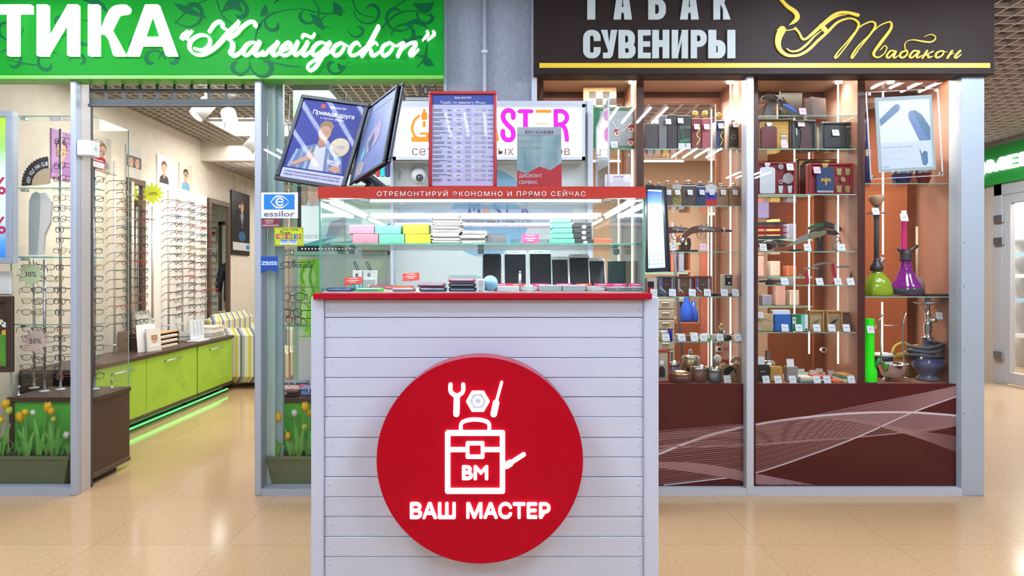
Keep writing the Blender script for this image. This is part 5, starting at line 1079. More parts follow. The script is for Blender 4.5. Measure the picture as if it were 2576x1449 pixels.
try:
    skinned('body', V, Ed, [(.15,.11),(.14,.11),(.16,.12),(.07,.07),(.06,.06),(.095,.11),.06,.045,.035,.06,.045,.035,.085,.06,.045,.04,.085,.06,.045,.04], mat('person_skin_clothes', (.4, .22, .13), .7), t)
    skinned('jacket', [(0,0,.72),(0,0,.95),(0,0,1.15),(0,.03,1.35),(0,.02,1.5),(-.19,.02,1.45),(-.25,0,1.18),(-.24,-.1,.99),(.19,.02,1.45),(.25,0,1.18),(.24,-.1,.99)], [(0,1),(1,2),(2,3),(3,4),(4,5),(5,6),(6,7),(4,8),(8,9),(9,10)], [(.2,.15),(.19,.15),(.18,.14),(.19,.14),(.1,.1),.085,.07,.055,.085,.07,.055], mat('navy_jacket', (.012, .016, .035), .7), t)
    b = MB(); b.ball((-1.98, 11.3, 1.79), .11, HAIR, 16, 1.1); b.build('hair', t)
except Exception as e: print('person', e)
# ---------------------------------------------------------------- spectacles
SPM = mat('spec_frame', (.03, .018, .014), .3); LENS = glassmat('spec_lens', (.9, .93, .93)); SPC = {'dark brown': SPM, 'black': mat('spec_black', (.012, .012, .015), .3), 'burgundy': mat('spec_burgundy', (.12, .015, .022), .3), 'navy': mat('spec_navy', (.018, .028, .1), .3), 'grey metal': mat('spec_grey', (.3, .3, .32), .3, .8), 'gold metal': mat('spec_gold', (.6, .4, .15), .3, .8), 'red': mat('spec_red', (.3, .025, .025), .3), 'amber': mat('spec_amber', (.16, .08, .035), .3)}
def spectacles(label, group, parts=True, r=.0017):
    t = T('spectacles', label, 'spectacles', (0, 0, 0), group)
    def rim(cx): return [(cx+.026*math.copysign(abs(math.cos(R(a)))**.75, math.cos(R(a))), 0, .019*math.copysign(abs(math.sin(R(a)))**.75, math.sin(R(a)))) for a in range(0, 360, 30)]
    b = MB(); n = 5 if parts else 4
    for s in (-1, 1): b.tube(rim(s*.035), r, SPM, n, closed=True)
    b.tube([(-.010, 0, .006), (0, -.002, .009), (.010, 0, .006)], r, SPM, n); b.tube([(-.061, 0, .010), (-.068, .003, .011)], r*1.2, SPM, n); b.tube([(.061, 0, .010), (.068, .003, .011)], r*1.2, SPM, n)
    tm = [[(s*.068, .003, .011), (s*.069, .06, .010), (s*.066, .105, .006), (s*.064, .138, -.022)] for s in (-1, 1)]
    if not parts:
        for p in tm: b.tube(p, r, SPM, n)
        b.M = frame((0, 0, 0), (1, 0, 0), (0, 0, 1))
        for s in (-1, 1): b.poly([(x, z) for x, _, z in rim(s*.035)], 0, LENS)
        b.build('frame', t); return t
    b.build('front_frame', t)
    for p in tm: b = MB(); b.tube(p, r, SPM, n); b.build('temple', t)
    for s in (-1, 1): b = MB(frame((0, 0, 0), (1, 0, 0), (0, 0, 1))); b.poly([(x, z) for x, _, z in rim(s*.035)], 0, LENS); b.build('lens', t)
    return t
def spec_copy(proto, loc, rz, col, label, group, tilt=0, sc=1):
    return dup(proto, loc, (tilt, 0, rz), label, 'spectacles', group, sc, None if col == 'dark brown' else {'spec_frame': SPC[col]})
far = spectacles('x', None, False, .0029); near = spectacles('x', None, True, .002)
RODM = mat('rack_rod_white', (.72, .7, .68), .25, .4)
def rod(px, X, z0, z1, label, name='display_rod', group='spectacle rods'):
    Y = X*F/(px-VX); t = T(name, label, 'rod', (X, Y, z0), group); b = MB(); b.tube([(X, Y, z0), (X, Y, z1)], .011, RODM, 10); b.build('tube', t)
    b = MB()
    for z in (z0+.08, z1-.12): b.tube([(WX+.03, Y, z), (X, Y, z)], .005, CHROME, 6); b.ball((X, Y, z), .016, CHROME, 10)
    b.build('bracket', t); return Y
RX = WX+.10; rods = []
for i, px in enumerate((384, 424, 459, 489, 518)): rods.append((rod(px, RX, .72 if i else .8, wz((520, 478, 488, 497, 503)[i], RX*F/(px-VX)), 'slim display rod on the white rack board, %s from the narrow mirror' % ORD[i])))
cols = ['dark brown', 'amber', 'black', 'burgundy', 'dark brown', 'amber', 'grey metal', 'dark brown', 'red', 'black', 'dark brown', 'navy', 'amber', 'black', 'dark brown', 'burgundy']
for c in range(1, 5):
    y = (rods[c]-.035)
    for r_ in range(16):
        z = 2.06-r_*.0765-.01*(c % 2); k = cols[(r_*3+c*5) % 16]
        spec_copy(far, (RX+.12, y+random.uniform(-.008, .008), z), R(90+random.uniform(-7, 7)), k, '%s spectacles, %s from the top on the %s rod from the narrow mirror' % (k, ORD[r_], ORD[c]), 'spectacles on the white rack board', R(random.uniform(-4, 4)), 1)
for c, (px, zt, zb, n) in enumerate(((288, 2.30, .62, 17), (334, 2.16, .66, 17))):
    y = rod(px, RX, zb, zt, ('display rod beside the glass showcase' if c == 0 else 'display rod in front of the narrow mirror'), group='rods near the showcase')
    for r_ in range(n):
        k = cols[(r_*5+c*3+2) % 16]
        spec_copy(far, (RX+.12, y-.03, zt-.2-r_*.076), R(90+random.uniform(-8, 8)), k, '%s spectacles, %s from the top on the rod %s' % (k, ORD[r_], 'beside the glass showcase' if c == 0 else 'in front of the narrow mirror'), 'spectacles near the showcase', R(random.uniform(-4, 4)))
# ---------------------------------------------------------------- window left of the entrance
cx0, cx1, cy0, cy1, cz = -3.06, -2.53, 3.875, 4.25, .545
t = T('display_counter', 'low brown display counter with green front inside the window left of the entrance', 'counter', (-2.8, 4.05, 0))
b = MB(); b.box(cx0-.01, cx1+.01, cy0-.01, cy1, cz-.028, cz, DKBROWN, .002); b.build('top', t)
b = MB(); b.box(cx1-.02, cx1, 3.79, cy1, .06, cz-.028, DKBROWN, .002); b.box(cx1-.022, cx1+.004, 3.79, cy1+.004, .04, .07, mat('brown_edge', (.12, .07, .045), .4), .002); b.build('side_panel', t)
b = MB(); b.box(cx0, cx0+.03, cy0, cy1, 0, cz-.028, DKBROWN); b.build('side_panel', t); b = MB(); b.box(cx1-.1, cx1-.03, cy0+.05, cy1-.1, 0, .06, BLACK); b.build('foot', t)
GRP = mat('green_counter_front', (.07, .42, .06), .3, noise=((5, 5, 5), .5, (.12, .5, .05))); b = MB(); b.box(cx0+.03, cx1-.02, cy0+.006, cy0+.02, .0, cz-.03, GRP); b.build('front_panel', t)
t = T('glass_showcase', 'tall clear glass showcase with glass shelves on the low brown counter', 'showcase', (-2.8, 4.05, cz))
b = MB(); b.box(cx1-.008, cx1-.004, 3.9, cy1-.005, cz, 2.30, GLASS); b.box(cx1-.009, cx1-.003, cy1-.006, cy1-.003, cz, 2.3, EDGE2); b.build('side_glass', t)
b = MB(); b.box(cx0+.001, cx0+.006, 3.9, cy1-.005, cz, 1.5, GLASS); b.box(cx0, cx0+.006, 3.885, 3.89, cz, 1.5, EDGE2); b.build('side_glass', t)
for i, z in enumerate((1.0, 1.42, 1.855, 2.305)):
    b = MB(); b.box(cx0+.01, cx1-.01, 3.885, 3.995, z-.006, z, SHELFG); b.box(cx0+.01, cx1-.01, 3.883, 3.885, z-.006, z, EDGE); b.box(cx1-.0105, cx1-.0095, 3.885, 3.995, z-.006, z, EDGE); s_ = b.build('shelf', t)
    b = MB()
    for xx in (cx0+.05, cx1-.12): b.box(xx, xx+.035, 3.9, 3.93, z-.022, z-.007, STEEL, .002)
    b.build('shelf_clip', t)
b = MB(); 
for xx, yy in ((cx0+.04, 3.9), (cx1-.06, 4.15)): b.lathe([(.012, 0), (.012, .012), (.004, .014), (.004, .05), (.009, .052), (.009, .066)], STEEL, (xx, yy, cz), 10)
b.build('clamp', t)
# hanging rods and spectacles in the showcase
wr = []
for i, (px, Y, z0, z1) in enumerate(((112, 4.06, cz, 1.41), (152, 4.13, cz, 2.28), (86, 4.18, cz, 1.41), (238, 4.14, cz, 2.2))):
    x = q(px, 0, Y)[0]; t = T('display_rod', 'chrome display rod in the glass showcase, %s' % ('before the starburst signs', 'tallest one by the entrance post', 'behind the starburst signs', 'beside the clear end glass')[i], 'rod', (x, Y, z0), 'rods in the glass showcase')
    b = MB(); b.tube([(x, Y, z0), (x, Y, z1)], .009, STEEL, 10); b.build('tube', t); b = MB(); b.lathe([(.03, 0), (.03, .006), (.012, .01)], WHITE, (x, Y, z0), 14); b.build('foot', t); wr.append((x, Y))
for i, (x, Y) in enumerate(wr):
    rng = [(1.06, 1.36, 5), (.63, .95, 6)] + ([(1.47, 1.82, 6), (1.95, 2.2, 4)] if i in (1, 3) else [])
    n = 0
    for za, zb, cnt in rng[::-1] if False else sorted(rng, reverse=True):
        for k in range(cnt):
            z = zb-(zb-za)*k/(cnt-1); c = ['black', 'dark brown', 'amber', 'grey metal', 'burgundy', 'dark brown', 'gold metal', 'red', 'navy', 'black'][(k*3+i*2+n) % 10]
            if i == 0 and zb < 1 and k == 3: c = 'navy'
            ang = (25, -30, 40, 62)[i]+random.uniform(-12, 12)
            spec_copy(near, (x+.005, Y-.014, z), R(ang), c, '%s spectacles, %s from the top on the showcase rod %s' % (c, ORD[n] if n < 18 else 'lowest', ('before the starburst signs', 'by the entrance post', 'behind the starburst signs', 'beside the clear end glass')[i]), 'spectacles in the glass showcase', R(random.uniform(-5, 5)), 1.0); n += 1
# folding fan
t = T('folding_fan', 'open black folding fan with white lettering on the top shelf of the glass showcase', 'fan', P(115, 465, 3.98)); Y = 3.97; c = q(124, 463, Y); u = Y/F
b = MB(FR(Y)); FANB = mat('fan_black', (.035, .026, .028), .6); FANW = mat('fan_bamboo', (.62, .46, .3), .6); n = 26; vs = []; fs = []
for i in range(n+1):
    a = R(92+i*92/n); 
    for rr in (34*u, 68*u*(1+.03*(i % 2))): vs.append((c[0]+rr*math.cos(a), max(c[1]+rr*math.sin(a), 1.8555), .004*(i % 2)))
for i in range(n): fs.append((2*i, 2*i+1, 2*i+3, 2*i+2))
b.add(vs, fs, FANB); b.build('leaf', t)
b = MB(FR(Y))
for i in range(0, n+1, 2):
    a = R(92+i*92/n); b.ribbon([(c[0]+2*u, c[1]+.004), (c[0]+40*u*math.cos(a), max(c[1]+40*u*math.sin(a), 1.8565))], 5*u, .003+.0004*i, FANW)
b.build('ribs', t)
b = MB()
for i, ch in enumerate('ANDY WOLF FAN CLUB'):
    if ch == ' ': continue
    a = 176-i*4.8; rr = 51*u; M = frame((c[0]+rr*math.cos(R(a)), Y-.006, c[1]+rr*math.sin(R(a))), (math.cos(R(a-90)), 0, math.sin(R(a-90))), (math.cos(R(a)), 0, math.sin(R(a)))); b.M = M; b.line(ch, PAPER, 0, -.012, .026, 0, .02, maxw=.0105)
b.build('lettering', t)
t = T('display_torso', 'tall curved grey and white display form on the second shelf of the glass showcase', 'display stand', P(100, 645, 3.95)); Y = 3.95
b = MB(FR(Y)); b.poly([q(x, y, Y) for x, y in ((72,641),(72,560),(73,506),(80,488),(90,482),(99,488),(100,510),(97,580),(92,641))], 0, mat('form_grey', (.42, .46, .45), .45), .02); b.build('grey_side', t)
b = MB(FR(Y)); b.poly([q(x, y, Y) for x, y in ((92,641),(97,580),(100,510),(97,486),(112,484),(128,507),(124,560),(110,590),(106,641))], -.004, mat('form_white', (.74, .7, .66), .45), .02); b.build('white_side', t)
b = MB(); (ua, va) = q(60, 644, Y); (ub, _) = q(125, 644, Y); b.box(ua, ub, Y-.05, Y+.04, 1.4205, 1.43, WHITE, .003); b.build('base', t)
def burst(px, py, r, Y, col, s, label):
    c = q(px, py, Y); u = Y/F; t = T('starburst_sign', label, 'sign', (c[0], Y, c[1]), 'starburst discount signs'); b = MB(FR(Y)); pts = []
    for i in range(24): a = R(15*i+5); rr = r*u*((1, .62)[i % 2])*(1+.1*math.sin(i*2.3)); pts.append((c[0]+rr*math.cos(a), c[1]+rr*math.sin(a)))
    b.poly(pts, 0, col, .002); b.build('card', t); b = MB(FR(Y)); b.line(s, BLACK, c[0], c[1]-.016, .034, .001, .006, maxw=32*u); b.build('lettering', t)
burst(77, 690, 36, 3.95, mat('burst_green', (.66, .78, .48), .6), '30%', 'pale green starburst sign reading 30% in the glass showcase')
burst(89, 858, 36, 3.95, mat('burst_pink', (.8, .6, .55), .6), '50%', 'pale pink starburst sign reading 50% in the glass showcase')
burst(384, 487, 30, 5.90, mat('burst_lime', (.72, .82, .06), .6), '-50%', 'bright lime starburst sign hanging at the first rod of the white rack board')
b = MB(frame((cx1-.003, 3.86, 1.98), (0, 1, 0), (0, 0, 1))); b.rect(0, .13, 0, .075, .0005, RED, .0008); b.rect(.008, .122, .006, .042, .001, PAPER); b.rect(.008, .11, .05, .056, .001, PAPER); b.thing('showcase_sticker', 'red and white sticker on the end glass of the glass showcase', 'sticker')
# advertising light box and framed tulip picture at the edge
def gradient(name, stops):
    m = bpy.data.materials.new(name); m.use_nodes = True; nt = m.node_tree; tc = nt.nodes.new('ShaderNodeTexCoord'); sp = nt.nodes.new('ShaderNodeSeparateXYZ'); cr = nt.nodes.new('ShaderNodeValToRGB'); nt.links.new(tc.outputs['Generated'], sp.inputs[0]); nt.links.new(sp.outputs[2], cr.inputs[0]); bs = nt.nodes['Principled BSDF']
    nt.links.new(cr.outputs[0], bs.inputs[0]); nt.links.new(cr.outputs[0], bs.inputs['Emission Color']); bs.inputs['Emission Strength'].default_value = .55; e = cr.color_ramp.elements; e[0].position, e[0].color = stops[0]; e[1].position, e[1].color = stops[-1]
    for p, c in stops[1:-1]: x = e.new(p); x.color = c
    return m
Y = 3.80; t = T('advert_light_box', 'aluminium framed light box advert with red percent signs at the edge of the window', 'sign', P(5, 662, Y)); (ua, va), (ub, vb) = q(-70, 663, Y), q(33, 280, Y)
b = MB(FR(Y)); b.rect(ua, ub, va, vb, 0, ALU2, .04); 
b.M = frame((ua, Y-.006, va), (1, 0, 0), (0, 0, 1)); border(b, ub-ua, vb-va, 15*Y/F, ALU, .008); b.build('frame', t)
b = MB(FR(Y)); b.rect(ua+.03, ub-15*Y/F, va+.03, vb-.03, .003, gradient('advert_gradient', [(0, (.02, .16, .62, 1)), (.12, (.1, .35, .8, 1)), (.28, (.62, .72, .85, 1)), (.6, (.68, .78, .8, 1)), (.78, (.3, .6, .15, 1)), (1, (.42, .62, .02, 1))])); b.build('face', t)
b = MB(FR(Y)); m = mat('advert_red', (.6, .03, .1), .5)
for yy in (490, 589): (a, v0), (c, v1) = q(-26, yy, Y), q(17, yy-44, Y); b.text('%', m, a, c, v0, v1, .005, 0, .02)
b.build('lettering', t)
Y = 3.82; t = T('framed_picture', 'dark framed picture of white and yellow tulips below the light box advert', 'picture', P(5, 935, Y)); (ua, va), (ub, vb) = q(-70, 936, Y), q(33, 745, Y); M = frame((ua, Y, va), (1, 0, 0), (0, 0, 1)); b = MB(M); border(b, ub-ua, vb-va, 15*Y/F, DKBROWN, .012); b.build('frame', t)
b = MB(M); b.rect(0, ub-ua, 0, vb-va, -.004, mat('picture_brown', (.06, .035, .025), .4), .006); b.rect(.02, ub-ua-.03, .03, (vb-va)*.5, 0, mat('picture_leaf', (.06, .25, .02), .5, noise=((30, 30, 30), .8, (.15, .45, .05))))
for x, y, c in ((.14, .32, PAPER), (.175, .36, mat('tulip_cream', (.85, .82, .55), .5)), (.2, .28, mat('tulip_orange', (.85, .45, .05), .5)), (.12, .25, PAPER), (.2, .34, PAPER)): b.disc(x, y*.8+.02, .02, .001, c, 0, 16, .017)
b.build('print', t)
Y = 3.83; b = MB(); (ua, va), (ub, vb) = q(-60, 744, Y), q(17, 682, Y); b.box(ua, ub, Y+.03, Y+.06, va+.001, vb, mat('menu_white', (.8, .8, .76), .5), .01); b.thing('desk_sign', 'white sign with rounded corner standing on the dark framed picture', 'sign')
# tulips
LEAFM = mat('tulip_leaf', (.1, .34, .05), .45, noise=((8, 8, 14), .6, (.2, .5, .12))); STEMM = mat('tulip_stem', (.2, .42, .12), .5); SOIL = mat('dark_soil', (.05, .035, .025), .9)
TUL = {'yellow': mat('tulip_yellow', (.85, .52, .02), .5), 'white': mat('tulip_white', (.82, .84, .72), .5), 'green': mat('tulip_bud', (.62, .66, .08), .5)}
PLM = mat('planter_olive', (.13, .15, .075), .6, noise=((4, 4, 40), .5, (.17, .19, .1)))
def planter(px0, px1, label, flowers, leaves, who):
    Y0, Y1 = 3.742, 3.862; (ua, _), (ub, _) = q(px0, 0, Y0), q(px1, 0, Y0); z1 = q(0, 1149, Y0)[1]; t = T('planter', label, 'planter', ((ua+ub)/2, (Y0+Y1)/2, .043), 'tulip planters in the shop windows'); z0 = .0435; i = .035
    b = MB(); vs = []
    for zz, k in ((z0, i), (z1, 0)): vs += [(ua+k, Y0+k*.4, zz), (ub-k, Y0+k*.4, zz), (ub-k, Y1-k*.3, zz), (ua+k, Y1-k*.3, zz)]
    b.add(vs, [(0,1,2,3),(0,1,5,4),(1,2,6,5),(2,3,7,6),(3,0,4,7)], PLM); b.box(ua-.004, ub+.004, Y0-.003, Y0+.012, z1-.02, z1, PLM, .002); b.box(ua-.004, ub+.004, Y1-.012, Y1, z1-.02, z1, PLM, .002); b.build('trough', t); b = MB(); b.box(ua+.012, ub-.012, Y0+.014, Y1-.014, z1-.03, z1-.012, SOIL); b.build('soil', t)
    for n, (fx, fy, bx_, col, r, lean) in enumerate(flowers):
        Y = 3.80+.012*(n % 3); p = P(fx, fy, Y); bp = Vector((q(bx_, 0, Y)[0], Y, z1-.014)); f = T('tulip', '%s tulip, %s in the %s' % (col if col != 'green' else 'greenish yellow bud', ORD[n]+' from its outer end' , who), 'flower', bp, 'tulips in the window planters')
        b = MB(); mid = (bp+p)/2+Vector((lean, 0, .02)); b.tube(smooth([tuple(bp), tuple(mid), tuple(p)], 6), .0032, STEMM, 6); b.build('stem', f)
        b = MB(); d = Vector((lean*-1.5 if abs(lean) > .02 else .1*random.uniform(-1, 1), 0, 1)).normalized(); rr = r*Y/F
        for k in range(6):
            a = R(60*k+10*n); rot = d.to_track_quat('Z', 'Y').to_matrix().to_4x4(); M = Matrix.Translation(p-d*rr*.3) @ rot @ Matrix.Rotation(a, 4, 'Z'); o_ = .72 if k % 2 else .55
            pr = [(0, 0, 0), (o_*.55, .42, .3), (o_*.95, .5, .95), (o_*.85, .32, 1.6), (o_*.5, .0, 2.1)]; vs = []; 
            for x, wd, zz in pr: vs += [(x*rr, -wd*rr, zz*rr), ((x+.12)*rr, 0, zz*rr), (x*rr, wd*rr, zz*rr)]
            fs = []
            for j in range(4): fs += [(3*j, 3*j+1, 3*j+4, 3*j+3), (3*j+1, 3*j+2, 3*j+5, 3*j+4)]
            b.M = M; b.add(vs, fs, TUL[col], True)
        b.build('bloom', f)
        for sgn in (-1, 1)[:1 + n % 2]:
            b = MB(); base = bp+Vector((.008*sgn, -.006, 0)); vs = []; h = (p.z-bp.z)*random.uniform(.55, .85); c = Vector((sgn*random.uniform(.01, .045), random.uniform(-.015, .02), 0))
            for j in range(8): k = j/7; pt = base+c*k*k+Vector((0, 0, h*k)); wd = .016*math.sin(math.pi*min(k*.85+.12, 1)); vs += [pt+Vector((-wd, 0, 0)), pt+Vector((0, -.006, 0)), pt+Vector((wd, 0, 0))]
            fs = []
            for j in range(7): fs += [(3*j, 3*j+1, 3*j+4, 3*j+3), (3*j+1, 3*j+2, 3*j+5, 3*j+4)]
            b.add(vs, fs, LEAFM, True); b.build('leaf', f)
    b = MB()
    for k in range(leaves):
        x = random.uniform(ua+.03, ub-.03); y = random.uniform(Y0+.03, Y1-.03); h = random.uniform(.04, .13)
        for j in range(7):
            a = R(random.uniform(0, 360)); dx, dy = .035*math.cos(a), .012*math.sin(a); b.add([(x, y, z1-.015), (x+dx*.5-.004, y+dy*.5, z1+h*.6), (x+dx, y+dy, z1+h*random.uniform(.7, 1)), (x+dx*.5+.006, y+dy*.5, z1+h*.55)], [(0, 1, 2, 3)], LEAFM, True)
    b.thing('filler_foliage', 'low ferny green leaves filling the %s' % who, 'foliage', None, None, 'stuff'); return t
planter(-60, 172, 'olive trough of yellow tulips inside the window left of the entrance', [(14,1024,-12,'yellow',11,0),(22,1040,5,'green',10,0),(52,1058,68,'yellow',13,.01),(63,1044,70,'yellow',9,0),(82,1043,68,'white',7,-.03),(120,1034,100,'yellow',13,.0),(130,1041,135,'yellow',9,0),(135,1060,137,'green',8,0),(168,1102,158,'white',10,0),(3,1062,-5,'yellow',8,0)], 20, 'trough left of the entrance')
planter(667, 985, 'olive trough of yellow tulips inside the window beside the white kiosk', [(701,1058,705,'yellow',13,0),(724,1104,690,'yellow',10,-.045),(741,1046,733,'white',9,0),(767,1032,752,'yellow',12,0),(766,1081,734,'green',9,0),(778,1045,775,'yellow',9,0)], 30, 'trough beside the kiosk')
# ---------------------------------------------------------------- window between entrance and kiosk
wx0 = q(688, 0, 3.88)[0]; wx1 = -.36
t = T('display_bench', 'low green-fronted display bench with brown top inside the window beside the kiosk', 'counter', (-.9, 4.1, 0)); zb_ = q(0, 1000, 3.88)[1]
b = MB(); b.box(wx0, wx1, 3.87, 4.32, zb_-.03, zb_, DKBROWN, .002); b.build('top', t); b = MB(); b.box(wx0, wx1, 3.885, 3.9, 0, zb_-.03, GRP); b.M = FR(3.885)
for k in range(7): 
    x, z, r = wx0+.05+.09*k, .32+.07*(k % 3), .04
    b.ribbon([(x+r*(1-.8*j/16)*math.cos(R(30*j)), z+r*(1-.8*j/16)*math.sin(R(30*j))) for j in range(17)], .006, .0005, mat('green_scroll', (.05, .32, .04), .4))
b.build('front_panel', t)
b = MB()
for a, c, h, Yc, m, lab in ((690,748,15,3.89,mat('case_brown', (.06, .025, .022), .35), 'dark brown flat glasses case at the front edge of the green bench'), (690,752,12,4.02,mat('case_red_pattern', (.5, .05, .08), .4, noise=((60, 60, 60), 1, (.75, .55, .5))), 'red patterned glasses case on the green bench'), (703,765,8,4.12,mat('case_pink2', (.7, .42, .4), .5), 'pink flat case on the green bench'), (712,772,16,4.22,mat('case_slate', (.2, .27, .34), .35), 'slate blue glasses case at the back of the green bench'), (755,800,22,3.93,mat('case_blue', (.2, .28, .6), .3), 'blue glossy glasses case on the green bench beside the kiosk'), (690,712,20,4.2,mat('case_tan', (.5, .4, .3), .4), 'tan rounded glasses case at the back of the green bench'), (748,768,14,4.08,mat('case_red3', (.55, .03, .06), .35), 'small red glasses case on the green bench')):
    (ua, _), (ub, _) = q(a, 0, Yc), q(c, 0, Yc); h_ = h*Yc/F; t = T('glasses_case', lab, 'glasses case', ((ua+ub)/2, Yc, zb_), 'glasses cases on the green bench'); b = MB(); b.box(ua, ub, Yc, Yc+.075, zb_+.0005, zb_+h_*.55, m, .008); b.build('body', t); b = MB(); b.box(ua-.001, ub+.001, Yc-.003, Yc+.077, zb_+h_*.56, zb_+h_, m, .01); b.build('lid', t); b = MB(); b.box((ua+ub)/2-.008, (ua+ub)/2+.008, Yc-.006, Yc, zb_+h_*.4, zb_+h_*.8, STEEL, .002); b.build('clasp', t)
t = T('glass_shelving', 'clear glass shelves on thin rods inside the window beside the kiosk', 'shelving', (-1.2, 4.0, zb_)); xs_ = q(690, 0, 4.0)[0]; zsh = [q(0, yy, 3.95)[1] for yy in (313, 466, 641, 820)]
for z in zsh:
    b = MB(); b.box(xs_, -.4, 3.95, 4.2, z-.006, z, SHELFG); b.box(xs_, -.4, 3.948, 3.95, z-.006, z, EDGE); b.build('shelf', t)
for px in (727, 868):
    b = MB(); x = q(px, 0, 4.08)[0]; b.tube([(x, 4.08, zb_), (x, 4.08, 2.5)], .004, CHROME, 6); b.build('rod', t)
ta = T('spectacle_tower', 'clear acrylic tower holding spectacles on the lowest glass shelf beside the kiosk', 'stand', (q(742, 0, 4.0)[0], 4.0, zsh[3])); xx = q(742, 0, 4.0)[0]
b = MB(); b.box(xx-.07, xx+.07, 3.97, 4.05, zsh[3], zsh[3]+.012, ACRYL, .002); b.box(xx-.012, xx+.012, 4.0, 4.02, zsh[3]+.012, zsh[3]+.26, ACRYL); b.build('post', ta)
for k in range(5):
    z = zsh[3]+.035+.05*k; b = MB(); b.box(xx-.035, xx+.035, 3.972, 4.02, z-.016, z-.012, ACRYL); b.build('nose_rest', ta)
    spec_copy(near, (xx+(.004, -.006, .003, -.003, .006)[k], 3.962, z), R((-34, -24, -38, 14, -30)[k]), ('burgundy', 'black', 'grey metal', 'black', 'grey metal')[k], '%s spectacles, %s from the bottom on the clear acrylic tower beside the kiosk' % (('burgundy', 'black', 'grey metal', 'black', 'grey metal')[k], ORD[k]), 'spectacles on the acrylic tower', 0, 1.25)
for k, (px, py) in enumerate(((712, 352), (706, 385))):
    p = P(px, py, 4.05); spec_copy(near, (p.x, 4.05, p.z), R(48), 'black', 'black sunglasses hanging on the thin rod beside the poster stand, %s one' % ('upper' if k == 0 else 'lower'), 'sunglasses on the thin rod', 0, 1.1)
for k, px in enumerate((716, 708)):
    p = P(px, 628-20*0, 4.1); spec_copy(near, (p.x, 4.08+.03*k, zsh[2]+.022), R(20+25*k), 'amber', 'amber spectacles lying on the glass shelf behind the window stickers, %s one' % ('outer' if k else 'inner'), 'spectacles behind the stickers')
# advert board
Y = 4.30; t = T('advert_board', 'black-edged advert board with a hand and hair over a turquoise lower edge', 'poster', P(870, 632, Y)); (ua, va), (ub, vb) = q(748, 632, Y), q(990, 440, Y); b = MB(FR(Y)); b.rect(ua, ub, va, vb, 0, BLACK, .03); b.build('frame', t)
for xx in (ua+.24, ub-.06): b = MB(); b.box(xx, xx+.01, Y+.004, Y+.014, zb_, va+.01, ALU2); b.build('support', t)
def qq(p): return [q(x, y, Y) for x, y in p]
b = MB(FR(Y)); b.poly(qq([(758, 618), (758, 440), (985, 440), (985, 618)]), .001, mat('advert_pale', (.66, .76, .74), .4, emit=.6)); SKB = mat('advert_skin', (.75, .5, .38), .5, emit=.12); HRB = mat('advert_hair', (.3, .2, .12), .5, noise=((60, 60, 10), .9, (.55, .43, .28)))
b.poly(qq([(764, 440), (812, 440), (812, 480), (798, 516), (782, 520), (768, 500)]), .0014, SKB); b.poly(qq([(758, 440), (770, 440), (773, 470), (776, 500), (774, 517), (758, 517)]), .0017, HRB); b.poly(qq([(802, 440), (850, 440), (838, 480), (826, 512), (804, 517), (800, 490), (806, 470)]), .0017, HRB); b.poly(qq([(776, 500), (785, 518), (800, 500), (806, 517), (770, 518)]), .0018, PAPER)
for k in range(4): b.stroke(qq([(770+3*k, 452+9*k), (782+2*k, 460+7*k), (796-2*k, 474+5*k)]), .018-.002*k, .0021+.0002*k, SKIN if k % 2 else SKB)
b.poly(qq([(758, 618), (800, 614), (850, 595), (800, 604), (758, 616)]), .0016, mat('advert_turquoise', (.02, .62, .6), .4)); b.poly(qq([(758, 618), (985, 618), (985, 560), (880, 606)]), .0015, mat('advert_turquoise', (.02, .62, .6), .4)); b.poly(qq([(830, 560), (868, 545), (872, 592), (820, 596)]), .0017, mat('advert_pink', (.8, .62, .64), .5))
for k, s in enumerate(('ИМЕЮТСЯ ПРОТИВОПОКАЗАНИЯ', 'ПРОКОНСУЛЬТИРОВАТЬСЯ СО СПЕЦИАЛИСТОМ')): b.line(s, mat('advert_grey_ink', (.4, .45, .46), .5), q(762, 0, Y)[0], q(0, 600+16*k, Y)[1], .026, .002, 0, mid=False, maxw=.32 if k == 0 else .44)
b.build('print', t); b = MB(FR(Y)); 
for k in range(26): x, z = q(760+k*8.5, 626, Y); b.disc(x, z, .004, .002, mat('led_warm_dot', (1, .95, .8), .5, emit=3), 0, 8)
b.build('led_row', t)
Y = 4.36; t = T('banner', 'tall white and lime green banner with leaf swirls below the advert board', 'banner', P(775, 930, Y)); (ua, va), (ub, vb) = q(751, 925, Y), q(985, 646, Y); va = .001; b = MB(FR(Y)); b.rect(ua, ub, va, vb, 0, mat('banner_white', (.72, .72, .68), .5), .01); b.build('sheet', t)
b = MB(FR(Y)); LG = mat('banner_lime', (.25, .68, .04), .4); (ua2, va2), (ub2, vb2) = q(753, 848, Y), q(803, 652, Y); b.rect(ua2, ub2, va2, vb2, .001, LG); b.poly(qq([(765,845),(775,760),(795,700),(785,660),(762,690),(770,720),(758,770),(753,845)]), .0016, mat('banner_lime_pale', (.5, .8, .3), .4)); b.stroke(qq([(790, 655), (780, 700), (795, 760), (788, 840)]), .02, .0018, mat('banner_lime_dark', (.12, .5, .02), .4)); b.rect(q(830, 0, Y)[0], q(980, 0, Y)[0], q(0, 700, Y)[1], q(0, 652, Y)[1], .001, mat('banner_mixed', (.4, .7, .2), .4, noise=((14, 6, 5), 1, (.8, .85, .7))))
(a, v0), (c, v1) = q(753, 845, Y), q(777, 831, Y); b.text('Kiro', PAPER, a, c, v0, v1, .002, 0, .02, .2); b.build('print', t)
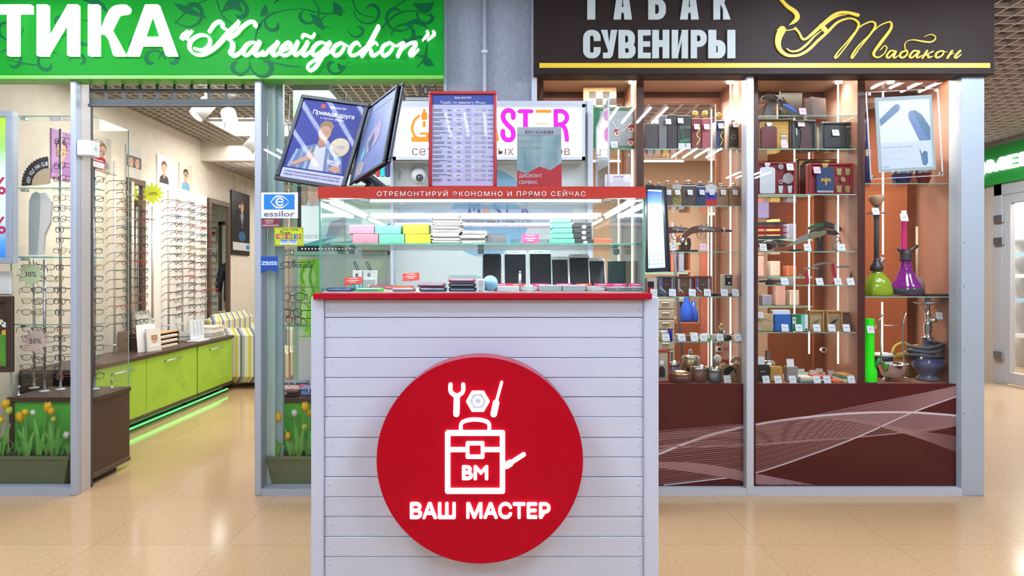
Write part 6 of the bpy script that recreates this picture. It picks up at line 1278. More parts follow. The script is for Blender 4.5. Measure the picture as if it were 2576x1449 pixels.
# stickers on the window
Y = YS-.0485
def sticker(px0, px1, py0, py1, label, m, cut=None):
    (ua, va), (ub, vb) = q(px0, py1, Y), q(px1, py0, Y); t = T('window_sticker', label, 'sticker', ((ua+ub)/2, Y, va), 'stickers on the optician window'); b = MB(FR(Y)); pts = [(ua, va), (ub, va), (ub, vb), (ua, vb)]
    if cut: pts = [(ua, va), ((ua+ub)/2, va+.02), (ub, va), (ub, vb), (ua, vb)]
    b.poly(pts, 0, m, .0008); b.build('sheet', t); return t, MB(FR(Y)), ua, ub, va, vb
def st(s, px0, px1, py0, py1, m, b, bold=.01, shear=0): (a, v0), (c, v1) = q(px0, py1, Y), q(px1, py0, Y); b.text(s, m, a, c, v0, v1, .0016, 0, bold, shear)
EB = mat('sticker_blue', (.01, .21, .66), .4)
t, b, ua, ub, va, vb = sticker(657, 749.5, 484, 549, 'white sticker with a blue eye emblem, topmost on the window', PAPER)
(a, v0), (c, v1) = q(664, 527, Y), q(741, 489, Y); b.rect(a, c, v0, v1, .0006, EB); eu, ev = q(704, 508, Y); k = Y/F
for sg in (1, -1): b.stroke([(eu-23*k, ev-sg*1*k), (eu-10*k, ev+sg*13*k), (eu+8*k, ev+sg*13*k), (eu+23*k, ev+sg*1*k)], [1*k, 4*k, 3*k, .8*k], .0012, PAPER)
b.ring(eu, ev, 7*k, 11*k, .0012, PAPER, 0, 24, 20, 330); b.rect(eu-8*k, eu+9*k, ev-1.6*k, ev+1.8*k, .0013, PAPER); st('essilor', 664, 742, 531, 545, GREYP, b, .012); b.build('print', t)
t, b, ua, ub, va, vb = sticker(659, 704, 551, 571.5, 'small dark red warning sticker with white lettering under the eye emblem sticker', mat('sticker_maroon', (.22, .02, .03), .5)); st('ВНИМАНИЕ', 667, 688, 553, 557, PAPER, b); st('ВЕДЕТСЯ', 668, 686, 559, 563, PAPER, b); st('ВИДЕОНАБЛЮДЕНИЕ', 661, 701, 565, 569.5, PAPER, b); b.disc(*q(697, 557, Y), .006, .001, NAVY, 0, 12); b.build('print', t)
t, b, ua, ub, va, vb = sticker(690, 763.5, 572, 619, 'yellow-green bank sticker with payment card logos on the window', mat('sticker_lime', (.55, .65, .03), .4)); m = mat('ink_black', (.02, .02, .03), .6)
M_ = [q(692, 617, Y), q(761, 617, Y), q(761, 574, Y), q(692, 574, Y), q(692, 617, Y)]; b.ribbon(M_, .0028, .0006, m); st('Райффайзен', 714, 750, 575.5, 581, m, b, 0); st('БАНК', 714, 731, 583, 588.5, m, b, .01, .2); 
for (x0, y0, x1, y1) in ((704,578,712,588),(712,578,704,588)): b.ribbon([q(x0, y0, Y), q(x1, y1, Y)], .0035, .0012, m)
for x, cl in ((695, ((.65, .12, .06), (.7, .4, .05))), (717, ((.5, .1, .05), (.55, .35, .05))), (739, ((.02, .25, .6), (.65, .25, .1)))):
    (a, v0), (c, v1) = q(x, 601, Y), q(x+18, 589, Y); b.rect(a, c, v0, v1, .0007, mat('card_navy', (.02, .05, .2), .5)); b.disc(*q(x+6, 595, Y), 5.5*k, .0012, mat('card_a_%d' % x, cl[0], .5), 0, 16); b.disc(*q(x+12, 595, Y), 5.5*k, .0014, mat('card_b_%d' % x, cl[1], .5), 0, 16)
for x in (705, 727): (a, v0), (c, v1) = q(x, 615, Y), q(x+20, 603, Y); b.rect(a, c, v0, v1, .0007, PAPER); b.rect(a, c, v1-.006, v1, .0009, EB); st('VISA', x+2, x+18, 605.5, 612, EB, b, .015, .2)
b.build('print', t)
t, b, ua, ub, va, vb = sticker(656, 699, 645, 687, 'blue sticker with white serif lettering, lowest one at the window edge', mat('sticker_royal', (.015, .07, .38), .4), True); (a, v0), (c, v1) = q(656, 667, Y), q(699, 657, Y); b.rect(a, c, v0, v1, .0006, EB); st('ZEISS', 658, 697, 657.5, 667, PAPER, b, .018); b.build('print', t)
t = T('vinyl_lettering', 'thin dark script lettering stuck on the window beside the blue sticker', 'sticker', P(744, 682, Y)); b = MB(FR(Y)); S = .2346
for p in ([(385,935),(330,935),(280,960),(300,975),(345,985),(340,1000),(268,1003)],[(365,945),(370,940),(360,985),(375,990)],[(380,1000),(420,905),(405,990),(420,990)],[(425,990),(435,910),(430,985),(450,955),(455,990)],[(490,960),(470,965),(468,990),(490,985),(495,960)],[(505,960),(505,990),(525,990),(530,960),(530,1000),(500,1100),(530,1160)],[(540,985),(560,960),(545,965),(545,990),(565,985)],[(580,920),(570,990),(580,990)],[(600,915),(590,990),(600,988)],[(600,985),(620,962),(605,970),(603,1000),(620,985)],[(350,938),(610,938)]):
    b.stroke([q(640+x*S, 440+y*S, Y) for x, y in p], 1.6*k, .0006, BLACK, 0, 4)
b.build('lettering', t)
t = T('vinyl_number', 'black vinyl number 101 on the window glass under the green sign', 'sticker', P(1074, 242, Y)); b = MB(FR(Y)); (a, v0), (c, v1) = q(1047, 240, Y), q(1101, 213, Y); m = mat('ink_black', (.02, .02, .03), .6)
for x in (1053, 1091): b.stroke([q(x+4, 214, Y), q(x+4, 239, Y)], 5*k, .0006, m, 0, 1); b.stroke([q(x+4, 215, Y), q(x-4, 221, Y)], 4*k, .0006, m, 0, 1)
b.stroke([q(1072+7.5*math.sin(R(30*i)), 227-10.5*math.cos(R(30*i)), Y) for i in range(13)], 5*k, .0006, m, 0, 2); b.build('lettering', t)
t = T('hours_plate', 'narrow black and white plate on the window under the number 101', 'plate', P(1060, 256, Y)); b = MB(FR(Y)); (a, v0), (c, v1) = q(1016, 257, Y), q(1100, 242, Y); b.rect(a, c, v0, v1, .002, BLACK, .003)
for yy in (246, 250): (a, v0), (c, v1) = q(1020, yy+2, Y), q(1098, yy, Y); b.rect(a, c, v0, v1, .0026, PAPER)
b.build('plate', t)
drop(far); drop(near)
# ---------------------------------------------------------------- souvenir shop: room behind the shelves
b = MB(); b.box(-.25, 2.86, 6.6, 6.7, 0, 3.0, mat('beige_back_wall', (.62, .46, .34), .7)); b.struct('wall_souvenir_back')
b = MB(); b.box(-.25, 2.86, YS+.15, 6.6, 2.75, 2.8, VOID); b.struct('ceiling_souvenir'); lattice(-.22, 2.84, 4.42, 6.55, 2.56, .12, LATT2, 'ceiling_souvenir_lattice', .012, .03)
YF, YB2 = 3.80, 4.20                        # shelf front edge, cabinet back
def SX(px, Y=YF): return q(px, 0, Y)[0]
def SZ(py, Y=YF): return q(0, py, Y)[1]
ZTOP, ZBASE = 2.56, SZ(966)
LEDM = mat('led_warm_strip', (1, .95, .88), .5, emit=5, ecol=(1, .92, .8)); PINKW = mat('pink_brown_wood', (.36, .17, .12), .4, noise=((5, 5, 1.5), .5, (.28, .12, .08)))
def cabinet(pa, pb, shelves, label, back, leds, side=(True, True)):
    xa, xb = SX(pa), SX(pb); t = T('display_cabinet', label, 'cabinet', ((xa+xb)/2, 4.0, 0), 'shelf cabinets of the souvenir shop'); th = .022
    b = MB(); b.box(xa, xb, YF-.02, YB2, 0.045, ZBASE-.003, WOODD); b.box(xa, xb, YF-.045, YB2, ZBASE-.012, ZBASE, PINKW, .001); b.build('base', t)
    for i, x in enumerate((xa, xb-th)):
        if side[i]: b = MB(); b.box(x, x+th, YF, YB2, ZBASE, ZTOP, PINKW); b.box(x-.0005, x+th+.0005, YF-.004, YF, ZBASE, ZTOP, WOODD); b.build('side_panel', t)
    b = MB(); b.box(xa+th, xb-th, YF-.02, YB2, ZTOP-.015, ZTOP+.02, mat('cabinet_top_panel', (.5, .36, .28), .4)); b.build('top_panel', t)
    b = MB(); b.box(xa+th, xb-th, YB2-.01, YB2+.01, ZTOP-.055, ZTOP-.015, WOODD); b.box(xa+th, xb-th, YB2-.012, YB2+.008, ZTOP-.09, ZTOP-.055, PINKW)
    for a, c, m in back: b.box(max(q(a, 0, YB2)[0], xa+th), min(q(c, 0, YB2)[0], xb-th), YB2-.008, YB2+.012, ZBASE, ZTOP-.09, m)
    b.build('back_panel', t)
    for y in shelves:
        z = SZ(y); b = MB(); b.box(xa+th+.001, xb-th-.001, YF+.012, YB2-.02, z-.006, z, SHELFG); b.box(xa+th+.001, xb-th-.001, YF+.010, YF+.012, z-.006, z, EDGE2); b.build('shelf', t)
    for px, ya, yb, y in leds:
        b = MB(); (x, za), (_, zb) = q(px, yb, y), q(px, ya, y); b.box(x-.004, x+.004, y, y+.006, max(za, ZBASE+.01), min(zb, ZTOP-.03), LEDM); b.build('led_strip', t)
    return t
PB = [(1800, 1880, PINKW)]
cabinet(1358, 1610, (373,), 'wooden shelf cabinet partly hidden behind the grey rear panel, with a chessboard in it', [(1562, 1612, PINKW)], [(1590, 215, 960, 3.9), (1556, 380, 960, 4.18)])
cabinet(1610, 1877, (373, 517, 633, 746, 860), 'wooden shelf cabinet beside the kiosk with hip flasks and a pistol on glass shelves', PB, [(1838, 205, 960, 3.94), (1790, 275, 960, 4.17)])
cabinet(1897, 2166, (289, 373, 488, 632, 717, 836), 'wooden shelf cabinet beyond the grey mullion with gift sets and knives', [(2046, 2080, WOOD), (2080, 2170, WOOD)], [(2109, 205, 915, 3.96), (1999, 290, 835, 4.17), (2036, 375, 890, 4.17)])  # rear glowing strips stand in for mirror reflections of the side strip
cabinet(2166, 2420, (460, 746), 'wooden shelf cabinet at the corner pillar with water pipes', [(2280, 2425, WOOD), (2330, 2336, mat('wood_seam', (.12, .05, .03), .5))], [(2222, 200, 640, 4.14), (2220, 760, 960, 4.14)])
for px, pw, nm in ((1590, 26, 8), (1836, 26, 8), (2110, 26, 8), (2240, 26, 8)):
    x = SX(px, 3.95); b = MB(); b.lathe([(.022, 0), (.022, .012)], mat('downlight', (1, .93, .8), .5, emit=8), (x, 3.95, ZTOP-.03), 16); b.thing('downlight', 'small warm downlight under the cabinet top, %s from the kiosk' % ORD[(1590, 1836, 2110, 2240).index(px)], 'ceiling light', 'cabinet downlights')
    s = bpy.data.lights.new('cabinet_spot', 'SPOT'); s.energy = 9; s.color = WARM; s.spot_size = R(120); s.spot_blend = .7; s.shadow_soft_size = .03; so = bpy.data.objects.new('cabinet_spot', s); COL.objects.link(so); so.location = (x, 3.93, ZTOP-.04)
for nm, px in (('cabinet_fill', 1490), ('cabinet_fill', 1740), ('cabinet_fill', 2030), ('cabinet_fill', 2290)): area(nm, (SX(px), 3.88, ZTOP-.03), .5, .12, 5, WARM)
# background goods
BGY = 6.3
t = T('banner', 'tall bright white sign panel deep inside the souvenir shop', 'banner', (q(1797, 0, BGY)[0], BGY, 0)); (ua, va), (ub, vb) = q(1783, 900, BGY), q(1815, 500, BGY); va = .001; b = MB(); b.box(ua, ub, BGY, BGY+.04, va, vb, mat('backlit_white', (1, .96, .88), .5, emit=.75)); b.build('panel', t)
b = MB(FR(BGY-.001)); (ua, va), (ub, vb) = q(1762, 880, BGY), q(1780, 640, BGY); va = .001; b.rect(ua, ub, va, vb, 0, mat('banner_red', (.5, .05, .04), .5, noise=((10, 10, 4), .7, (.65, .35, .25))), .02); b.thing('red_banner', 'red patterned banner deep inside the souvenir shop beside the white sign panel', 'banner')
def bgbox(px0, px1, py0, py1, Y, d, m, label, name='stock_box', cat='box', group='stock deep inside the souvenir shop'):
    (ua, va), (ub, vb) = q(px0, py1, Y), q(px1, py0, Y); b = MB(); b.box(ua, ub, Y, Y+d, va, vb, m, .005); return b.thing(name, label, cat, group)
t = T('drawer_unit', 'grey metal drawer unit inside the souvenir shop behind the book boxes', 'cabinet', P(1676, 830, 5.2)); (ua, va), (ub, vb) = q(1650, 1000, 5.2), q(1697, 745, 5.2); b = MB(); b.box(ua, ub, 5.2, 5.6, 0, vb, mat('drawer_grey', (.36, .38, .34), .4)); b.build('body', t)
for k in range(6):
    zc = vb-.03-.085*k; b = MB(); b.box(ua+.005, ub-.005, 5.19, 5.2, zc-.075, zc, mat('drawer_front_grey', (.42, .44, .4), .4), .003); d = b.build('drawer', t); b = MB(); b.box((ua+ub)/2-.03, (ua+ub)/2+.03, 5.182, 5.19, zc-.03, zc-.022, STEEL, .002); b.build('handle', d)
b = MB(); p = P(1727, 812, 5.6); b.lathe([(.05, 0), (.06, .03), (.06, .12), (.03, .18), (.02, .24), (.026, .28)], mat('blue_glass', (.03, .12, .75), .15), (p.x, 5.6, p.z), 18); b.thing('blue_bottle', 'tall bright blue bottle deep inside the souvenir shop', 'bottle')
b = MB(); p = P(1744, 812, 5.65); b.lathe([(.035, 0), (.045, .03), (.04, .1), (.02, .13), (.02, .2)], mat('blue_glass', (.03, .12, .75), .15), (p.x, 5.65, p.z), 18); b.thing('blue_bottle', 'smaller blue bottle beside the tall bright blue one', 'bottle')
bgbox(1690, 1760, 812, 1000, 5.45, .43, WOOD, 'brown wooden plinth under the blue bottles', 'plinth', 'plinth', None)
b = MB(); p0, p1 = P(1690, 560, 4.9), P(1712, 850, 4.9); p1 = p0+(p1-p0)*(p0.z/(p0.z-p1.z)); b.tube([p0, p1], .012, mat('blue_grey_pole', (.12, .13, .2), .4), 8); b.thing('pole', 'slanting blue-grey pole behind the hip flask shelves', 'pole')
bgbox(1785, 1850, 540, 1164, 4.32, .02, mat('stock_grey_brown', (.3, .22, .17), .6), 'grey-brown board behind the pistol shelf', 'board', 'board')
bgbox(1903, 1958, 500, 548, 6.57, .035, mat('screen_lilac', (.5, .48, .9), .4, emit=.35), 'pale lilac lit screen deep inside the shop, smaller one', 'lit_screen', 'screen', 'lit screens deep inside the shop')
bgbox(1965, 2032, 500, 548, 6.57, .035, mat('screen_lilac', (.5, .48, .9), .4, emit=.35), 'pale lilac lit screen deep inside the shop, larger one', 'lit_screen', 'screen', 'lit screens deep inside the shop')
for z_ in (.84, 1.08, 1.34, 1.62): b = MB(); b.box(1.26, 1.80, 5.9, 6.2, z_-.02, z_, SHELFG); b.box(1.26, 1.80, 5.898, 5.9, z_-.02, z_, EDGE2); b.box(1.24, 1.26, 5.9, 6.2, z_-.26 if z_ > .9 else 0, z_, WOOD); b.box(1.8, 1.82, 5.9, 6.2, z_-.26 if z_ > .9 else 0, z_, WOOD); b.thing('inner_shelf', 'inner glass shelf behind the pistol, %s from below' % ORD[(.84, 1.08, 1.34, 1.62).index(z_)], 'shelf', 'inner shelves behind the pistol')
for r_ in range(4):
    for k in range(7):
        z_ = (.84, 1.08, 1.34, 1.62)[r_]; x = 1.275+k*.075; b = MB(); b.box(x, x+.05, 5.94, 6.05, z_+.0005, z_+.07+.05*((k*3+r_) % 3), mat('stock_%d' % ((k*2+r_*3) % 5), ((.75, .72, .68), (.6, .2, .12), (.7, .55, .2), (.3, .35, .55), (.72, .5, .5))[(k*2+r_*3) % 5], .6), .004); b.thing('stock_box', 'little carton, %s from the kiosk side on the %s inner shelf behind the pistol' % (ORD[k], ORD[r_]), 'box', 'cartons on the inner shelves')
for i, (z, n) in enumerate(((1.05, 6), (1.3, 5), (1.62, 5))):
    xA, xB = 2.0, 3.0; Y = 5.3
    b = MB(); b.box(1.9, 2.859, Y, Y+.3, z-.02, z, SHELFG); b.box(1.9, 2.859, Y-.002, Y, z-.02, z, EDGE2); b.thing('stock_shelf', 'glass stock shelf deep inside the shop, %s from below' % ORD[i], 'shelf', 'stock shelves deep inside the shop')
    for k in range(n):
        x = 1.92+.7*k/n; c = ((.75, .72, .68), (.6, .2, .12), (.7, .55, .2), (.3, .35, .55), (.72, .5, .5))[(k+2*i) % 5]
        b = MB(); b.box(x, x+.075, Y+.02, Y+.12, z+.0005, z+.09+.04*((k*2+i) % 3), mat('stock_%d' % ((k+2*i) % 5), c, .6), .004); b.thing('stock_box', 'small stock box, %s on the %s stock shelf from below' % (ORD[k], ORD[i]), 'box', 'stock on the inner shelves')
b = MB(); z = q(0, 405, 5.5)[1]; b.box(q(1440, 0, 5.5)[0], q(1720, 0, 5.5)[0], 5.5, 5.51, z-.008, z+.008, LEDM); [b.box(q(px, 0, 5.505)[0]-.003, q(px, 0, 5.505)[0]+.003, 5.502, 5.508, z, 2.57, STEEL) for px in (1460, 1580, 1700)]; b.thing('led_line', 'warm light strip running across deep inside the shop above the hip flasks', 'light strip')
b = MB(); b.box(q(1440, 0, 5.52)[0], q(1722, 0, 5.52)[0], 5.52, 5.54, q(0, 470, 5.5)[1], z+.02, mat('inner_canopy', (.5, .36, .26), .6)); b.thing('inner_canopy', 'beige canopy board below the warm light strip deep inside the shop', 'panel') if False else None
bgbox(1622, 1684, 373.5, 402, 4.13, .01, PAPER, 'white photo strip card with red pictures hung behind the flask shelf', 'photo_card', 'card', None)
b = MB(FR(4.129)); (ua, va), (ub, vb) = q(1627, 397, 4.129), q(1677, 382, 4.129); b.rect(ua, ub, va, vb, 0, RED)
for k in range(4): b.rect(ua+(ub-ua)*(.05+.24*k), ua+(ub-ua)*(.23+.24*k), va+.006, vb-.01, .0005, (SKIN, MIDG, SKIN2, LIGHTG)[k])
b.build('pictures', bpy.data.objects['photo_card'])
# ---------------------------------------------------------------- price tags
TAGP = mat('tag_white', (.82, .86, .92), .5); TAGK = mat('tag_pink', (.85, .55, .66), .5)
def tagproto(m):
    t = T('price_tag', 'x', 'price tag', (0, 0, 0), 'x'); M = frame((0, 0, 0), (1, 0, 0), (0, .35, 1)); b = MB(M); b.rect(-.021, .021, 0, .046, 0, m, .001); b.build('card', t)
    b = MB(M); b.rect(-.013, .013, .022, .027, .0006, MIDG); b.rect(-.016, .016, .038, .0395, .0006, LIGHTG); b.rect(-.015, .015, .010, .012, .0006, LIGHTG); b.rect(-.015, .015, .006, .0075, .0006, LIGHTG); b.build('print', t); return t
TW, TK = tagproto(TAGP), tagproto(TAGK)
def ptag(px, py, what, pink=False, sc=1, Y=3.795, rz=0, held=False):
    """tag whose lower edge is at (px, py)"""
    p = P(px, py, Y); dup(TK if pink else TW, p, (0, R(rz), 0), '%s price tag %s' % ('pink' if pink else 'white', what), 'price tag', 'pink price tags in the souvenir shop' if pink else 'white price tags in the souvenir shop', sc)
# ---------------------------------------------------------------- makers
def sbox(px0, px1, py0, py1, m, name, label, cat='box', d=.06, Y=3.84, group=None, rim=None, face=None, base=None, bev=.003):
    z0 = SZ(base) + .0006 if base else SZ(py1); (ua, va), (ub, vb) = q(px0, py1, Y), q(px1, py0, Y); va = z0
    t = T(name, label, cat, ((ua+ub)/2, Y+d/2, va), group); b = MB(); b.box(ua, ub, Y, Y+d, va, vb, m, bev); b.build('body', t)
    if rim:                                   # an open tray: raised rim round the face
        b = MB(FR(Y)); k = min(.012, (ub-ua)*.1); b.M = frame((ua, Y, va), (1, 0, 0), (0, 0, 1)); border(b, ub-ua, vb-va, k, rim, .012); b.build('rim', t)
    if face:
        b = MB(FR(Y)); face(b, ua, ub, va, vb); b.build('contents', t)
    return t, (ua, ub, va, vb)
def fl(b, u, v, w, h, m, cap=STEEL, band=None, n=12):
    """hip flask standing at (u, v) in the current frame: curved body, shoulder, neck and cap"""
    pts = []; r = w*.18
    for sx, sy, a0 in ((1, 1, 0), (-1, 1, 90), (-1, -1, 180), (1, -1, 270)):
        for a in (0, 45, 90): pts.append((u+sx*(w/2-r)+r*math.cos(R(a0+a)), v+(h*.86-r if sy > 0 else r*.4)+(r if sy > 0 else r*.4)*math.sin(R(a0+a))))
    return pts
FLK = {}
def flask(px0, px1, py0, base, m, label, Y=3.86, d=.03, rot=0, group='hip flasks on the glass shelf', extra=None):
    z0 = SZ(base)+.0006; (ua, _), (ub, vb) = q(px0, base, Y), q(px1, py0, Y); w_, h_ = ub-ua, vb-z0; u = (ua+ub)/2
    t = T('hip_flask', label, 'flask', (u, Y+d/2, z0), group); b = MB(FR(Y)); pts = fl(b, u, z0, w_, h_, m); b.poly(pts, 0, m, d); b.build('body', t)
    b = MB(); b.lathe([(w_*.16, 0), (w_*.13, h_*.03), (w_*.13, h_*.05), (w_*.2, h_*.055), (w_*.2, h_*.13), (w_*.16, h_*.14)], CHROME, (u, Y+d/2, z0+h_*.86), 12); b.build('cap', t)
    if extra: b = MB(FR(Y)); extra(b, ua, ub, z0, z0+h_*.86); b.build('band', t)
    return t
# ---------------------------------------------------------------- goods behind the grey rear panel (cabinet with the chessboard)
t = T('chessboard', 'wooden chessboard standing in the shelf cabinet above the green gift set', 'chessboard', P(1511, 373, 3.98)); Y = 3.98; (ua, va), (ub, vb) = q(1470, 300, Y), q(1554, 214, Y); va = SZ(373)+.001; M = frame((ua, Y+.02, va), (1, 0, 0), (0, .06, 1)); w_, h_ = ub-ua, vb-va
b = MB(M); b.box(0, w_, 0, h_, -.02, 0, WOODL, .003); b.build('board', t); b = MB(M); s_ = .0445
for i in range(4):
    for j in range(int(h_/s_)-1):
        b.rect(.036+i*s_, .036+(i+1)*s_, h_-.028-(j+1)*s_, h_-.028-j*s_, .0005, mat('chess_dark', (.035, .035, .04), .4) if (i+j) % 2 == 0 else mat('chess_light', (.62, .48, .33), .4))
for i in range(4): b.line('1234'[i], GREYP, .036+(i+.5)*s_, h_-.022, .011, .0006)
b.line('А', GREYP, .018, h_-.06, .011, .0006); b.line('П', GREYP, .018, h_-.105, .011, .0006); b.build('squares', t)
GRB = mat('gift_green', (.01, .2, .1), .35); GOLDI = mat('gold_ink', (.55, .48, .22), .5)
def giftface(b, a, c, v0, v1):
    w_, h_ = c-a, v1-v0; b.rect(a+w_*.13, c-w_*.1, v0+h_*.1, v1-h_*.1, .001, mat('blister_grey', (.2, .23, .25), .2, noise=((20, 20, 20), .7, (.42, .45, .48)))); b.text('Подарочный набор', GOLDI, a+w_*.1, c-w_*.08, v1-h_*.075, v1-h_*.015, .0015, 0, .01); b.text('пистолетов', GOLDI, a+w_*.25, c-w_*.3, v0+h_*.02, v0+h_*.075, .0015, 0, .01)
    for x, z in ((.52, .38), (.84, .47), (.83, .17)): b.disc(a+w_*x, v0+h_*z, .024, .002, mat('badge_gold', (.6, .36, .12), .3), 0, 16); b.disc(a+w_*x, v0+h_*z, .017, .003, PAPER, 0, 16); b.poly([(a+w_*x+.011*(1 if k % 2 == 0 else .42)*math.sin(R(36*k)), v0+h_*z+.011*(1 if k % 2 == 0 else .42)*math.cos(R(36*k))) for k in range(10)], .0035, RED); b.poly([(a+w_*x-.02, v0+h_*z+.012), (a+w_*x+.02, v0+h_*z+.012), (a+w_*x+.012, v0+h_*z+.028), (a+w_*x-.01, v0+h_*z+.026)], .0036, RED)
    b.rect(a+w_*.36, a+w_*.6, v0+h_*.18, v0+h_*.55, .0014, mat('blister_light', (.36, .4, .44), .2)); b.stroke([(a+w_*.42, v0+h_*.66), (a+w_*.6, v0+h_*.42), (a+w_*.85, v0+h_*.64)], .005, .004, PAPER)
sbox(1494, 1605, 268, 373, GRB, 'gift_set', 'green boxed gift set with star badges in the cabinet above the card holder', face=giftface, base=373, Y=3.86)
ptag(1546, 372, 'in front of the green boxed gift set')
# ---------------------------------------------------------------- cabinet beside the kiosk
DK = mat('carton_charcoal', (.06, .055, .065), .35); 
for a, c, y0, y1, m, lab in ((1622, 1656, 310, 373, DK, 'charcoal carton at the kiosk end of the flask cabinet top shelf'), (1657, 1678, 290, 373, mat('carton_grey', (.2, .2, .22), .35), 'grey upright carton, tallest at its end of the top shelf'), (1679, 1704, 288, 373, mat('carton_black2', (.03, .028, .034), .35), 'black carton with blue lettering on the top shelf of the flask cabinet')):
    sbox(a, c, y0, y1, m, 'carton', lab, 'box', .1, 3.86, 'dark cartons on the top flask shelf', base=373)
def bookface(b, a, c, v0, v1):
    w_, h_ = c-a, v1-v0; b.rect(a+w_*.05, c-w_*.05, v0+h_*.02, v0+h_*.2, .001, PAPER); b.text('РУССКИЙ', mat('green_grey_ink', (.3, .38, .34), .5), a+w_*.2, c-w_*.06, v0+h_*.62, v0+h_*.72, .001, 0, .01); b.stroke([(a+w_*.25, v0+h_*.65), (a+w_*.6, v0+h_*.1)], .006, .0014, mat('gift_green', (), 0)); b.ribbon([(a+w_*.15, v0+h_*.25), (a+w_*.9, v0+h_*.3)], .02, .0013, mat('gift_green', (), 0))
sbox(1705, 1739, 290, 373, mat('book_black', (.02, .025, .025), .3), 'boxed_bottle', 'black boxed bottle with green and white label on the top flask shelf', 'bottle box', .09, 3.86, None, face=bookface, base=373)
def wine(px0, px1, py0, base, m, lab, top=None, band=None):
    Y = 3.86; z0 = SZ(base)+.0006; (ua, _), (ub, vb) = q(px0, 0, Y), q(px1, py0, Y); w_, h_ = ub-ua, vb-z0; t = T('book_flask', lab, 'flask', ((ua+ub)/2, Y+.04, z0), 'book-shaped flasks on the top flask shelf'); b = MB(); b.box(ua, ub, Y, Y+.08, z0, z0+h_*.86, m, .004); b.build('body', t)
    if top: b = MB(); b.lathe([(.006, 0), (.006, .01), (.016, .02), (.02, .035), (.016, .05), (.004, .056)], top, ((ua+ub)/2, Y+.03, z0+h_*.86), 14, 1, .5); b.build('stopper', t)
    if band: b = MB(FR(Y)); b.rect(ua+w_*.35, ub-w_*.06, z0+h_*.06, z0+h_*.62, .001, band); b.stroke([(ua+w_*.5, z0+h_*.15), (ua+w_*.8, z0+h_*.3), (ua+w_*.5, z0+h_*.4), (ua+w_*.8, z0+h_*.55)], .004, .002, GOLD); b.build('label_print', t)
wine(1740, 1765, 284, 373, mat('leather_maroon', (.22, .02, .03), .4), 'maroon book-shaped flask with a gold stopper and red picture', GOLD, mat('label_dark_red', (.2, .05, .03), .4))
wine(1766, 1789, 284, 373, mat('leather_rose', (.45, .1, .13), .4), 'rose red book-shaped flask with a gold stopper', GOLD)
wine(1802, 1823, 290, 373, mat('leather_navy', (.03, .05, .2), .4), 'navy book-shaped flask with a gold ornament', GOLD, mat('label_black_gold', (.05, .045, .03), .4))
flask(1834, 1857, 300, 373, mat('leather_black', (.02, .018, .018), .4), 'black leather flask with brass fittings at the far end of the top flask shelf', group='leather flasks', extra=lambda b, a, c, v0, v1: (b.rect(a, c, v0, v0+.018, .002, BRONZE), b.rect(a, c, v1-.018, v1, .002, BRONZE), b.ring((a+c)/2, (v0+v1)/2, .012, .015, .002, BRONZE, 0, 16)))
for px, py, w in ((1682, 312, 'on the black carton with blue lettering'), (1713, 310, 'on the black boxed bottle'), (1754, 325, 'on the maroon book-shaped flask'), (1779, 325, 'on the rose red book-shaped flask'), (1815, 323, 'on the navy book-shaped flask'), (1852, 320, 'hanging from the black leather flask')): ptag(px, py, w, Y=3.835, sc=.8)
FLASKS = [(1622, 1647, 455, (.03, .028, .03), 'black', None), (1648, 1667, 458, (.045, .04, .04), 'charcoal', None), (1667, 1692, 454, (.3, .17, .09), 'tan leather', (.12, .08, .06)), (1692, 1714, 455, (.5, .5, .5), 'silver and gold patterned', (.5, .4, .06)), (1717, 1750, 453, (.09, .06, .045), 'dark brown', None), (1752, 1775, 456, (.02, .045, .12), 'navy blue', None), (1775, 1803, 456, (.72, .72, .75), 'white, blue and red striped', 'tri'), (1803, 1832, 460, (.33, .19, .09), 'brown wooden', None), (1834, 1861, 460, (.36, .2, .1), 'tan wooden', None)]
for i, (a, c, y0, col, nm, ex) in enumerate(FLASKS):
    def xf(b, a_, c_, v0, v1, ex=ex):
        if ex == 'tri': b.rect(a_, c_, v0+.001, v0+(v1-v0)*.32, .001, mat('flag_red', (.6, .02, .02), .4)); b.rect(a_, c_, v0+(v1-v0)*.32, v0+(v1-v0)*.64, .001, mat('flag_blue', (.04, .05, .4), .4))
        elif ex: b.rect(a_, c_, v0+.012, v0+(v1-v0)*(.62 if i == 2 else .8), .0012, mat('flask_sleeve_%d' % i, ex, .35, noise=((60, 60, 60), 1, (.12, .1, .04)) if i == 3 else None)); 
        else: b.rect(a_, c_, v1-.014, v1-.010, .0012, STEEL)
    flask(a, c, y0, 517, mat('flask_%d' % i, col, .35), '%s hip flask, %s in the row from the kiosk' % (nm, ORD[i]), extra=xf)
    ptag((a+c)/2+3, 490, 'on the %s hip flask' % nm, Y=3.84, sc=.75, rz=(-4, 3, 5)[i % 3])
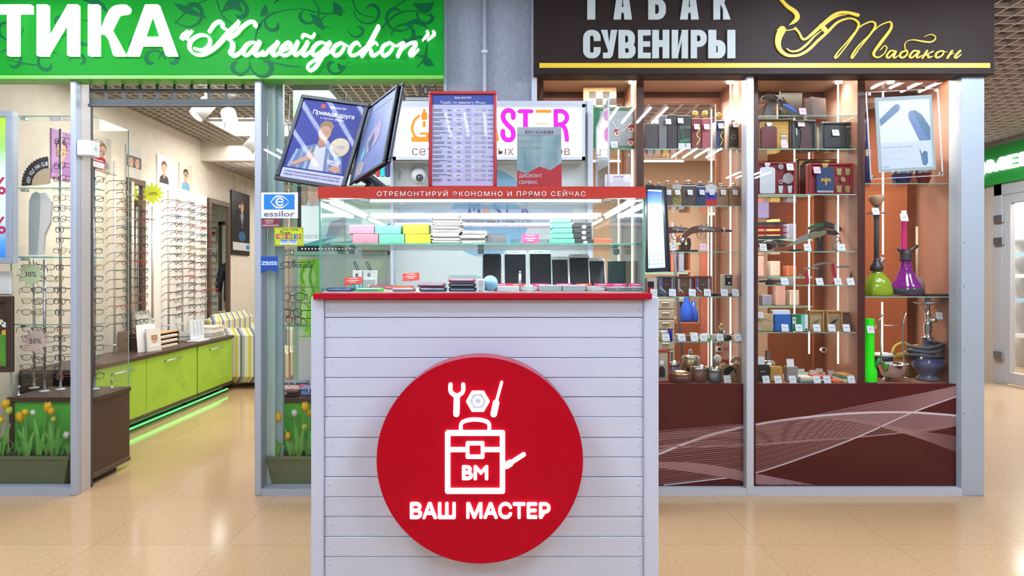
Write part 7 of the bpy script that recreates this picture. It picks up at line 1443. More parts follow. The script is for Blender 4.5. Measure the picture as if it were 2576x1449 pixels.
# pistol on stand
WALN = mat('walnut', (.16, .06, .035), .35, noise=((20, 20, 20), .5, (.1, .035, .02))); GUNM = mat('gun_metal', (.3, .3, .32), .35, .8)
def pistol(dx, dy, Y, label, sc=1):
    z0 = SZ(633)+.0006; o = q(1770+dx, 600, Y); t = T('flintlock_pistol', label, 'pistol', (o[0], Y, z0), 'souvenir pistols on stands')
    def g(x, y): return q(1710+dx+(x-1710)*sc, dy+y, Y)
    b = MB(FR(Y)); b.stroke([g(1716, 603), g(1722, 595), g(1734, 583), g(1752, 577), g(1780, 577), g(1815, 580)], [.028*sc, .03*sc, .038*sc, .042*sc, .036*sc, .026*sc], .012, WALN, .026); b.build('stock', t)
    b = MB(); p0, p1 = g(1760, 575), g(1839, 581); b.tube([(p0[0], Y-.002, p0[1]), (p1[0], Y-.002, p1[1])], .0085*sc, GUNM, 10); p = g(1820, 580); b.tube([(p[0]-.006, Y-.002, p[1]), (p[0]+.01, Y-.002, p[1]-.001)], .016*sc, STEEL, 10); b.build('barrel', t)
    b = MB(FR(Y)); b.stroke([g(1756, 574), g(1770, 574), g(1795, 579)], [.016, .022, .01], .0145, GUNM, .004); b.stroke([g(1762, 572), g(1762, 566), g(1768, 570), g(1778, 567), g(1776, 564)], .005, .016, GUNM, .004); b.ring(*g(1768, 577), .003, .008, .016, STEEL, .002, 14); b.build('lock', t)
    b = MB(FR(Y)); b.stroke([g(1752, 588), g(1757, 598), g(1765, 601), g(1773, 598), g(1776, 589)], .004, .004, GUNM, .008); b.stroke([g(1764, 586), g(1763, 594)], .004, .004, GUNM, .006); b.build('trigger_guard', t)
    b = MB(); p = g(1716, 603); b.ball((p[0], Y, p[1]-.003), .019*sc, STEEL, 14, 1.2); b.build('butt_cap', t)
    b = MB(FR(Y)); m = mat('stand_dark_wood', (.035, .02, .025), .4); z = z0
    for px in (1720, 1731): c = g(px, 610); b.stroke([(c[0], z+.01), (c[0]-.006*(1 if px == 1720 else -1), z+.05), (c[0]+.002, c[1]+.02)], .018, .012, m, .024, 4)
    c0, c1 = g(1700, 0)[0], g(1752, 0)[0]; b.rect(c0, c1, z, z+.012, .03, m, .06); b.build('stand', t)
pistol(0, 0, 3.88, 'wooden flintlock pistol with engraved lock on a dark stand in the flask cabinet')
pistol(-62, 2, 4.02, 'darker souvenir gun behind the flintlock pistol, partly hidden by the side price frame', .95)
ptag(1770, 630, 'under the flintlock pistol', True); ptag(1695, 630, 'beside the dark pistol stand', sc=.8, Y=3.85)
# book boxes with corner ties
def tiebox(px0, px1, py0, m, face, label, blue):
    def f(b, a, c, v0, v1):
        w_, h_ = c-a, v1-v0; b.rect(a+w_*.24, c-w_*.22, v0+h_*.1, v1-h_*.08, .003, face); b.poly([(a+w_*.02, v0+h_*.42), (a+w_*.12, v0+h_*.42), (a+w_*.55, v0+h_*.03), (a+w_*.42, v0+h_*.03)], .0045, mat('ribbon_beige', (.66, .6, .55), .5)); b.line('ВАЗА', LIGHTG, (a+c)/2, v0+h_*.5, .006, .004, .01)
        if blue: b.rect(a+w_*.04, a+w_*.2, v0+h_*.12, v1-h_*.1, .003, mat('label_blue', (.03, .15, .55), .5))
    sbox(px0, px1, py0, 738, mat('box_inner_grey', (.52, .52, .48), .6), 'gift_box', label, 'box', .07, 3.90, 'gift boxes with corner ribbons', rim=m, face=f, base=741)
tiebox(1656, 1698, 694, mat('rim_grey', (.16, .16, .18), .4), mat('notebook_plum', (.07, .03, .035), .4), 'grey-rimmed gift box with a plum notebook, nearest the kiosk', True)
tiebox(1700, 1744, 695, mat('rim_plum', (.16, .05, .06), .4), mat('notebook_brown', (.14, .075, .035), .4), 'plum-rimmed gift box with a brown notebook, between two others', False)
tiebox(1746, 1790, 694, mat('rim_red', (.32, .04, .04), .4), mat('notebook_brown2', (.11, .06, .04), .4), 'red-rimmed gift box with a dark brown notebook', True)
sbox(1627, 1653, 700, 742, mat('carton_pale', (.6, .6, .6), .5), 'carton', 'pale carton with a black and red face half behind the kiosk ledge', 'box', .06, 3.88, None, face=lambda b, a, c, v0, v1: (b.rect(a+.005, c-.02, v0+.01, v1-.02, .001, BLACK), b.rect(a+.005, c-.02, v0+.025, v0+.055, .0015, RED)), base=746)
sbox(1820, 1845, 690, 742, mat('carton_cream', (.58, .56, .46), .5), 'carton', 'cream carton with a black window at the far end of the gift box shelf', 'box', .06, 3.9, None, face=lambda b, a, c, v0, v1: (b.rect(a+.01, c-.01, v0+(v1-v0)*.48, v1-.006, .001, mat('carton_black2', (), 0)), b.rect(a+.018, c-.018, v1-.02, v1-.014, .0016, PAPER), b.disc((a+c)/2+.004, v0+(v1-v0)*.6, .007, .0016, PAPER, 0, 10)), base=746)
for i, (a, c, col) in enumerate(((1640, 1664, (.05, .05, .06)), (1665, 1683, (.06, .07, .16)), (1684, 1703, (.1, .12, .3)), (1705, 1733, (.25, .03, .03)), (1734, 1752, (.35, .12, .05)), (1753, 1773, (.38, .1, .05)), (1774, 1790, (.22, .02, .03)), (1791, 1803, (.02, .02, .03)), (1806, 1842, (.14, .06, .05)))):
    sbox(a, c, 738.5, 746, mat('flat_case_%d' % i, col, .35), 'cigarette_case', 'thin flat case, %s in the low row under the gift boxes' % ORD[i], 'case', .07, 3.815, 'thin flat cases under the gift boxes', base=746, bev=.002)
for px, w in ((1645, 'at the kiosk end of the gift box shelf'), (1692, 'before the grey-rimmed gift box'), (1742, 'before the plum-rimmed gift box'), (1780, 'before the red-rimmed gift box'), (1823, 'before the cream carton'), (1851, 'at the far end of the gift box shelf')): ptag(px, 745, w, rz=4)
# lighter shelf
for i, (a, c, y0, m, nm) in enumerate(((1653, 1664, 846, GOLD, 'brass'), (1704, 1722, 841, PAPER, 'white'), (1740, 1757, 838, mat('box_pinkish', (.8, .72, .7), .6), 'pinkish'), (1772, 1786, 840, PAPER, 'plain white'), (1664, 1682, 834, WHITE, 'glossy white'), (1728, 1740, 844, mat('box_brown3', (.25, .12, .07), .5), 'brown'), (1760, 1790, 851, mat('box_leafgreen', (.2, .5, .1), .5), 'leaf green'), (1792, 1806, 842, mat('box_greyish', (.6, .6, .58), .5), 'grey'))):
    sbox(a, c, y0, 858, m, 'small_box', 'little %s box on the lighter shelf of the flask cabinet' % nm, 'box', .05, 3.87+.03*(i % 2), 'little boxes on the lighter shelf', base=860)
t = T('lighter', 'upright deep blue lighter on the lighter shelf', 'lighter', P(1686, 860, 3.85)); p = P(1686, 860, 3.85); z0 = SZ(860)+.0006; b = MB(); b.lathe([(.014, 0), (.014, .07), (.012, .074)], mat('lighter_blue', (.03, .02, .4), .25), (p.x, 3.85, z0), 14); b.build('body', t); b = MB(); b.lathe([(.011, .074), (.012, .08), (.010, .085)], GOLD, (p.x, 3.85, z0), 12); b.build('cap', t)
t = T('figurine', 'small golden statuette with silver base at the far end of the lighter shelf', 'figurine', P(1822, 860, 3.86)); p = P(1820, 860, 3.86)
b = MB(); b.ball((p.x-.01, 3.88, z0+.066), .02, BRONZE, 14, 1.3); b.ball((p.x-.006, 3.88, z0+.096), .011, GOLD, 12); b.tube([(p.x, 3.87, z0+.08), (p.x+.012, 3.87, z0+.03), (p.x+.02, 3.87, z0+.012)], [.008, .01, .006], STEEL, 8); b.build('figure', t); b = MB(); b.tube([(p.x-.03, 3.88, z0+.04), (p.x+.05, 3.88, z0+.03)], .006, CHROME, 8); b.tube([(p.x+.04, 3.88, z0+.03), (p.x+.07, 3.88, z0+.05)], .005, STEEL, 8); b.box(p.x-.02, p.x+.055, 3.865, 3.91, z0, z0+.03, mat('base_dark', (.04, .035, .03), .4), .004); b.build('base', t)
for px, w in ((1677, 'beside the deep blue lighter'), (1717, 'before the little white box on the lighter shelf'), (1748, 'before the pinkish box on the lighter shelf'), (1771, 'before the leaf green box'), (1813, 'before the small golden statuette'), (1858, 'at the far end of the lighter shelf')): ptag(px, 858, w, rz=-3)
# base of the flask cabinet: ashtrays and lighters
def zb(): return ZBASE+.0008
def clockface(b, a, c, v0, v1):
    w_, h_ = c-a, v1-v0; b.rect(a+.008, c-.008, v0+.008, v1-.008, .001, mat('satin_cream', (.66, .6, .42), .5, noise=((16, 16, 16), .7, (.45, .38, .25)))); b.poly([(a+w_*.08, v0+h_*.1), (a+w_*.72, v0+h_*.1), (a+w_*.72, v0+h_*.5), (a+w_*.6, v0+h_*.68), (a+w_*.35, v0+h_*.74), (a+w_*.08, v0+h_*.66)], .006, STEEL, .004); b.poly([(a+w_*.14, v0+h_*.15), (a+w_*.62, v0+h_*.15), (a+w_*.62, v0+h_*.42), (a+w_*.38, v0+h_*.52), (a+w_*.14, v0+h_*.46)], .008, BLACK); b.disc(a+w_*.36, v0+h_*.63, .014, .008, PAPER, 0, 14)
sbox(1653, 1684, 882, 964, RED, 'gift_box', 'red box with a silver framed picture on cream satin at the cabinet floor', 'box', .06, 3.87, None, rim=mat('rim_bright_red', (.5, .03, .03), .4), face=clockface, base=965)
def dish(px, w, h, m, rimm, label, Y, name='ashtray', z=None, lid=None):
    x = q(px, 0, Y)[0]; r = w*Y/F/2; h_ = h*Y/F; t = T(name, label, 'ashtray', (x, Y, zb()), 'ashtrays on the cabinet floor'); b = MB(); b.lathe([(r*.9, 0), (r, h_*.15), (r, h_*.75), (r*.86, h_*.78)], m, (x, Y, zb()), 24); b.build('body', t); b = MB(); b.lathe([(r*1.01, h_*.72), (r*1.05, h_*.82), (r*.96, h_*.98), (r*.8, h_), (r*.74, h_*.9)], rimm, (x, Y, zb()), 24); b.build('rim', t)
    if lid: b = MB(); b.lathe([(r*.16, h_), (r*.16, h_*1.5), (r*.12, h_*1.55)], lid, (x, Y, zb()), 10); b.build('spout', t)
dish(1712, 58, 26, mat('dish_maroon', (.13, .035, .03), .3), mat('rim_copper', (.6, .32, .2), .15, .9), 'wide maroon ashtray with a copper rim before the red satin box', 3.87); dish(1758, 42, 40, mat('dish_brown', (.16, .07, .045), .3), CHROME, 'round brown glass ashtray with a silver rim', 3.89, lid=STEEL); dish(1797, 34, 38, mat('dish_grey', (.1, .1, .11), .3), CHROME, 'dark grey ashtray with a shield mark and silver rim', 3.86, lid=GUNM); dish(1690, 40, 44, mat('dish_blue_grey', (.16, .17, .28), .2), CHROME, 'blue-grey ashtray behind the wide maroon one', 4.0, lid=GUNM)
b = MB(FR(3.86-.046)); c = q(1797, 948, 3.81); b.poly([(c[0]-.026, c[1]+.02), (c[0]+.026, c[1]+.02), (c[0]+.024, c[1]-.006), (c[0], c[1]-.03), (c[0]-.024, c[1]-.006)], 0, mat('shield_steel', (.3, .31, .33), .3, .7), .002); b.line('СЛАВА', PAPER, c[0], c[1]+.008, .007, .001, .01, maxw=.04); b.line('ТРУДУ', PAPER, c[0], c[1]-.004, .007, .001, .01, maxw=.036); b.build('shield', [o for o in bpy.data.objects if o.get('label', '').startswith('dark grey ashtray')][0])
t = T('table_lighter', 'bronze drum-shaped table lighter with a silver rim standing above the ashtrays', 'lighter', (q(1737, 0, 3.98)[0], 3.98, zb())); x = q(1737, 0, 3.98)[0]; zz = q(0, 924, 3.98)[1]
b = MB(); b.lathe([(.03, 0), (.03, zz-zb())], mat('plinth_brown', (.1, .05, .035), .4), (x, 3.98, zb()), 16); b.build('plinth', t); b = MB(); b.lathe([(.05, 0), (.053, .01), (.053, .058), (.05, .06)], BRONZE, (x, 3.98, zz), 24); b.M = frame((x, 3.98-.0535, zz+.03), (1, 0, 0), (0, 0, 1)); b.stroke([(-.016, .018), (0, -.018), (.016, .018)], .005, .0008, GOLD); b.build('drum', t); b = MB(); b.lathe([(.055, .06), (.056, .068), (.045, .078), (.012, .08), (.012, .112), (.009, .115)], CHROME, (x, 3.98, zz), 24); b.build('rim', t)
Y = 3.9; c = q(1838, 938, Y); t = T('ashtray', 'beige apple-shaped ashtray with a black bowl standing upright at the cabinet floor', 'ashtray', (c[0], Y, zb()), 'ashtrays on the cabinet floor'); k = Y/F
pts = [(c[0]+k*x, c[1]-k*y) for x, y in ((0,-17),(8,-22),(18,-22),(27,-14),(28,-4),(23,2),(24,8),(29,13),(24,22),(15,28),(6,26),(0,25),(-8,27),(-18,22),(-26,10),(-28,-4),(-24,-17),(-14,-23),(-6,-21))]; pts = [(u_, max(v_, zb())) for u_, v_ in smooth(pts+[pts[0]], 3)[:-1]]
b = MB(FR(Y)); b.poly(pts, 0, mat('apple_gold', (.48, .34, .21), .35, .3), .045); b.poly([(c[0]+k*x, c[1]-k*y) for x, y in ((0,-24),(2,-33),(10,-40),(14,-38),(10,-28))], 0, mat('apple_gold', (), 0), .012); b.build('body', t)
b = MB(FR(Y)); b.disc(c[0]-2*k, c[1], 18*k, .001, mat('apple_gold_rim', (.36, .25, .15), .3, .5), 0, 28); b.disc(c[0]-2*k, c[1], 16*k, .0016, BLACK, 0, 28); b.poly([(c[0]+k*x, c[1]-k*y) for x, y in ((-6,4),(6,-6),(9,-9),(10,-2),(13,4),(9,13),(0,14))], .0022, mat('apple_gold', (), 0)); b.build('bowl', t)
t = T('ball_lighter', 'white ball with fine red seams on a short stem above the ashtrays', 'ornament', (q(1805, 0, 3.98)[0], 3.98, zb())); x = q(1805, 0, 3.98)[0]; zz = q(0, 903, 3.98)[1]; b = MB(); b.ball((x, 3.98, zz), .026, WHITE, 18, 1.1); b.M = frame((x, 3.953, zz), (1, 0, 0), (0, 0, 1)); b.stroke([(-.012, .02), (0, 0), (-.01, -.02)], .0015, .0005, RED); b.stroke([(.014, .018), (.008, 0), (.016, -.016)], .0015, 0.0005, RED); b.build('ball', t); b = MB(); b.tube([(x, 3.98, zb()), (x+.012, 3.98, zz-.02)], .01, GUNM, 8); b.build('stem', t)
sbox(1812, 1852, 906, 964, mat('red_felt_box', (.35, .03, .04), .5), 'carton', 'dark red carton leaning behind the apple-shaped ashtray', 'box', .05, 4.05, None, base=965)
ptag(1831, 963, 'before the apple-shaped ashtray')
t = T('glass_lock', 'round metal lock on the sliding glass behind the ashtrays', 'lock', P(1808, 878, 4.1)); p = P(1808, 878, 4.1); b = MB(frame(p, (1, 0, 0), (0, 0, 1))); b.disc(0, 0, .02, .012, STEEL, .02, 20); b.disc(0, 0, .012, .013, BLACK, .002, 16); b.build('barrel', t); b = MB(); b.box(p.x+.01, p.x+.04, p.y-.006, p.y, p.z-.008, p.z+.008, CHROME, .003); b.build('key', t)
# ---------------------------------------------------------------- cabinet beyond the mullion
Y = 3.92; z0 = SZ(289)+.0006; t = T('dark_sculpture', 'dark ornament with curved horn, star and blue shine on the topmost shelf beyond the mullion', 'ornament', P(1960, 289, Y)); bl = mat('sculpt_black', (.02, .018, .02), .3); b = MB(FR(Y))
b.stroke([q(x, y, Y) for x, y in ((1914,252),(1922,246),(1940,246),(1956,252),(1966,264))], [.012, .03, .034, .03, .02], .02, bl, .03); b.stroke([q(x, y, Y) for x, y in ((1930,286),(1935,268),(1948,254))], [.05, .045, .03], .015, bl, .03); b.stroke([q(x, y, Y) for x, y in ((1962,250),(1972,268),(1996,284))], [.03, .05, .04], .018, bl, .03); b.build('body', t)
b = MB(FR(Y)); b.stroke([q(x, y, Y) for x, y in ((1968,266),(1984,272),(1998,284))], [.012, .022, .01], .022, mat('blue_sheen', (.05, .12, .45), .15), .004); b.stroke([q(x, y, Y) for x, y in ((1912,256),(1912,248),(1918,244))], .004, .022, STEEL, .004); b.poly([(q(1958, 246, Y)[0]+.04*(1 if j % 2 == 0 else .3)*math.sin(R(36*j)), q(1958, 246, Y)[1]+.04*(1 if j % 2 == 0 else .3)*math.cos(R(36*j))) for j in range(10)], .024, GUNM, .004); b.build('trim', t)
sbox(1960, 2024, 228, 289, mat('case_black_gold', (.018, .014, .014), .35), 'carton', 'black box with a gold emblem behind the dark ornament on the topmost shelf', 'box', .05, 4.05, None, face=lambda b, a, c, v0, v1: (b.rect(a+.06, a+.1, v0+.03, v0+.1, .001, BRONZE), b.rect(a+.068, a+.092, v0+.045, v0+.085, .002, BLACK)), base=289, bev=.015)
Y = 3.9; z0 = SZ(289)+.0006; t = T('carton', 'black slanted box leaning on the topmost shelf beyond the mullion', 'box', P(2070, 289, Y)); b = MB(); M = frame((q(2045, 0, Y)[0], Y, z0), (1, .35, 0), (-.12, .05, 1)); b.M = M; b.box(0, .12, 0, .145, -.05, 0, DK, .003); b.build('body', t)
ptag(2021, 288, 'on the topmost shelf before the black boxes', True)
SAT = mat('satin_gold', (.72, .42, .04), .4, noise=((18, 18, 12), .8, (.45, .24, .02)))
def fl_in(b, u, v, w_, h_, m, w=.012, capm=STEEL): b.poly(fl(b, u, v, w_, h_, m), w, m, .014); b.rect(u-w_*.12, u+w_*.12, v+h_*.86, v+h_*.94, w-.002, capm, .01); b.rect(u-w_*.18, u+w_*.18, v+h_*.92, v+h_, w, capm, .012)
def cup(b, u, v, w_, h_, m, up=1): b.poly([(u-w_*.36, v), (u+w_*.36, v), (u+w_*.5, v+h_), (u-w_*.5, v+h_)], .01, m, .01)
sbox(1904, 1989, 300, 373, mat('box_dark_red', (.05, .015, .015), .4), 'flask_gift_set', 'gift box lined with golden satin holding a maroon flask and small cups', 'gift set', .05, 3.88, 'flask gift sets', rim=mat('box_dark_red', (), 0), base=373, face=lambda b, a, c, v0, v1: (b.rect(a+.01, c-.01, v0+.005, v1-.005, .001, SAT), fl_in(b, a+(c-a)*.34, v0+.012, (c-a)*.46, (v1-v0)*.82, mat('flask_maroon', (.14, .012, .02), .35)), [b.rect(a+(c-a)*.7, a+(c-a)*.88, v0+.045+.014*k, v0+.055+.014*k, .006, STEEL if k % 2 else BRONZE) for k in range(5)]))
def darkset(a, c, y0, lab, extra): sbox(a, c, y0, 372, mat('box_graphite', (.035, .04, .042), .4), 'gift_set', lab, 'gift set', .05, 3.88, 'dark leather gift sets', rim=mat('box_graphite2', (.06, .07, .07), .4), face=extra, base=373)
darkset(1992, 2051, 303, 'dark grey gift box with a brown leather pouch', lambda b, a, c, v0, v1: (b.rect(a+.012, c-.012, v0+.01, v1-.01, .001, mat('box_liner', (.02, .02, .022), .5)), b.stroke([((a+c)/2+.01, v0+.02), ((a+c)/2+.012, v0+.07), ((a+c)/2+.01, v0+.12), ((a+c)/2, v0+.15)], [.075, .06, .055, .06], .006, mat('pouch_brown', (.08, .03, .03), .35), .006), b.stroke([(a+.03, v0+.1), (a+.026, v0+.14)], .006, .004, STEEL)))
darkset(2064, 2156, 308, 'wide dark grey gift box with a black wallet and key ring', lambda b, a, c, v0, v1: (b.rect(a+.012, c-.012, v0+.01, v1-.01, .001, mat('box_liner', (), 0)), b.rect(a+.02, a+(c-a)*.64, v0+.02, v1-.02, .006, mat('wallet_black', (.03, .035, .04), .3), .005), b.rect(a+(c-a)*.68, c-.02, v0+.02, v0+(v1-v0)*.6, .006, mat('wallet_black', (), 0), .005), b.stroke([(a+(c-a)*.7, v1-.03), (a+(c-a)*.85, v1-.03), (a+(c-a)*.88, v1-.06), (a+(c-a)*.78, v1-.06)], .007, .008, STEEL, .003), b.disc(a+(c-a)*.8, v0+.03, .005, .007, STEEL, 0, 10)))
sbox(2050, 2064, 306, 372, mat('box_scarlet', (.4, .03, .03), .4), 'carton', 'narrow scarlet box edge between the two dark grey gift boxes', 'box', .05, 4.0, None, base=373)
ptag(2017, 318, 'on the gift box with a brown leather pouch', True, Y=3.86); ptag(1975, 372, 'on the golden satin gift box', True, Y=3.82); ptag(2104, 341, 'on the wide dark grey gift box', Y=3.86)
CR = mat('box_crimson', (.3, .012, .02), .4); CRL = mat('crimson_liner', (.2, .006, .014), .55)
sbox(1902, 1999, 408, 487, CR, 'flask_gift_set', 'crimson gift box with a silver flask, round ball and two small cups', 'gift set', .05, 3.87, 'flask gift sets', rim=CR, base=488, face=lambda b, a, c, v0, v1: (b.rect(a+.008, c-.008, v0+.006, v1-.006, .001, CRL), fl_in(b, a+(c-a)*.27, v0+.01, (c-a)*.4, (v1-v0)*.92, STEEL, .014), b.disc(a+(c-a)*.8, v0+(v1-v0)*.5, .034, .016, CHROME, .012, 24), b.ring(a+(c-a)*.62, v0+(v1-v0)*.4, .008, .013, .014, STEEL, .003, 14), cup(b, a+(c-a)*.62, v0+.014, .03, .045, STEEL), cup(b, a+(c-a)*.86, v0+.014, .03, .045, STEEL), b.disc(a+(c-a)*.62, v1-.03, .018, .012, GUNM, .006, 12)))
sbox(2006, 2118, 400, 487, mat('book_box_maroon', (.085, .014, .018), .4), 'book_box', 'maroon book-like box with golden corner ornaments behind the blue flask set', 'box', .03, 4.03, None, base=488, face=lambda b, a, c, v0, v1: [b.stroke([(a+.008+.0, v0+.02), (a+.012, v0+.01), (a+.05, v0+.01)], .012, .001, GOLD) for _ in (0,)]+[b.ribbon([(a+.012, v0+.012), (a+.012, v1-.012), (c-.012, v1-.012), (c-.012, v0+.012), (a+.012, v0+.012)], .006, .0012, GOLD), b.poly([(a+.01, v1-.01), (a+.05, v1-.01), (a+.01, v1-.05)], .0014, GOLD), b.poly([(c-.01, v1-.01), (c-.05, v1-.01), (c-.01, v1-.05)], .0014, GOLD)])
def eagle(b, u, v, s, m):
    for sg in (-1, 1): b.stroke([(u, v), (u+sg*s*.35, v+s*.25), (u+sg*s*.7, v+s*.35), (u+sg*s*.8, v-s*.15)], [s*.35, s*.4, s*.4, s*.12], .02, m); b.stroke([(u, v+s*.2), (u+sg*s*.15, v+s*.5), (u+sg*s*.34, v+s*.5)], [s*.25, s*.16, s*.08], .0205, m); b.stroke([(u, v-s*.2), (u+sg*s*.25, v-s*.6)], [s*.25, s*.08], .02, m, 0, 2)
    b.disc(u, v, s*.26, .0208, m, 0, 14, s*.4); b.stroke([(u, v-s*.2), (u, v-s*.75)], [s*.3, s*.2], .0206, m, 0, 2); b.disc(u, v+s*.72, s*.1, .021, m, 0, 10)
sbox(2036, 2143, 411, 487, CR, 'flask_gift_set', 'red gift box with a blue flask bearing a gold eagle and golden cups', 'gift set', .05, 3.86, 'flask gift sets', rim=CR, base=488, face=lambda b, a, c, v0, v1: (b.rect(a+.008, c-.008, v0+.006, v1-.006, .001, CRL), fl_in(b, a+(c-a)*.34, v0+.012, (c-a)*.4, (v1-v0)*.93, mat('flask_eagle_blue', (.02, .05, .14), .35), .016, GOLD), b.rect(a+(c-a)*.15, a+(c-a)*.53, v0+.014, v0+.026, .018, STEEL), eagle(b, a+(c-a)*.35, v0+(v1-v0)*.42, .034, GOLD), [cup(b, a+(c-a)*x, v0+(v1-v0)*z, .034, .042, mat('cup_gold', (.5, .4, .16), .3, .7)) for x in (.68, .88) for z in (.08, .62)], b.disc(a+(c-a)*.77, v0+(v1-v0)*.48, .016, .012, BRONZE, .008, 18)))
ptag(1989, 428, 'on the crimson gift box with a silver flask', Y=3.84); ptag(2057, 436, 'on the red gift box with a blue flask', True, Y=3.83)
# knives shelf
BLD = mat('blade_dark', (.1, .1, .1), .3, .7); BLM = mat('blade_steel', (.5, .5, .48), .28, .8)
Y = 4.0; z0 = SZ(632)+.0006; t = T('knife_set', 'fan of dark throwing knife blades on a clear rack beside the mullion', 'knife set', P(1940, 632, Y)); b = MB(FR(Y)); yy = 560
for i, y in enumerate((563, 572, 586, 598, 608, 618)):
    b = MB(FR(Y-.012*i*0)); b.poly([q(x, yv, Y) for x, yv in ((1904, y-4), (1960, y-5), (1986-3*(i % 2), y-1), (1960, y+4), (1904, y+4))], 0, (mat('blade_red', (.3, .02, .02), .3) if i in (1, 2) else BLD), .004); b.build('blade', t)
b = MB(FR(Y)); (ua, _), (ub, _) = q(1925, 0, Y), q(1975, 0, Y); b.rect(ua, ub, z0, q(0, 560, Y)[1], -.006, ACRYL, .006); b.rect(ua-.02, ub+.02, z0, z0+.005, .02, ACRYL, .05); b.build('rack', t)
t = T('ashtray', 'round clear glass ashtray with a tag beside the dark blades', 'ashtray', P(1936, 632, 3.86)); b = MB(); x = q(1936, 0, 3.86)[0]; b.ball((x, 3.87, z0+.037), .05, ACRYL, 24, .72); b.build('bowl', t); b = MB(); b.ball((x, 3.87, z0+.036), .024, mat('dark_glass_core', (.03, .03, .03), .05, .6), 16); b.build('core', t)
def knife(pts_blade, pts_handle, Y, bm_, hm, label, base, group, bw, hw, stand=None):
    z0 = SZ(base)+.0006; c = q(*pts_handle[0], Y); t = T('folding_knife', label, 'knife', (c[0], Y, z0), group); b = MB(FR(Y)); b.stroke([q(x, y, Y) for x, y in pts_blade], bw, .003, bm_, .004); b.build('blade', t); b = MB(FR(Y)); b.stroke([q(x, y, Y) for x, y in pts_handle], hw, .008, hm, .016); b.build('handle', t)
    if stand: b = MB(FR(Y)); b.stroke([(q(stand[0], 0, Y)[0], z0+.004), q(stand[0]+4, stand[1]+14, Y), q(stand[0], stand[1], Y)], .014, .002, mat('stand_black', (.02, .02, .022), .4), .006); a_, c_ = q(stand[0]-16, 0, Y)[0], q(stand[0]+16, 0, Y)[0]; b.rect(a_, c_, z0, z0+.005, .02, mat('stand_black', (), 0), .04); b.build('stand', t)
    return t
knife([(1978, 620), (2010, 606), (2036, 594), (2052, 588)], [(2040, 592), (2058, 590), (2074, 584)], 3.87, BLM, mat('handle_olive', (.2, .19, .1), .4), 'large folding knife with an olive handle open on a black stand', 632, 'knives on stands', [.006, .03, .036, .03], [.03, .034, .024], (2056, 600))
knife([(2056, 568), (2080, 566), (2110, 576), (2116, 581)], [(2036, 574), (2050, 568), (2066, 566)], 3.98, BLD, mat('handle_green', (.03, .14, .05), .4), 'dark curved knife with a green handle above the olive knife', 632, 'knives on stands', [.03, .04, .03, .006], [.02, .026, .026], (2064, 574))
knife([(2080, 584), (2100, 586), (2110, 589)], [(2040, 584), (2060, 582), (2082, 584)], 3.95, BLD, mat('handle_black', (.03, .03, .03), .4), 'black knife between the green-handled and olive knives', 632, 'knives on stands', [.024, .03, .006], [.02, .03, .026])
Y = 3.9; x = q(2104, 0, Y)[0]; t = T('ring_stand', 'oval metal ring ornament beside the olive folding knife', 'ornament', (x, Y, z0)); b = MB(); b.tube([(x+.028*math.cos(R(a)), Y, z0+.05+.046*math.sin(R(a))) for a in range(0, 360, 20)], .004, GUNM, 6, closed=True); b.build('ring', t); b = MB(); b.tube([(x, Y, z0), (x, Y, z0+.06)], .004, GUNM, 6); b.tube([(x-.018, Y, z0+.075), (x, Y, z0+.055), (x+.018, Y, z0+.075)], .004, GUNM, 6); b.build('spokes', t)
sbox(2112, 2154, 566, 631, mat('photo_pale', (.62, .55, .55), .5, noise=((9, 9, 9), .9, (.4, .34, .36))), 'picture_card', 'pale grey picture card standing at the end of the knife shelf', 'picture', .01, 4.0, None, base=632)
for px, w in ((1921, 'before the round glass ashtray'), (2033, 'before the large olive folding knife'), (2119, 'before the oval ring ornament')): ptag(px, 631, w, rz=2)
sbox(1990, 2018, 627, 632, mat('stand_black', (), 0), 'flat_box', 'flat black base lying on the knife shelf', 'box', .05, 3.86, None, base=632)
# small knives shelf
RH = mat('handle_red', (.4, .02, .05), .35); BH = mat('handle_black', (), 0)
for i, (bp, hp, hm, lab) in enumerate((([(1904, 700), (1925, 698), (1950, 703), (1978, 706)], [(1912, 708), (1935, 707), (1960, 708)], BH, 'long black knife lying along the small knife shelf near the mullion'), ([(2012, 690), (2018, 700)], [(2028, 686), (2030, 700), (2031, 712)], RH, 'small red-handled knife, nearest the mullion of the upright ones'), ([(2024, 676), (2045, 674), (2062, 676)], [(2064, 674), (2063, 692), (2061, 712)], BH, 'black-handled knife with the blade out, second of the upright ones'), ([(2048, 668), (2070, 662), (2090, 662)], [(2094, 666), (2096, 682), (2100, 700), (2096, 712)], RH, 'tall red-handled knife, third of the upright ones'), ([(2108, 672), (2128, 671), (2138, 673)], [(2146, 674), (2143, 690), (2140, 710)], BH, 'black-handled knife at the far end of the small knife shelf'))):
    knife(bp, hp, 3.87+.02*(i % 2), BLM, hm, lab, 717, 'small knives on the shelf', [.012]*(len(bp)-1)+[.006], .018 if i else .012)
sbox(1960, 1998, 702, 716, mat('case_pinkish2', (.62, .52, .48), .5), 'flat_box', 'pale flat box behind the long black knife', 'box', .04, 3.98, None, base=717); sbox(1930, 1945, 704, 716, mat('cap_black', (.03, .03, .035), .4), 'small_box', 'small black clamp holding the long black knife', 'box', .03, 3.86, None, base=717)
for px, w in ((1976, 'before the long black knife'), (2064, 'before the black-handled knife with the blade out'), (2110, 'before the tall red-handled knife'), (2142, 'before the knife at the far end')): ptag(px, 717, w, rz=-3)
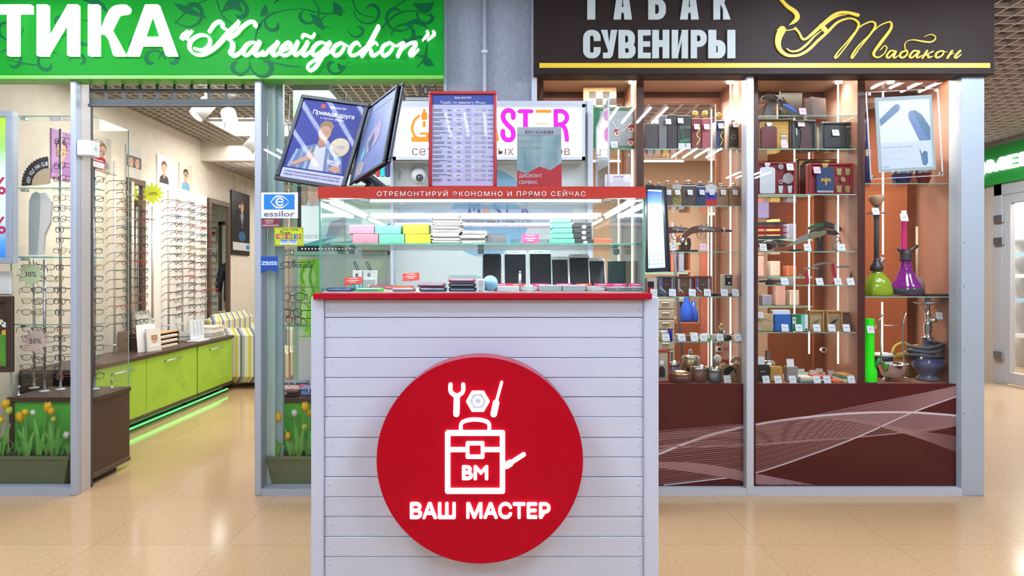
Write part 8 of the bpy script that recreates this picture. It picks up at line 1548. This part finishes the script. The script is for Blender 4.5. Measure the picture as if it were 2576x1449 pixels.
# cases and pictures shelf
sbox(1905, 1946, 790, 834, mat('map_tan', (.6, .48, .27), .5, noise=((14, 14, 14), .8, (.45, .33, .16))), 'map_box', 'tan box printed with an old map on the second lowest shelf', 'box', .05, 3.86, None, base=836, face=lambda b, a, c, v0, v1: (b.stroke([(a+.02, v0+.06), (a+.05, v0+.075), (a+.08, v0+.065)], .003, .001, BRONZE), b.disc(a+.012, v0+.02, .012, .001, LIGHTG, 0, 14), b.disc(c-.008, v0+.03, .01, .001, MIDG, 0, 12)))
sbox(1949, 1990, 791, 834, mat('blue_box', (.03, .14, .5), .4), 'blue_box', 'bright blue box with a white raised lid', 'box', .06, 3.86, None, base=836)
o = bpy.data.objects['blue_box']; b = MB(); (ua, va), (ub, vb) = q(1942, 792, 3.9), q(1990, 780, 3.88); b.box(ua, ub, 3.89, 3.93, va, vb, PAPER, .003); b.build('lid', o)
sbox(1992, 2034, 790, 834, mat('green_print', (.02, .2, .1), .4), 'phone_box', 'green and white printed box with a camera eye picture', 'box', .04, 3.86, None, base=836, face=lambda b, a, c, v0, v1: (b.rect(a+(c-a)*.55, a+(c-a)*.78, v0+.004, v1-.004, .001, mat('aqua_print', (.2, .6, .5), .4)), b.rect(a+(c-a)*.78, c-.003, v0+.004, v1-.004, .001, PAPER), b.rect(a+.004, a+.024, v1-.06, v1-.02, .001, PAPER), b.disc(a+.014, v1-.036, .006, .0016, BLACK, 0, 12), b.rect(c-.02, c-.008, v0+.006, v0+.018, .0016, BLACK)))
OAK = mat('oak_frame', (.5, .29, .1), .45, noise=((4, 20, 30), .5, (.38, .2, .07)))
for a, c, cl, lab in ((2034, 2071, (.4, .33, .18), 'oak framed box with a pale relief picture'), (2078, 2117, (.3, .22, .13), 'oak framed box with a dark bird picture')):
    sbox(a, c, 781, 834, OAK, 'framed_box', lab, 'box', .05, 3.87, 'oak framed boxes', rim=OAK, base=836, face=lambda b, a, c, v0, v1, cl=cl: (b.rect(a+.012, c-.012, v0+.012, v0+(v1-v0)*.78, .002, mat('relief_%d' % int(cl[0]*100), cl, .5)), b.ribbon([(a+.014, v0+.014), (c-.014, v0+.014), (c-.014, v0+(v1-v0)*.76), (a+.014, v0+(v1-v0)*.76), (a+.014, v0+.014)], .004, .004, WOODL), b.stroke([((a+c)/2-.02, v0+.05), ((a+c)/2, v0+.06), ((a+c)/2+.02, v0+.075)], [.006, .02, .004], .005, BRONZE if cl[0] > .35 else mat('relief_dark', (.05, .03, .025), .5)), b.rect((a+c)/2-.014, (a+c)/2+.014, v1-.014, v1-.010, .004, GOLD)))
Y = 3.87; (ua, va), (ub, vb) = q(2116, 834, Y), q(2154, 784, Y); va = SZ(836)+.0006; t = T('framed_plate', 'silver photo frame with a brown plate, at the end of the second lowest shelf', 'photo frame', ((ua+ub)/2, Y, va)); M = frame((ua, Y, va), (1, .1, 0), (-.05, .15, 1)); b = MB(M); border(b, ub-ua, vb-va, .009, CHROME, .005); b.build('frame', t); b = MB(M); b.rect(.008, ub-ua-.008, .008, vb-va-.008, -.002, mat('plate_brown', (.18, .08, .07), .3), .004); b.build('plate', t)
ptag(1914, 800, 'on the tan map box', Y=3.84, sc=.85)
for px, w in ((1976, 'before the bright blue box'), (2011, 'before the green and white printed box'), (2056, 'before the oak box with a pale relief'), (2094, 'before the oak box with a dark bird'), (2131, 'before the silver photo frame')): ptag(px, 834, w, rz=2)
# cabinet floor beyond the mullion
for a, c, y0, m, lab in ((1903, 1936, 918, mat('pack_black', (.02, .022, .024), .35), 'black upright lighter box at the cabinet floor beside the mullion'), (1938, 1969, 923, mat('pack_gold', (.5, .29, .06), .35), 'golden upright lighter box at the cabinet floor'), (1980, 2008, 923, mat('pack_grey', (.33, .29, .28), .4), 'grey-brown upright lighter box at the cabinet floor')):
    sbox(a, c, y0, 964, m, 'lighter_box', lab, 'box', .045, 3.88, 'upright lighter boxes', base=965, face=lambda b, a, c, v0, v1: b.rect(a+(c-a)*.3, c-(c-a)*.3, v0+(v1-v0)*.58, v0+(v1-v0)*.62, .001, STEEL))
for i, (a, c, y0, y1, m, lab) in enumerate(((1905, 1924, 897, 917, PAPER, 'white card standing on the black lighter box'), (1980, 1998, 903, 922, PAPER, 'white card standing on the grey-brown lighter box'), (2009, 2026, 928, 950, mat('card_mint', (.7, .8, .74), .6), 'mint card at the cabinet floor'), (2021, 2036, 936, 953, mat('card_cream', (.78, .72, .58), .6), 'cream card at the cabinet floor'), (2038, 2055, 931, 950, mat('card_peach', (.8, .66, .6), .6), 'peach card at the cabinet floor'), (2055, 2072, 927, 947, mat('card_rose', (.7, .56, .54), .6), 'rose card at the cabinet floor'), (2061, 2077, 936, 953, mat('card_beige', (.74, .64, .6), .6), 'beige card at the cabinet floor'), (2085, 2100, 932, 950, mat('card_lilac', (.6, .5, .52), .6), 'lilac card at the cabinet floor'), (2100, 2114, 936, 950, mat('card_pale_pink', (.78, .6, .62), .6), 'pale pink card at the cabinet floor'))):
    Y = 3.9 if i < 2 else 4.0; (ua, va), (ub, vb) = q(a, y1, Y), q(c, y0, Y); va = SZ(923 if i else 918, 3.88)+.0 if i < 2 else ZBASE+.0006
    b = MB(frame((ua, Y, va), (1, 0, 0), (0, .2, 1))); b.rect(0, ub-ua, 0, vb-va, 0, m, .0015); b.thing('blank_card', lab, 'card', 'blank cards on the cabinet floor')
t = T('chrome_lighter', 'chrome table lighter with a dark stem behind the black lighter box', 'lighter', P(1930, 965, 4.02)); x = q(1931, 0, 4.02)[0]; b = MB(); b.lathe([(.045, 0), (.05, .05), (.05, .1), (.04, .115), (.012, .12)], CHROME, (x, 4.02, zb()), 20); b.build('base', t); b = MB(); b.box(x-.012, x+.012, 4.01, 4.03, zb()+.12, zb()+.18, GUNM, .002); b.build('stem', t)
MAGS = [(2012, 2050, 3, (.1, .3, .45)), (2014, 2052, 2, (.75, .6, .2)), (2015, 2050, 3, (.7, .68, .6)), (2052, 2088, 3, (.08, .25, .45)), (2054, 2090, 3, (.75, .7, .6)), (2056, 2096, 3, (.5, .1, .06)), (2095, 2122, 3, (.6, .12, .06)), (2118, 2160, 6, (.7, .66, .4)), (2119, 2158, 3, (.05, .2, .22)), (2122, 2160, 3, (.55, .3, .08))]
zz = {}
for i, (a, c, h, col) in enumerate(MAGS):
    g = 0 if a < 2052 else 1 if a < 2095 else 2 if a < 2110 else 3; z = zz.get(g, zb()); h_ = h*1.6*3.86/F; b = MB(); b.box(SX(a, 3.84), SX(c, 3.84)-.001, 3.84, 3.96, z, z+h_, mat('booklet_%d' % i, col, .5), .001); zz[g] = z+h_+.0006; b.thing('booklet', 'flat booklet, %s in the low colourful piles on the cabinet floor' % ORD[i], 'booklet', 'booklets on the cabinet floor')
for px, w in ((1929, 'before the black lighter box'), (1959, 'before the golden lighter box'), (1996, 'before the grey-brown lighter box'), (2057, 'before the booklets, nearer the lighter boxes'), (2083, 'before the booklets, middle one'), (2144, 'before the booklets at the far end')): ptag(px, 964, w, rz=-3)
t = T('glass_lock', 'round metal lock on the sliding glass above the booklets', 'lock', P(2070, 880, 4.1)); p = P(2070, 880, 4.1); b = MB(frame(p, (1, 0, 0), (0, 0, 1))); b.disc(0, 0, .018, .012, STEEL, .02, 20); b.disc(0, 0, .011, .013, BLACK, .002, 16); b.build('barrel', t); b = MB(); b.box(p.x+.01, p.x+.045, p.y-.006, p.y, p.z-.006, p.z+.012, GOLD, .003); b.build('key', t)
# ---------------------------------------------------------------- corner cabinet: water pipes
def hook(px, base, prof, m, name, label, Y, n=28, sx=1, ribs=0): 
    x = q(px, 0, Y)[0]; z0 = SZ(base)+.0008 if base < 950 else zb(); t = T(name, label, 'water pipe', (x, Y, z0), 'water pipes in the corner cabinet'); b = MB(); b.lathe([(r*Y/F, h*Y/F) for r, h in prof], m, (x, Y, z0), n, sx, 1, ribs); b.build('vase', t); return t, x, z0, Y/F
GLG = mat('lime_glass', (.42, .62, .03), .12, trans=.3); DKM = mat('dark_fitting', (.05, .035, .04), .35)
t, x, z0, k = hook(2207, 746, [(32, 0), (34, 4), (33, 18), (28, 36), (18, 52), (10, 60), (10, 64)], GLG, 'water_pipe', 'lime green glass water pipe in the corner cabinet', 3.92, 32, 1, .035)
b = MB(); b.lathe([(r*k, h*k) for r, h in ((13, 62), (15, 66), (15, 74), (10, 80), (8, 86), (6, 92), (4, 100))], DKM, (x-2*k, 3.92, z0), 20); b.tube([(x+6*k, 3.92, z0+76*k), (x+10*k, 3.9, z0+96*k)], 5*k, STEEL, 10); b.build('collar', t); b = MB(); b.lathe([(r*k, h*k) for r, h in ((6, 96), (6, 190), (7, 200), (9, 206), (6, 214), (6, 226))], mat('smoky_tube', (.1, .12, .12), .25), (x-12*k+10*k, 3.92, z0), 16); b.build('stem', t); b = MB(); b.lathe([(r*k, h*k) for r, h in ((6, 226), (12, 230), (14, 236), (18, 240), (18, 252), (12, 253))], mat('bowl_tan', (.55, .36, .22), .5), (x-2*k, 3.92, z0), 20); b.build('bowl', t); b = MB(); b.lathe([(r*k, h*k) for r, h in ((22, 206), (24, 209), (5, 206))], STEEL, (x-2*k, 3.92, z0), 20); b.build('plate', t)
ptag(2205, 540, 'hanging from the lime green water pipe', Y=3.85)
t, x, z0, k = hook(2279, 746, [(32, 0), (38, 6), (40, 14), (33, 28), (22, 46), (14, 66), (11, 84), (12, 92)], mat('purple_glass', (.28, .01, .3), .08, trans=.25, coat=.5), 'water_pipe', 'purple glass water pipe with a bright pink stem in the corner cabinet', 3.92)
b = MB(); b.lathe([(r*k, h*k) for r, h in ((38.5, 4), (39.5, 8), (41, 14), (38, 20))], mat('smoky_base', (.06, .06, .075), .1), (x, 3.92, z0), 28, cap=False); b.build('smoky_base_band', t)
b = MB(); b.lathe([(r*k, h*k) for r, h in ((14, 88), (15, 92), (13, 94), (15, 98), (13, 101), (15, 105), (11, 112), (6, 118))], DKM, (x, 3.92, z0), 20); b.tube([(x-8*k, 3.92, z0+108*k), (x-20*k, 3.92, z0+120*k)], 4.5*k, DKM, 10); b.tube([(x+8*k, 3.92, z0+108*k), (x+28*k, 3.92, z0+126*k)], 4.5*k, DKM, 10); b.build('collar', t)
b = MB(); pr = []
for i in range(24): pr += [(6.2, 116+i*3.1), (7.4, 117.5+i*3.1)]
b.lathe([(r*k, h*k) for r, h in pr], mat('hot_pink', (.75, .03, .2), .3), (x-5*k, 3.92, z0), 14); b.build('stem', t); b = MB(); b.lathe([(r*k, h*k) for r, h in ((7, 190), (8, 196), (5, 206), (6, 214))], PAPER, (x-5*k, 3.92, z0), 12); b.build('bowl', t)
ptag(2277, 556, 'hanging from the pink stem of the purple water pipe', Y=3.85, sc=1.1)
Y = 3.98; x = q(2307, 0, Y)[0]; z0 = SZ(746)+.0008; t = T('wooden_stick', 'pale wooden stick standing upright behind the purple water pipe', 'stick', (x, Y, z0)); b = MB(); b.tube([(x, Y, z0), (x, Y, q(0, 570, Y)[1])], .0075, mat('pale_stick', (.75, .55, .36), .5), 10); b.build('shaft', t)
b = MB(); p = P(2306, 712, 4.02); b.ball((p.x, 4.03, z0+.062), .062, mat('crumpled_foil', (.5, .48, .52), .3, .3, noise=((30, 30, 60), .9, (.2, .18, .2)), bump=1), 20, 1, .75); b.thing('foil_bundle', 'round crumpled grey foil bundle behind the purple water pipe', 'bundle')
b = MB(); b.box(SX(2322, 3.88), SX(2402, 3.88), 3.86, 3.98, z0, z0+.014, mat('tray_dark', (.1, .07, .06), .2, .4), .004); b.thing('flat_tray', 'flat shiny dark tray lying at the end of the shelf beside the purple water pipe', 'tray')
# acrylic hanging frame with device poster
Y = 3.76; t = T('acrylic_poster', 'clear acrylic frame with a device poster hanging on a cord in the corner window', 'poster', P(2280, 452, Y)); pTL, pTR, pBL = P(2181, 232, Y), P(2363, 222, Y), P(2190, 452, Y); M, w_, h_ = quadframe(pTL, pTR, pBL); b = MB(M); b.rect(0, w_, 0, h_, .004, ACRYL, .008); border(b, w_, h_, .004, mat('acrylic_bright_edge', (.8, .83, .9), .15), .006)
for x, y in ((.016, .016), (w_-.016, .016), (.016, h_-.016), (w_-.016, h_-.016)): b.disc(x, y, .008, .012, CHROME, .016, 14)
b.build('frame', t)
b = MB(M); a, c, v0, v1 = w_*.11, w_*.9, h_*.075, h_*.93; b.rect(a, c, v0, v1, .0045, mat('poster_sage', (.36, .45, .48), .45)); a2, c2, v2, v3 = w_*.16, w_*.86, h_*.11, h_*.885; DEV = mat('device_blue', (.1, .2, .33), .3); DEV2 = mat('device_blue_light', (.16, .24, .45), .3)
b.rect(a2, c2, v2, v3, .005, mat('poster_cool_white', (.74, .8, .9), .45)); b.rect(a2, c2, v2, v2+(v3-v2)*.385, .0053, mat('poster_ice', (.6, .68, .8), .45))
def pq(x, y): return (a2+(c2-a2)*x, v2+(v3-v2)*y)
b.poly([pq((x-2212)/133, (428-y)/181) for x, y in ((2212, 296), (2250, 261), (2258, 257), (2266, 259), (2268, 267), (2262, 276), (2214, 314))], .0058, DEV); b.disc(*pq(.39, .9), .009, .006, DEV2, 0, 14)
b.poly([pq(*p) for p in ((.77,.39),(.58,.72),(.57,.8),(.62,.84),(.72,.84),(.84,.77),(.99,.58),(.99,.39))], .0056, DEV); b.poly([pq(*p) for p in ((.77,.39),(.58,.72),(.57,.8),(.62,.84),(.68,.82),(.7,.76),(.93,.39))], .0062, DEV2)
b.poly([pq(*p) for p in ((.76,.24),(.8,.04),(.86,.02),(.91,.06),(.91,.22),(.85,.24),(.8,.2))], .0058, DEV); b.poly([pq(*p) for p in ((.75,.26),(.77,.26),(.85,.07),(.81,.05))], .0064, DEV2)
INKB = mat('poster_ink_blue', (.3, .42, .6), .5); b.line('Нагревание, а не горение', INKB, a2+.006, v2+(v3-v2)*.305, .011, .006, 0, 0, 0, False, (c2-a2)*.78)
for k_, (yy, ww) in enumerate(((.25, .55), (.23, .5), (.16, .42), (.13, .46))): b.rect(a2+.006, a2+(c2-a2)*ww, v2+(v3-v2)*yy, v2+(v3-v2)*(yy+.008), .006, mat('poster_faint_ink', (.5, .6, .75), .5))
b.line('IQOS', mat('poster_grey_ink', (.25, .32, .42), .5), a2+.006, v2+.006, .012, .006, .012, 0, 0, False); b.build('poster', t)
b = MB(); pk = P(2276, 197, Y); pa, pb = P(2222, 229, Y), P(2340, 223, Y); b.tube([pa, pk, pb], .0016, mat('cord_white', (.8, .8, .82), .5), 5); b.ball(pk, .007, CHROME, 10); b.build('cord', t)
# goods half hidden on the shelf behind the hanging frame
for i, (a, c, y0, m, lab) in enumerate(((2172, 2190, 300, mat('blue_glass_dark', (.03, .05, .25), .15), 'tall blue and silver bottle half behind the hanging acrylic frame'), (2244, 2290, 400, mat('blue_glass_dark', (), 0), 'dark blue bowl behind the hanging acrylic frame'), (2300, 2340, 395, mat('dark_red_glass', (.2, .02, .03), .2), 'dark red bowl behind the hanging acrylic frame'))):
    Y = 4.0; x = q((a+c)/2, 0, Y)[0]; r = (c-a)/2*Y/F; z0 = SZ(460)+.0008; h = q(0, y0, Y)[1]-z0; t = T('bottle' if i == 0 else 'glass_bowl', lab, 'bottle' if i == 0 else 'bowl', (x, Y, z0), 'glassware behind the hanging frame'); b = MB()
    b.lathe([(r*.8, 0), (r, h*.1), (r, h*.55), (r*.45, h*.7), (r*.4, h*.95), (r*.5, h)] if i == 0 else [(r*.5, 0), (r*.95, h*.3), (r, h*.7), (r*.7, h)], m, (x, Y, z0), 20); b.build('body', t); b = MB(); b.lathe([(r*1.02, h*.45), (r*1.05, h*.5), (r*1.02, h*.55)], CHROME, (x, Y, z0), 20, cap=False); b.build('band', t)
# floor of the corner cabinet
NEON = mat('neon_green', (.02, .75, .01), .2, emit=.25, ecol=(.02, 1, .01)); Y = 3.86; zf = zb()
t, x, z0, k = hook(2186, 960, [(17, 0), (18, 3), (18, 28), (13, 44), (12, 60), (12, 158), (13, 160)], NEON, 'water_pipe', 'neon green acrylic tube pipe at the cabinet floor', 3.86)
b = MB(); b.tube([(x+10*k, 3.84, z0+40*k), (x+18*k, 3.82, z0+62*k)], 4*k, mat('neon_dark', (.01, .3, .05), .3), 10); b.build('side_tube', t); b = MB(frame((x, 3.86-13*k, z0), (1, 0, 0), (0, 0, 1))); b.disc(9*k, 140*k, 5*k, -.004, mat('seal_tan', (.6, .3, .2), .5), .001, 12); b.build('seal', t); b = MB(); b.lathe([(19*k, -.0002), (19*k, .006)], DKM, (x, 3.86, z0), 24); b.build('foot', t)
ptag(2192, 838, 'on the neon green tube pipe', Y=3.81)
t = T('charcoal_basket', 'chrome basket bowl with tall handle and curved feet at the cabinet floor', 'basket', (q(2246, 0, 3.9)[0], 3.9, zf)); x = q(2246, 0, 3.9)[0]; k = 3.9/F
b = MB(); b.lathe([(r*k, h*k) for r, h in ((12, 10), (24, 12), (28, 24), (36, 42), (38, 46), (36, 44), (26, 24), (20, 15))], CHROME, (x, 3.9, zf), 12); b.build('bowl', t)
for a in (200, 340, 90):
    b = MB(); dx, dy = math.cos(R(a)), math.sin(R(a)); b.tube([(x+14*k*dx, 3.9+14*k*dy, zf+12*k), (x+30*k*dx, 3.9+30*k*dy, zf+10*k), (x+38*k*dx, 3.9+38*k*dy, zf+.004)], 2.2*k, CHROME, 8); b.build('foot', t)
b = MB()
for sg, sl in ((-1, -6), (1, 0)): b.tube(smooth([(x+sg*28*k, 3.9, zf+44*k), (x+sg*26*k+sl*k, 3.9, zf+110*k), (x+sg*28*k+sl*k, 3.9, zf+150*k), (x+sg*(22 if sg < 0 else 34)*k, 3.9, zf+172*k)], 5), 2*k, CHROME, 8)
b.tube([(x-28*k, 3.9, zf+140*k), (x+28*k, 3.9, zf+140*k)], 1.4*k, CHROME, 8); b.build('handle', t); ptag(2240, 928, 'inside the chrome basket', Y=3.88, sc=.8)
t, x, z0, k = hook(2222, 960, [(16, 0), (18, 20), (22, 46), (22, 52)], mat('pot_black', (.025, .025, .03), .3), 'black_pot', 'black pot with foil over its top behind the chrome basket', 4.06); b = MB(); b.lathe([(22*k, 0), (25*k, 3*k), (20*k, 8*k), (8*k, 10*k)], mat('foil_white', (.75, .75, .75), .4), (x, 4.06, z0+52*k), 16); b.build('foil', t)
t = T('hose', 'coiled yellow hose lying on a glass stand behind the chrome basket', 'hose', P(2282, 905, 4.10)); b = MB(); c = P(2280, 884, 4.10); k = 4.10/F; pts = [(c.x+k*u_, 4.10+.004*math.sin(i), c.z+k*v_) for i, (u_, v_) in enumerate(((-34,-6),(-26,12),(-6,20),(12,10),(4,-2),(-18,-12),(-30,-14),(-10,-16),(14,-12),(34,-4),(36,8),(22,14),(8,4),(-8,-6),(-30,-10)))]; b.tube(smooth(pts, 5), 4.6*k, mat('hose_yellow', (.65, .42, .06), .5), 8); b.build('coil', t)
x = q(2283, 0, 4.10)[0]; b = MB(); b.lathe([(20*k, 0), (22*k, 6*k), (8*k, 20*k), (5*k, 40*k), (14*k, 52*k), (15*k, 56*k)], mat('amber_glass', (.4, .22, .04), .1, trans=.3), (x, 4.10, zf), 18); b.build('glass_stand', t)
t, x, z0, k = hook(2334, 960, [(26, 0), (27, 6), (20, 12), (19, 16), (34, 32), (36, 42), (30, 54), (18, 62), (11, 70), (11, 104), (13, 106)], mat('blue_vase', (.025, .03, .13), .15, noise=((6, 6, 10), .8, (.22, .22, .28))), 'water_pipe', 'blue glass water pipe with a silver stem at the cabinet floor', 3.94)
b = MB(); b.lathe([(r*k, h*k) for r, h in ((15, 106), (16, 108), (9, 110), (9, 116), (11, 118), (8, 121), (12, 125), (8, 129), (12, 133), (8, 137), (11, 141), (6, 146), (6, 158), (8, 164), (5, 170), (5, 190))], CHROME, (x, 3.94, z0), 18); b.tube([(x, 3.94, z0+150*k), (x+10*k, 3.9, z0+152*k)], 6*k, STEEL, 12); b.tube([(x-2*k, 3.94, z0+172*k), (x-18*k, 3.94, z0+184*k)], 2*k, STEEL, 8); b.build('stem', t)
b = MB(); b.lathe([(r*k, h*k) for r, h in ((4, 188), (30, 193), (32, 196), (28, 195), (6, 192))], STEEL, (x, 3.94, z0), 24); b.build('plate', t); b = MB(); b.lathe([(r*k, h*k) for r, h in ((8, 195), (6, 206), (5, 207))], PAPER, (x, 3.94, z0), 14); b.build('bowl', t)
b = MB(); pts = []
for i in range(46): a = R(24*i); rr = 34-2*math.sin(i*.5); pts.append((x-6*k+rr*k*math.cos(a)*1.15, 3.94+26*k*math.sin(a), z0+(56+9*i/12+3*math.sin(i*.9))*k))
pts += [(x-10*k, 3.9, z0+100*k), (x-2*k, 3.9, z0+102*k), (x+8*k, 3.9, z0+92*k)]
b.tube(smooth(pts, 2), 4.4*k, mat('hose_grey', (.1, .1, .12), .5), 8); b.build('hose', t); ptag(2364, 803, 'hanging from the plate of the blue water pipe', Y=3.9, rz=8)
drop(TW); drop(TK)
# ---------------------------------------------------------------- ceiling lamps of the hall, reflected in the glass
for i, (x, y) in enumerate(((1.4, 1.08), (-1.3, 1.08), (2.63, -.86), (4.05, -2.66), (-.2, -1.2), (-2.8, -1.0), (2.2, 2.55), (3.5, 2.3), (-2.0, 2.55), (-3.3, 2.3))):
    t = T('ceiling_light', 'four-tube hall ceiling light, %s of ten counted from the kiosk' % ORD[i], 'ceiling light', (x, y, 2.93), 'four-tube hall lights'); b = MB(); b.box(x-.32, x+.32, y-.32, y+.32, 2.96, 3.0, WHITE, .004); b.build('housing', t)
    for k in range(4): b = MB(); b.tube([(x-.24+.16*k, y-.29, 2.945), (x-.24+.16*k, y+.29, 2.945)], .013, mat('hall_tube', (1, 1, 1), .5, emit=HALL_TUBE, ecol=(.78, .87, 1)), 8); b.build('tube', t)
